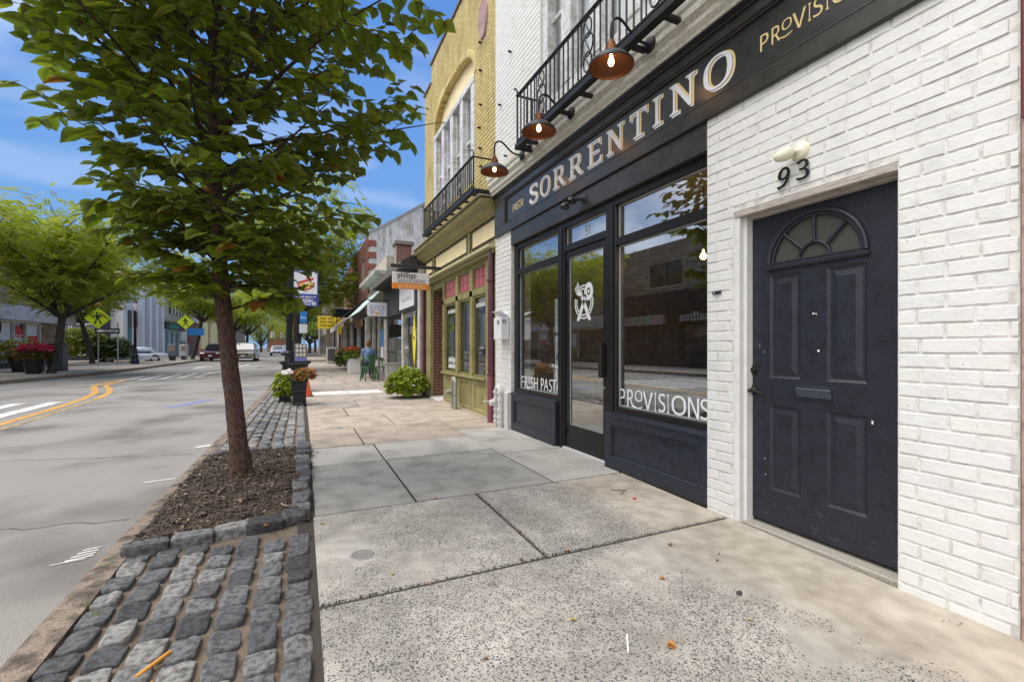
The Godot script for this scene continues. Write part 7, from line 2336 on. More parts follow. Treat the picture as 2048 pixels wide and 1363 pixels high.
func sign_post(t: Node3D, at: Vector3, h: float, m: Material, r := 0.03) -> void:
	var s := st()
	tube(s, [at, at + Vector3(0, h, 0)], r, 8)
	part(t, "post", s, m)

func crossing_sign(label: String, at: Vector3, y: float, half: float, post_h: float) -> Node3D:
	var t := thing("crossing_sign", label, "sign", at, "yellow pedestrian crossing signs")
	var steel := mat("galvanised", [0.45, 0.45, 0.44], 0.45, 0.8)
	sign_post(t, at, post_h, steel)
	var d := -at.z - 0.05
	var s := st()
	prism(s, PackedVector2Array([Vector2(0, half), Vector2(half, 0), Vector2(0, -half), Vector2(-half, 0)]), facing(at.x, y, d), 0.01)
	part(t, "panel", s, mat("fluorescent yellow green", [0.62, 0.75, 0.01], 0.5))
	var ink := mat("sign ink", [0.03, 0.028, 0.03], 0.5)
	var k := half / 0.5
	s = st()
	var xf := facing(at.x, y, d - 0.012)
	var oct := PackedVector2Array()
	for q in 10: oct.append((Vector2(-0.03, 0.25) + Vector2(cos(TAU * q / 10), sin(TAU * q / 10)) * 0.052) * k)
	prism(s, oct, xf, 0.003)
	for p in [[[-0.07, 0.18], [0.07, 0.18], [0.06, -0.03], [-0.06, -0.03]], [[-0.06, -0.03], [0.0, -0.03], [-0.09, -0.28], [-0.15, -0.28]], [[0.0, -0.03], [0.06, -0.03], [0.16, -0.27], [0.1, -0.28]], [[-0.06, 0.18], [-0.05, 0.11], [-0.17, 0.02], [-0.21, 0.05]], [[0.06, 0.18], [0.05, 0.11], [0.14, 0.0], [0.18, 0.03]]]:
		var poly := PackedVector2Array()
		for q in p: poly.append(Vector2(q[0], q[1]) * k)
		prism(s, poly, xf, 0.003)
	part(t, "walker_symbol", s, ink)
	return t

func build_street_things() -> void:
	var s: SurfaceTool
	var iron := mat("post black", [0.016, 0.017, 0.021], 0.38, 0.2)
	var galv := mat("galvanised", [0.45, 0.45, 0.44], 0.45, 0.8)
	var ink := mat("sign ink", [0.03, 0.028, 0.03], 0.5)
	# --- banner lamp post
	var at := P(-0.3, 0.0, 14.0)
	lamp_post("black fluted lamp post carrying the blue sponsor banner", at, 4.4)
	var t := thing("sponsor_banner", "blue and white sponsor banner hanging from the lamp post", "banner", P(-0.2, 2.25, 14.0))
	var blue := mat("banner blue", [0.025, 0.06, 0.33], 0.6)
	part(t, "cloth", box(-0.2, 0.44, 2.26, 3.26, 13.995, 14.005), blue)
	part(t, "white_field", box(-0.18, 0.41, 2.60, 3.22, 13.988, 13.994), mat("banner white", [0.76, 0.76, 0.8], 0.6))
	for y in [2.25, 3.27]:
		s = st()
		tube(s, [P(-0.25, y, 14.0), P(0.46, y, 14.0)], 0.012, 6)
		part(t, "arm", s, iron)
	words(t, "lettering", "a proud sponsor of", facing(0.12, 2.515, 13.99), 0.06, mat("banner white", [0.76, 0.76, 0.8], 0.6), "Droid Sans", 700, 1.0, 0.003, 0.5)
	words(t, "lettering", "Ambler", facing(0.12, 2.42, 13.99), 0.13, mats["banner white"], "Droid Sans", 700, 1.0, 0.003, 0.36)
	words(t, "lettering", "Auto Show", facing(0.08, 2.32, 13.99), 0.07, mats["banner white"], "Droid Sans", 400, 1.0, 0.003, 0.34)
	for e in [[0.23, 0.19, [0.5, 0.05, 0.03]], [0.18, 0.15, [0.75, 0.3, 0.03]], [0.14, 0.06, [0.85, 0.6, 0.05]]]:
		var poly := PackedVector2Array()
		for k in 17: poly.append(Vector2(cos(PI + PI * k / 16.0), sin(PI + PI * k / 16.0)) * e[0])
		for k in 17: poly.append(Vector2(cos(TAU - PI * k / 16.0), sin(TAU - PI * k / 16.0)) * e[1])
		s = st()
		prism(s, poly, facing(0.115, 2.93, 13.986), 0.002)
		part(t, "emblem_arc", s, mat("banner print %s" % str(e[2]), e[2], 0.6))
	s = st()
	obox(s, Transform3D(Basis(Vector3(0, 0, 1), 0.35), P(0.13, 2.97, 13.985)), Vector3(0.2, 0.03, 0.002), 0.0)
	obox(s, Transform3D(Basis(Vector3(0, 0, 1), -0.5), P(0.2, 3.03, 13.984)), Vector3(0.08, 0.025, 0.002), 0.0)
	part(t, "emblem_aeroplane", s, mat("banner print red", [0.6, 0.06, 0.03], 0.6))
	s = st()
	lathe(s, Transform3D(Basis(Vector3(1, 0, 0), PI / 2), P(0.33, 2.33, 13.99)), [[0.0, 0.004], [0.055, 0.004], [0.06, 0.0]], 18)
	part(t, "seal", s, mat("seal grey", [0.5, 0.55, 0.6], 0.6))
	lamp_post("black lamp post behind the bus stop sign", P(-0.3, 0.0, 27.0), 4.2)
	# --- litter bin
	t = thing("litter_bin", "black slatted litter bin with flared rim behind the planters", "bin", P(-0.13, 0, 12.7))
	var c := P(-0.13, 0, 12.7)
	for k in 26:
		var w := TAU * k / 26.0
		s = st()
		var o := Vector3(cos(w), 0, sin(w))
		tube(s, [c + o * 0.24 + Vector3(0, 0.03, 0), c + o * 0.25 + Vector3(0, 0.55, 0), c + o * 0.28 + Vector3(0, 0.66, 0), c + o * 0.345 + Vector3(0, 0.735, 0)], 0.016, 4)
		part(t, "slat", s, iron)
	for e in [[0.245, 0.04], [0.25, 0.4], [0.345, 0.74]]:
		s = st()
		lathe(s, Transform3D(Basis(), c), [[e[0] - 0.012, e[1] - 0.015], [e[0] + 0.02, e[1] - 0.015], [e[0] + 0.02, e[1] + 0.015], [e[0] - 0.012, e[1] + 0.015], [e[0] - 0.012, e[1] - 0.015]], 28)
		part(t, "hoop", s, iron)
	s = st()
	lathe(s, Transform3D(Basis(), c), [[0.0, 0.03], [0.22, 0.03], [0.225, 0.7], [0.0, 0.7]], 24)
	part(t, "liner", s, mat("bin liner", [0.03, 0.03, 0.03], 0.6))
	# --- planters
	t = thing("square_planter", "square black panelled planter with coleus and white flowers on the setts", "planter", P(-0.03, 0, 9.68))
	square_planter(t, P(-0.03, 0.0, 9.68), 0.14, 0.105, 0.50)
	foliage(t, Vector3(0.42, 0.26, 0.4), 420, 0.06, Color(0.28, 0.12, 0.03), Color(0.30, 0.30, 0.05), 701, [Color(0.45, 0.2, 0.05), Color(0.25, 0.32, 0.04), Color(0.5, 0.13, 0.1)], 0.46, Vector3(0.08, 0, 0))
	flower_mass(t, Vector3(-0.2, 0.6, 0.02), Vector3(0.2, 0.16, 0.2), 60, 0.035, [Color(0.85, 0.85, 0.85), Color(0.75, 0.78, 0.75)], 702)
	flower_mass(t, Vector3(0.12, 0.62, 0), Vector3(0.34, 0.2, 0.3), 40, 0.03, [Color(0.6, 0.1, 0.15), Color(0.65, 0.25, 0.05)], 703)
	t = thing("trailing_planter", "planter hidden under trailing lime sweet potato vine", "planter", P(-0.3, 0, 10.4))
	square_planter(t, P(-0.3, 0.0, 10.4), 0.13, 0.1, 0.42)
	foliage(t, Vector3(0.36, 0.62, 0.36), 520, 0.085, Color(0.30, 0.38, 0.02), Color(0.48, 0.5, 0.06), 704, [], 0.02)
	t = thing("flower_pot", "black pot of red and pink flowers at the far kerb beside the tree", "planter", P(-10.0, 0.02, 25.3))
	round_pot(t, P(-10.0, 0.02, 25.3), 0.24, 0.34, 0.66)
	foliage(t, Vector3(1.05, 0.6, 1.0), 500, 0.13, Color(0.08, 0.12, 0.02), Color(0.2, 0.2, 0.04), 705, [Color(0.35, 0.1, 0.05)], 0.5)
	flower_mass(t, Vector3(0.1, 0.95, 0), Vector3(1.15, 0.6, 1.0), 240, 0.07, [Color(0.65, 0.03, 0.09), Color(0.6, 0.05, 0.14), Color(0.7, 0.12, 0.2)], 706)
	t = thing("coleus_pot", "black pot of orange and lime coleus in front of the sandstone shop", "planter", P(-11.3, 0.02, 27.6))
	round_pot(t, P(-11.3, 0.02, 27.6), 0.3, 0.42, 0.7)
	foliage(t, Vector3(1.9, 1.0, 1.6), 800, 0.16, Color(0.22, 0.26, 0.03), Color(0.34, 0.36, 0.04), 707, [Color(0.5, 0.16, 0.03), Color(0.42, 0.22, 0.04), Color(0.3, 0.38, 0.04)], 0.45)
	# --- cone
	t = thing("traffic_cone", "small orange traffic cone beside the black planter", "cone", P(0.13, 0, 11.3))
	s = st()
	lathe(s, Transform3D(Basis(), P(0.13, 0, 11.3)), [[0.1, 0.025], [0.09, 0.03], [0.03, 0.34], [0.025, 0.35], [0.0, 0.35]], 16)
	part(t, "body", s, mat("cone orange", [0.75, 0.1, 0.02], 0.55))
	part(t, "foot", box(0.01, 0.25, 0.0, 0.025, 11.18, 11.42, 0.005), ink)
	# --- box wrapped in mosaic print, bus stop sign
	t = thing("utility_box", "utility box wrapped in diamond and blue printed panels", "box", P(0.0, 0, 19.6))
	part(t, "cabinet", box(-0.23, 0.2, 0.0, 1.25, 19.35, 19.85, 0.02), mat("box grey", [0.16, 0.17, 0.2], 0.5))
	part(t, "blue_print", box(-0.2, 0.17, 0.1, 0.72, 19.34, 19.349), mat("violet print", [0.2, 0.2, 0.55], 0.6, 0.0, {"tex": tex.speck, "scale": 0.8}))
	for i in 3:
		for j in 3:
			s = st()
			prism(s, PackedVector2Array([Vector2(0, 0.075), Vector2(0.055, 0), Vector2(0, -0.075), Vector2(-0.055, 0)]), facing(-0.14 + i * 0.125, 0.82 + j * 0.165, 19.345), 0.004)
			part(t, "diamond", s, mat("cream print", [0.72, 0.66, 0.5], 0.6))
	t = thing("bus_stop_sign", "blue and white bus stop sign on a thin post", "sign", P(0.12, 0, 22.6))
	sign_post(t, P(0.12, 0, 22.6), 2.75, galv, 0.025)
	part(t, "blue_panel", box(-0.06, 0.24, 2.2, 2.72, 22.55, 22.565), mat("bus blue", [0.02, 0.2, 0.55], 0.5))
	part(t, "white_panel", box(-0.08, 0.25, 1.75, 2.15, 22.55, 22.565), mat("panel white", [0.72, 0.73, 0.74], 0.5))
	unreadable(t, facing(0.09, 2.45, 22.545), 0.22, 0.1, mats["panel white"])
	# --- green metal chairs and table
	var green := mat("green chair enamel", [0.055, 0.15, 0.06], 0.4, 0.0, {"tex": tex.soft, "scale": 3.0})
	t = thing("metal_chair", "green metal armchair with its back to the pavement", "chair", P(2.02, 0, 15.5), "green metal chairs", 0.25)
	chair(t, green)
	copy_of(t, P(2.42, 0, 15.9), -1.5, "green metal armchair facing along the wall by the papered window")
	t = thing("metal_table", "small green metal table between the green chairs", "table", P(2.05, 0, 16.35))
	s = st()
	lathe(s, Transform3D(Basis(), P(2.05, 0, 16.35)), [[0.0, 0.74], [0.33, 0.74], [0.34, 0.725], [0.33, 0.71], [0.0, 0.71]], 24)
	part(t, "top", s, green)
	for k in 4:
		var w := TAU * (k + 0.5) / 4
		s = st()
		tube(s, [P(2.05, 0.71, 16.35) + Vector3(cos(w), 0, sin(w)) * 0.15, P(2.05, 0.0, 16.35) + Vector3(cos(w), 0, sin(w)) * 0.26], 0.016, 6)
		part(t, "leg", s, green)
	# a plain chair hidden under the seated guest
	t = thing("metal_stool", "green metal chair under the guest in blue", "chair", P(2.2, 0, 17.0), "", PI)
	chair(t, green)
	seated_person("person in blue shirt with round print sitting at the green table", P(2.2, 0.0, 16.95), 0.1, [0.14, 0.22, 0.36], [0.06, 0.07, 0.1], [0.2, 0.1, 0.045], [0.42, 0.25, 0.17], 0.12, true)
	# --- white planter with red flowers, green plants, A-board
	t = thing("white_planter_box", "white rectangular planter box with red flowers", "planter", P(2.1, 0, 20.6))
	s = st()
	bx(s, 1.82, 2.4, 0.0, 0.62, 20.1, 21.1, 0.02)
	part(t, "box", s, mat("planter white", [0.62, 0.6, 0.57], 0.6))
	foliage(t, Vector3(0.9, 0.6, 1.2), 400, 0.1, Color(0.09, 0.16, 0.02), Color(0.25, 0.3, 0.04), 708, [], 0.5)
	flower_mass(t, Vector3(-0.05, 0.95, 0), Vector3(0.7, 0.4, 0.9), 80, 0.07, [Color(0.6, 0.1, 0.03), Color(0.5, 0.06, 0.04)], 709)
	bush("green_pot_plant", "leafy green plant beside the white planter box", "plant", P(2.15, 0, 25.0), Vector3(1.1, 1.0, 1.4), 700, 0.14, Color(0.06, 0.13, 0.02), Color(0.16, 0.22, 0.03), 604)
	bush("flowering_pot_plant", "low plant with orange flowers before the striped awning", "plant", P(2.2, 0, 28.5), Vector3(0.8, 1.2, 1.0), 400, 0.12, Color(0.08, 0.12, 0.02), Color(0.25, 0.2, 0.05), 605, [Color(0.5, 0.16, 0.04)])
	t = thing("sandwich_board", "white A-shaped sandwich board standing on the far pavement slabs", "sign", P(1.85, 0, 33.0))
	for e in [-1, 1]:
		s = st()
		obox(s, Transform3D(Basis(Vector3(1, 0, 0), e * 0.2), P(1.85, 0.55, 33.0) + Vector3(0, 0, e * 0.12)), Vector3(0.3, 0.56, 0.015), 0.005)
		part(t, "leaf", s, mat("panel white", [0.72, 0.73, 0.74], 0.5))
	part(t, "chalk_panel", box(1.62, 2.08, 0.2, 1.0, 32.75, 32.76), mat("chalk panel", [0.1, 0.1, 0.1], 0.8))
	# --- far side: crossing signs, one-way sign, lamp posts, bollard, bin, meters
	crossing_sign("yellow pedestrian crossing sign above the one way sign", P(-10.35, 0.02, 33.0), 2.74, 0.6, 3.4)
	t = thing("one_way_sign", "black and white one way arrow sign below the crossing sign", "sign", P(-10.1, 2.1, 33.0))
	part(t, "panel", box(-10.48, -9.38, 1.88, 2.18, 32.93, 32.945), ink)
	s = st()
	prism(s, PackedVector2Array([Vector2(-0.5, 0), Vector2(-0.3, 0.1), Vector2(-0.3, 0.06), Vector2(0.48, 0.06), Vector2(0.48, -0.06), Vector2(-0.3, -0.06), Vector2(-0.3, -0.1)]), facing(-9.93, 2.03, 32.925), 0.003)
	part(t, "arrow", s, mat("panel white", [0.72, 0.73, 0.74], 0.5))
	words(t, "lettering", "ONE WAY", facing(-9.8, 2.03, 32.918), 0.09, ink, "Droid Sans", 700, 1.0, 0.002, 0.6)
	t = thing("sign_pole", "bare grey sign pole next to the one way sign", "pole", P(-10.2, 0.02, 35.5))
	sign_post(t, P(-10.2, 0.02, 35.5), 2.6, galv, 0.04)
	part(t, "cap", box(-10.245, -10.155, 2.61, 2.66, 35.455, 35.545, 0.01), galv)
	lamp_post("black lamp post by the dark blue shop across the road", P(-9.75, 0.02, 37.0), 4.0)
	crossing_sign("yellow pedestrian crossing sign beside the teal sign shop", P(-8.75, 0.02, 46.0), 3.2, 0.6, 3.9)
	t = thing("red_beacon", "red and orange light box on top of the crossing sign post", "light", P(-10.35, 3.42, 33.0))
	part(t, "housing", box(-10.5, -10.2, 3.42, 3.62, 32.95, 33.1, 0.02), mat("beacon orange", [0.6, 0.14, 0.03], 0.5))
	part(t, "lens", box(-10.46, -10.24, 3.46, 3.58, 32.93, 32.95, 0.01), mat("beacon lens", [0.7, 0.3, 0.05], 0.3))
	t = thing("green_bollard", "thick dark green post with white sleeve on the far pavement", "bollard", P(-10.5, 0.02, 39.3))
	s = st()
	lathe(s, Transform3D(Basis(), P(-10.5, 0.02, 39.3)), [[0.2, 0.0], [0.2, 0.1], [0.16, 0.15], [0.15, 1.1], [0.19, 1.14], [0.19, 1.24], [0.0, 1.26]], 16)
	part(t, "post", s, mat("bollard green", [0.03, 0.07, 0.065], 0.5))
	s = st()
	tube(s, [P(-10.5, 1.26, 39.3), P(-10.5, 3.6, 39.3)], 0.035, 8)
	part(t, "pole", s, mat("panel white", [0.72, 0.73, 0.74], 0.5))
	t = thing("dark_litter_bin", "dark square litter bin behind the honey locust trunk", "bin", P(-10.3, 0.02, 28.0))
	part(t, "body", box(-10.55, -10.0, 0.02, 1.2, 27.8, 28.4, 0.03), mat("bin grey", [0.09, 0.09, 0.09], 0.6))
	part(t, "lid", box(-10.58, -9.97, 1.2, 1.3, 27.77, 28.43, 0.02), ink)
	for e in [[-9.6, 45.5, "blue grey newspaper box beside the far kerb"], [-9.2, 47.6, "white newspaper box beside the leaning tree"]]:
		t = thing("newspaper_box", e[2], "newspaper box", P(e[0], 0.02, e[1]), "newspaper boxes at the far kerb")
		part(t, "cabinet", box(e[0] - 0.3, e[0] + 0.3, 0.35, 1.35, e[1], e[1] + 0.5, 0.04), mat("box paint %s" % str(e[1]), [0.5, 0.5, 0.52] if e[1] > 46 else [0.12, 0.15, 0.18], 0.5))
		part(t, "pedestal", box(e[0] - 0.2, e[0] + 0.2, 0.02, 0.35, e[1] + 0.05, e[1] + 0.45, 0.02), ink)
		part(t, "window", box(e[0] - 0.22, e[0] + 0.22, 0.8, 1.2, e[1] - 0.012, e[1] - 0.002), mat("box window", [0.3, 0.2, 0.18], 0.3))
	t = thing("blue_hanging_sign", "small blue hanging sign beside the second crossing sign", "sign", P(-8.3, 2.5, 47.5))
	part(t, "board", box(-8.9, -7.7, 2.15, 2.75, 47.5, 47.54, 0.01), mat("bus blue", [0.02, 0.2, 0.55], 0.5))
	sign_post(t, P(-8.95, 0.02, 47.52), 3.0, galv, 0.03)
	# --- traffic signals on a wire
	for e in [[-5.2, 80.0, "yellow traffic signal hanging over the middle of the road"], [-0.9, 80.0, "yellow traffic signal hanging near the kerb"]]:
		t = thing("traffic_signal", e[2], "traffic light", P(e[0], 4.6, e[1]), "traffic signals on the span wire")
		part(t, "housing", box(e[0] - 0.18, e[0] + 0.18, 4.5, 5.6, e[1], e[1] + 0.25, 0.03), mat("signal yellow", [0.55, 0.36, 0.03], 0.5))
		for k in 3:
			s = st()
			lathe(s, Transform3D(Basis(Vector3(1, 0, 0), PI / 2), P(e[0], 4.7 + k * 0.35, e[1] - 0.01)), [[0.0, 0.02], [0.12, 0.01], [0.13, 0.0]], 12)
			part(t, "lens", s, ink)
	s = st()
	tube(s, [P(-9.5, 5.7, 80.1), P(-5.0, 5.62, 80.1), P(-0.5, 5.7, 80.1), P(1.5, 5.9, 80.1)], 0.03, 5)
	single("span_wire", s, ink, "thin black wire carrying the traffic signals across the road", "wire")
	# person bending behind the flower pots
	t = thing("dark_chair", "dark chair under the person in black outside the sandstone shop", "chair", P(-12.3, 0.02, 31.2), "", 2.2)
	chair(t, mat("dark chair", [0.03, 0.03, 0.035], 0.5))
	seated_person("person in black top sitting bent forward outside the sandstone shop", P(-12.3, 0.03, 31.25), 0.9, [0.012, 0.012, 0.013], [0.03, 0.035, 0.06], [0.02, 0.014, 0.01], [0.42, 0.24, 0.16], 0.35, false)
	t = thing("mint_balloon_ball", "mint green beach ball lying among the flower pots", "ball", P(-11.2, 0.75, 28.6))
	s = st()
	lathe(s, Transform3D(Basis(), P(-11.2, 0.75, 28.6)), [[0.0, -0.3], [0.15, -0.26], [0.26, -0.15], [0.3, 0.0], [0.26, 0.15], [0.15, 0.26], [0.0, 0.3]], 16)
	part(t, "ball", s, mat("mint plastic", [0.12, 0.5, 0.34], 0.4))
	part(t, "stand", box(-11.45, -10.95, 0.02, 0.46, 28.4, 28.8, 0.02), mat("bin grey", [0.09, 0.09, 0.09], 0.6))

func chair(t: Node3D, m: Material) -> void:
	# metal armchair, front along -z
	var s := st()
	obox(s, Transform3D(Basis(), Vector3(0, 0.45, 0)), Vector3(0.19, 0.012, 0.19), 0.008)
	lpart(t, "seat", s, m)
	s = st()
	obox(s, Transform3D(Basis(Vector3(1, 0, 0), 0.12), Vector3(0, 0.66, 0.2)), Vector3(0.1, 0.2, 0.008), 0.005)
	lpart(t, "backrest", s, m)
	s = st()
	tube(s, [Vector3(-0.21, 0.68, -0.12), Vector3(-0.22, 0.74, 0.05), Vector3(-0.17, 0.84, 0.2), Vector3(0, 0.86, 0.235), Vector3(0.17, 0.84, 0.2), Vector3(0.22, 0.74, 0.05), Vector3(0.21, 0.68, -0.12)], 0.015, 6)
	lpart(t, "arm_rail", s, m)
	for e in [-1, 1]:
		s = st()
		tube(s, [Vector3(e * 0.21, 0.68, -0.12), Vector3(e * 0.19, 0.45, -0.14)], 0.017, 6)
		lpart(t, "arm_post", s, m)
		for z in [-1, 1]:
			s = st()
			tube(s, [Vector3(e * 0.16, 0.45, z * 0.16), Vector3(e * 0.22, 0.0, z * 0.22)], [0.03, 0.016], 6)
			lpart(t, "leg", s, m)

# ---------------------------------------------------------------- cars
# front towards local +z; sections along z give half width, bottom and top of the lower body
func car(label: String, at: Vector3, turn: float, paintc: Array, tall: float, length: float, low := false) -> Node3D:
	var t := thing("parked_car" if not low else "sports_car", label, "car", at, "cars in the street", turn)
	var pm := mat("car paint %s" % str(paintc), paintc, 0.3, 0.25, {"coat": 0.8})
	var hl := length / 2
	var belt := tall * 0.6
	var hw := 0.92
	var loft := func(rows: Array, taper: float) -> SurfaceTool:
		var s := st()
		s.set_smooth_group(0)
		var rings := []
		for q in rows:   # z, half width, y0, y1
			var ring := []
			for k in [[-1, 0.0], [-1.03, 0.35], [-1.0, 0.75], [-0.93 * taper, 0.95], [-0.8 * taper, 1.0], [0.8 * taper, 1.0], [0.93 * taper, 0.95], [1.0, 0.75], [1.03, 0.35], [1, 0.0]]:
				ring.append(Vector3(k[0] * q[1], lerpf(q[2], q[3], k[1]), q[0]))
			rings.append(ring)
		for i in rings.size() - 1:
			for k in 9: quad(s, rings[i][k], rings[i][k + 1], rings[i + 1][k + 1], rings[i + 1][k])
		s.set_smooth_group(-1)
		for g in [rings[0], rings[-1]]:
			for k in range(1, 9): tri(s, g[0], g[k], g[k + 1])
		return s
	var nose := 0.72 if not low else 0.55
	var hood := belt * (0.98 if not low else 0.92)
	lpart(t, "body", loft.call([[-hl, hw * 0.86, 0.34, belt * 0.96], [-hl + 0.18, hw * 0.97, 0.26, belt * 1.02], [-hl * 0.3, hw, 0.24, belt * 1.02], [hl * 0.35, hw, 0.24, belt], [hl * 0.7, hw * 0.98, 0.25, hood * 0.95], [hl - 0.22, hw * 0.94, 0.27, hood * 0.85], [hl, hw * 0.82, 0.36, nose * hood]], 1.0), pm)
	var c0 := -hl * 0.92; var c1 := hl * 0.42
	if low: c0 = -hl * 0.7; c1 = hl * 0.3
	lpart(t, "cabin", loft.call([[c0, hw * 0.78, belt * 0.98, belt * 1.02], [c0 + 0.35, hw * 0.84, belt * 0.98, tall * 0.96], [c0 + 0.8, hw * 0.85, belt * 0.98, tall], [c1 - 0.95, hw * 0.85, belt * 0.98, tall], [c1 - 0.7, hw * 0.86, belt * 0.98, tall * 0.97], [c1, hw * 0.88, belt * 0.94, belt * 0.99]], 0.88), pm)
	var dk := mat("car window", [0.03, 0.035, 0.04], 0.06, 0.0, {"spec": 0.7})
	var s := st()
	quad(s, Vector3(-hw * 0.8, belt * 1.03, c1 + 0.0), Vector3(hw * 0.8, belt * 1.03, c1 + 0.0), Vector3(hw * 0.68, tall * 0.95, c1 - 0.66), Vector3(-hw * 0.68, tall * 0.95, c1 - 0.66))
	lpart(t, "windscreen", s, dk)
	for e in [-1, 1]:
		s = st()
		quad(s, Vector3(e * hw * 0.9, belt * 1.04, c1 - 0.25), Vector3(e * hw * 0.815, tall * 0.93, c1 - 0.8), Vector3(e * hw * 0.815, tall * 0.93, c0 + 0.7), Vector3(e * hw * 0.9, belt * 1.04, c0 + 0.35))
		lpart(t, "side_window", s, dk)
		s = st()
		obox(s, Transform3D(Basis(Vector3.UP, e * 0.35), Vector3(e * hw * 0.66, nose * hood * 1.02, hl - 0.08)), Vector3(0.19, 0.06, 0.07), 0.03)
		lpart(t, "headlight", s, mat("headlight", [0.75, 0.76, 0.75], 0.15, 0.2))
		s = st()
		obox(s, Transform3D(Basis(), Vector3(e * hw * 0.7, 0.46, hl - 0.05)), Vector3(0.09, 0.045, 0.04), 0.02)
		lpart(t, "fog_light", s, mats["headlight"])
		s = st()
		obox(s, Transform3D(Basis(), Vector3(e * (hw + 0.1), belt * 1.06, c1 - 0.2)), Vector3(0.09, 0.06, 0.05), 0.02)
		lpart(t, "mirror", s, pm)
		for z in [-hl * 0.62, hl * 0.64]:
			s = st()
			lathe(s, Transform3D(Basis(Vector3(0, 0, 1), PI / 2), Vector3(e * (hw - 0.1), 0.33, z)), [[0.19, -0.11], [0.31, -0.1], [0.34, -0.06], [0.34, 0.06], [0.31, 0.1], [0.19, 0.11]], 20)
			var w := lpart(t, "wheel", s, mat("tyre", [0.015, 0.015, 0.015], 0.8))
			s = st()
			lathe(s, Transform3D(Basis(Vector3(0, 0, 1), PI / 2), Vector3(e * (hw - 0.1), 0.33, z)), [[0.0, -0.09], [0.2, -0.1], [0.2, 0.1], [0.0, 0.09]], 16)
			lpart(w, "rim", s, galv_())
	s = st()
	obox(s, Transform3D(Basis(), Vector3(0, nose * hood * 0.86, hl + 0.0)), Vector3(0.42, 0.09, 0.03), 0.02)
	lpart(t, "grille", s, mat("tyre", [0.015, 0.015, 0.015], 0.8))
	s = st()
	obox(s, Transform3D(Basis(), Vector3(0, 0.33, hl - 0.02)), Vector3(hw * 0.8, 0.06, 0.08), 0.03)
	lpart(t, "lower_bumper", s, mats["tyre"])
	s = st()
	obox(s, Transform3D(Basis(), Vector3(0, 0.5, hl + 0.035)), Vector3(0.15, 0.055, 0.006), 0.0)
	lpart(t, "number_plate", s, mat("panel white", [0.72, 0.73, 0.74], 0.5))
	return t

func galv_() -> Material:
	return mat("galvanised", [0.45, 0.45, 0.44], 0.45, 0.8)

func build_cars() -> void:
	car("dark red car parked at the far kerb facing the crossing", P(-7.0, -0.125, 49.5), -0.1, [0.16, 0.008, 0.012], 1.6, 4.5)
	car("tan car driving in the middle of the road with bright headlights", P(-4.55, -0.125, 47.5), 0.0, [0.27, 0.23, 0.16], 1.66, 4.7)
	car("white car far down the road next to the lamp post", P(-3.3, -0.125, 78.0), 0.0, [0.6, 0.62, 0.64], 1.5, 4.4)
	car("silver car behind the white car far down the road", P(-1.9, -0.125, 82.0), 0.0, [0.35, 0.37, 0.38], 1.6, 4.6)
	car("low white sports car in the side street behind the green post", P(-12.0, -0.118, 44.4), -1.15, [0.68, 0.7, 0.72], 1.25, 4.4, true)

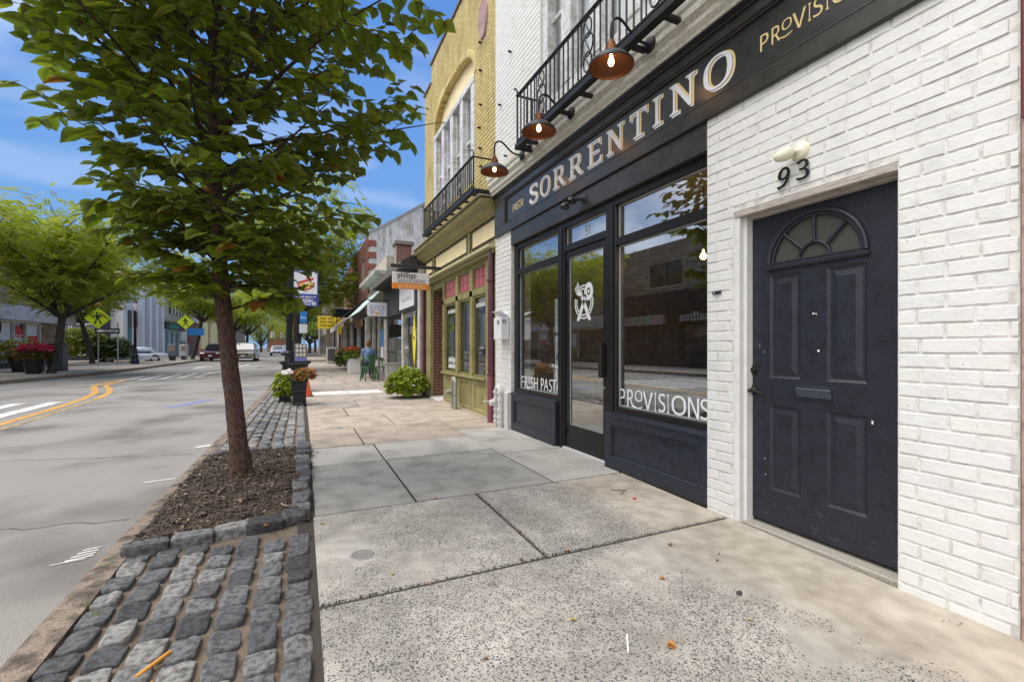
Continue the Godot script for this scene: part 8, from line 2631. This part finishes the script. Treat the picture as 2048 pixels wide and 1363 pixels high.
# ---------------------------------------------------------------- things lying on the ground
func build_litter() -> void:
	var r := RandomNumberGenerator.new()
	r.seed = 88
	var q := RandomNumberGenerator.new()
	q.seed = 4
	var lf := leaf_mesh(q, 0.35, 0.3)
	var cols := [mat("fallen leaf orange", [0.45, 0.2, 0.05], 0.7), mat("fallen leaf yellow", [0.55, 0.4, 0.06], 0.7), mat("fallen leaf brown", [0.25, 0.13, 0.06], 0.8)]
	var spots := [[1.28, 1.34, "orange", 0.04, "orange fallen leaf closest to the white paper stick"], [1.02, 1.62, "yellow", 0.03, "yellow fallen leaf alone in the middle of the speckled concrete"], [1.62, 1.72, "orange", 0.025, "tiny orange leaf in front of the house door threshold"], [1.70, 1.32, "yellow", 0.022, "tiny yellow leaf beside the biggest gum spot"], [0.62, 1.55, "brown", 0.02, "tiny brown leaf on the speckled slab near the setts"], [1.92, 2.0, "brown", 0.03, "brown leaf at the foot of the white pier"], [1.33, 2.16, "orange", 0.03, "orange leaf caught in the joint below the long slab joint"], [1.05, 2.17, "brown", 0.03, "brown leaf caught in the speckled slab's far joint"], [0.55, 2.13, "orange", 0.025, "small orange leaf in the joint behind the drain grate"], [0.9, 3.26, "orange", 0.04, "orange leaf in the joint where grey slabs begin"], [1.0, 3.6, "orange", 0.03, "orange leaf on the grey slab beyond the joint"], [0.13, 3.1, "yellow", 0.03, "yellow leaf beside the corner stone of the tree pit"], [0.1, 5.3, "orange", 0.045, "larger orange leaf beside the far end of the tree pit"], [0.14, 5.22, "brown", 0.04, "brown leaf next to the larger orange leaf by the tree pit"], [1.22, 2.5, "brown", 0.03, "brown leaf in the lengthwise joint between speckled slabs"], [-0.5, 4.0, "orange", 0.05, "orange leaf on the mulch at the foot of the trunk"], [-0.2, 3.12, "orange", 0.045, "orange leaf between the setts and the pit edging"], [0.42, 2.3, "yellow", 0.02, "tiny yellow leaf next to the drain grate"]]
	for k in spots.size():
		var e: Array = spots[k]
		var s := thing("fallen_leaf", e[4], "leaf", P(e[0], gy(e[1]) + 0.006 + (0.03 if e[0] < -0.15 else 0.0), e[1]), "fallen leaves", r.randf() * TAU)
		lpart(s, "blade", lf, cols[["orange", "yellow", "brown"].find(e[2])], Transform3D(Basis(Vector3(1, 0, 0), r.randf_range(-0.3, 0.3)).scaled(Vector3.ONE * e[3]), Vector3.ZERO))
	var fry := mat("orange straw", [0.62, 0.3, 0.05], 0.6)
	for e in [[-0.515, 1.96, -0.44, 2.06, "orange stick wedged beside the palest sett"], [-0.49, 1.83, -0.455, 1.9, "short orange stick pointing at the other stick between the setts"]]:
		var s := st()
		tube(s, [P(e[0], gy(e[1]) + 0.005, e[1]), P(e[2], gy(e[3]) + 0.008, e[3])], 0.008, 7)
		single("orange_stick", s, fry, e[4], "stick")
	var s2 := st()
	tube(s2, [P(1.115, gy(1.37) + 0.004, 1.37), P(1.175, gy(1.45) + 0.004, 1.45)], 0.004, 7)
	single("cigarette_end", s2, mat("white paper", [0.8, 0.8, 0.78], 0.7), "white paper stick lying on the speckled concrete", "litter")
	var dk := mat("twig black", [0.03, 0.025, 0.025], 0.8)
	s2 = st()
	tube(s2, [P(2.19, 0.003, 2.9), P(2.27, 0.006, 2.83)], 0.003, 5); tube(s2, [P(2.19, 0.003, 2.78), P(2.27, 0.004, 2.83)], 0.0025, 5); tube(s2, [P(2.27, 0.006, 2.83), P(2.3, 0.004, 2.84)], 0.0025, 5)
	single("black_twig", s2, dk, "forked black twig below the navy stall riser", "twig")
	s2 = st()
	obox(s2, Transform3D(Basis(Vector3.UP, 0.7), P(2.24, gy(2.68) + 0.004, 2.68)), Vector3(0.02, 0.002, 0.012), 0.001)
	single("red_wrapper", s2, mat("wrapper red", [0.5, 0.08, 0.04], 0.4), "crumpled red sweet wrapper near the black twig", "litter")
	for e in [[1.85, 1.48, 0.018, "biggest flat gum spot trodden into the pale concrete"], [2.02, 1.75, 0.008, "middle sized gum spot before the house door"], [2.09, 1.8, 0.006, "smallest gum spot before the house door"]]:
		s2 = st()
		lathe(s2, Transform3D(Basis(Vector3.UP, 0.6).scaled_local(Vector3(1.5, 1, 0.8)), P(e[0], gy(e[1]) + 0.0012, e[1])), [[0.0, 0.0016], [e[2] * 0.8, 0.0014], [e[2], 0.0]], 14)
		single("gum_spot", s2, mat("old gum", [0.05, 0.045, 0.04], 0.8), e[3], "gum", "dark gum spots on the pavement")
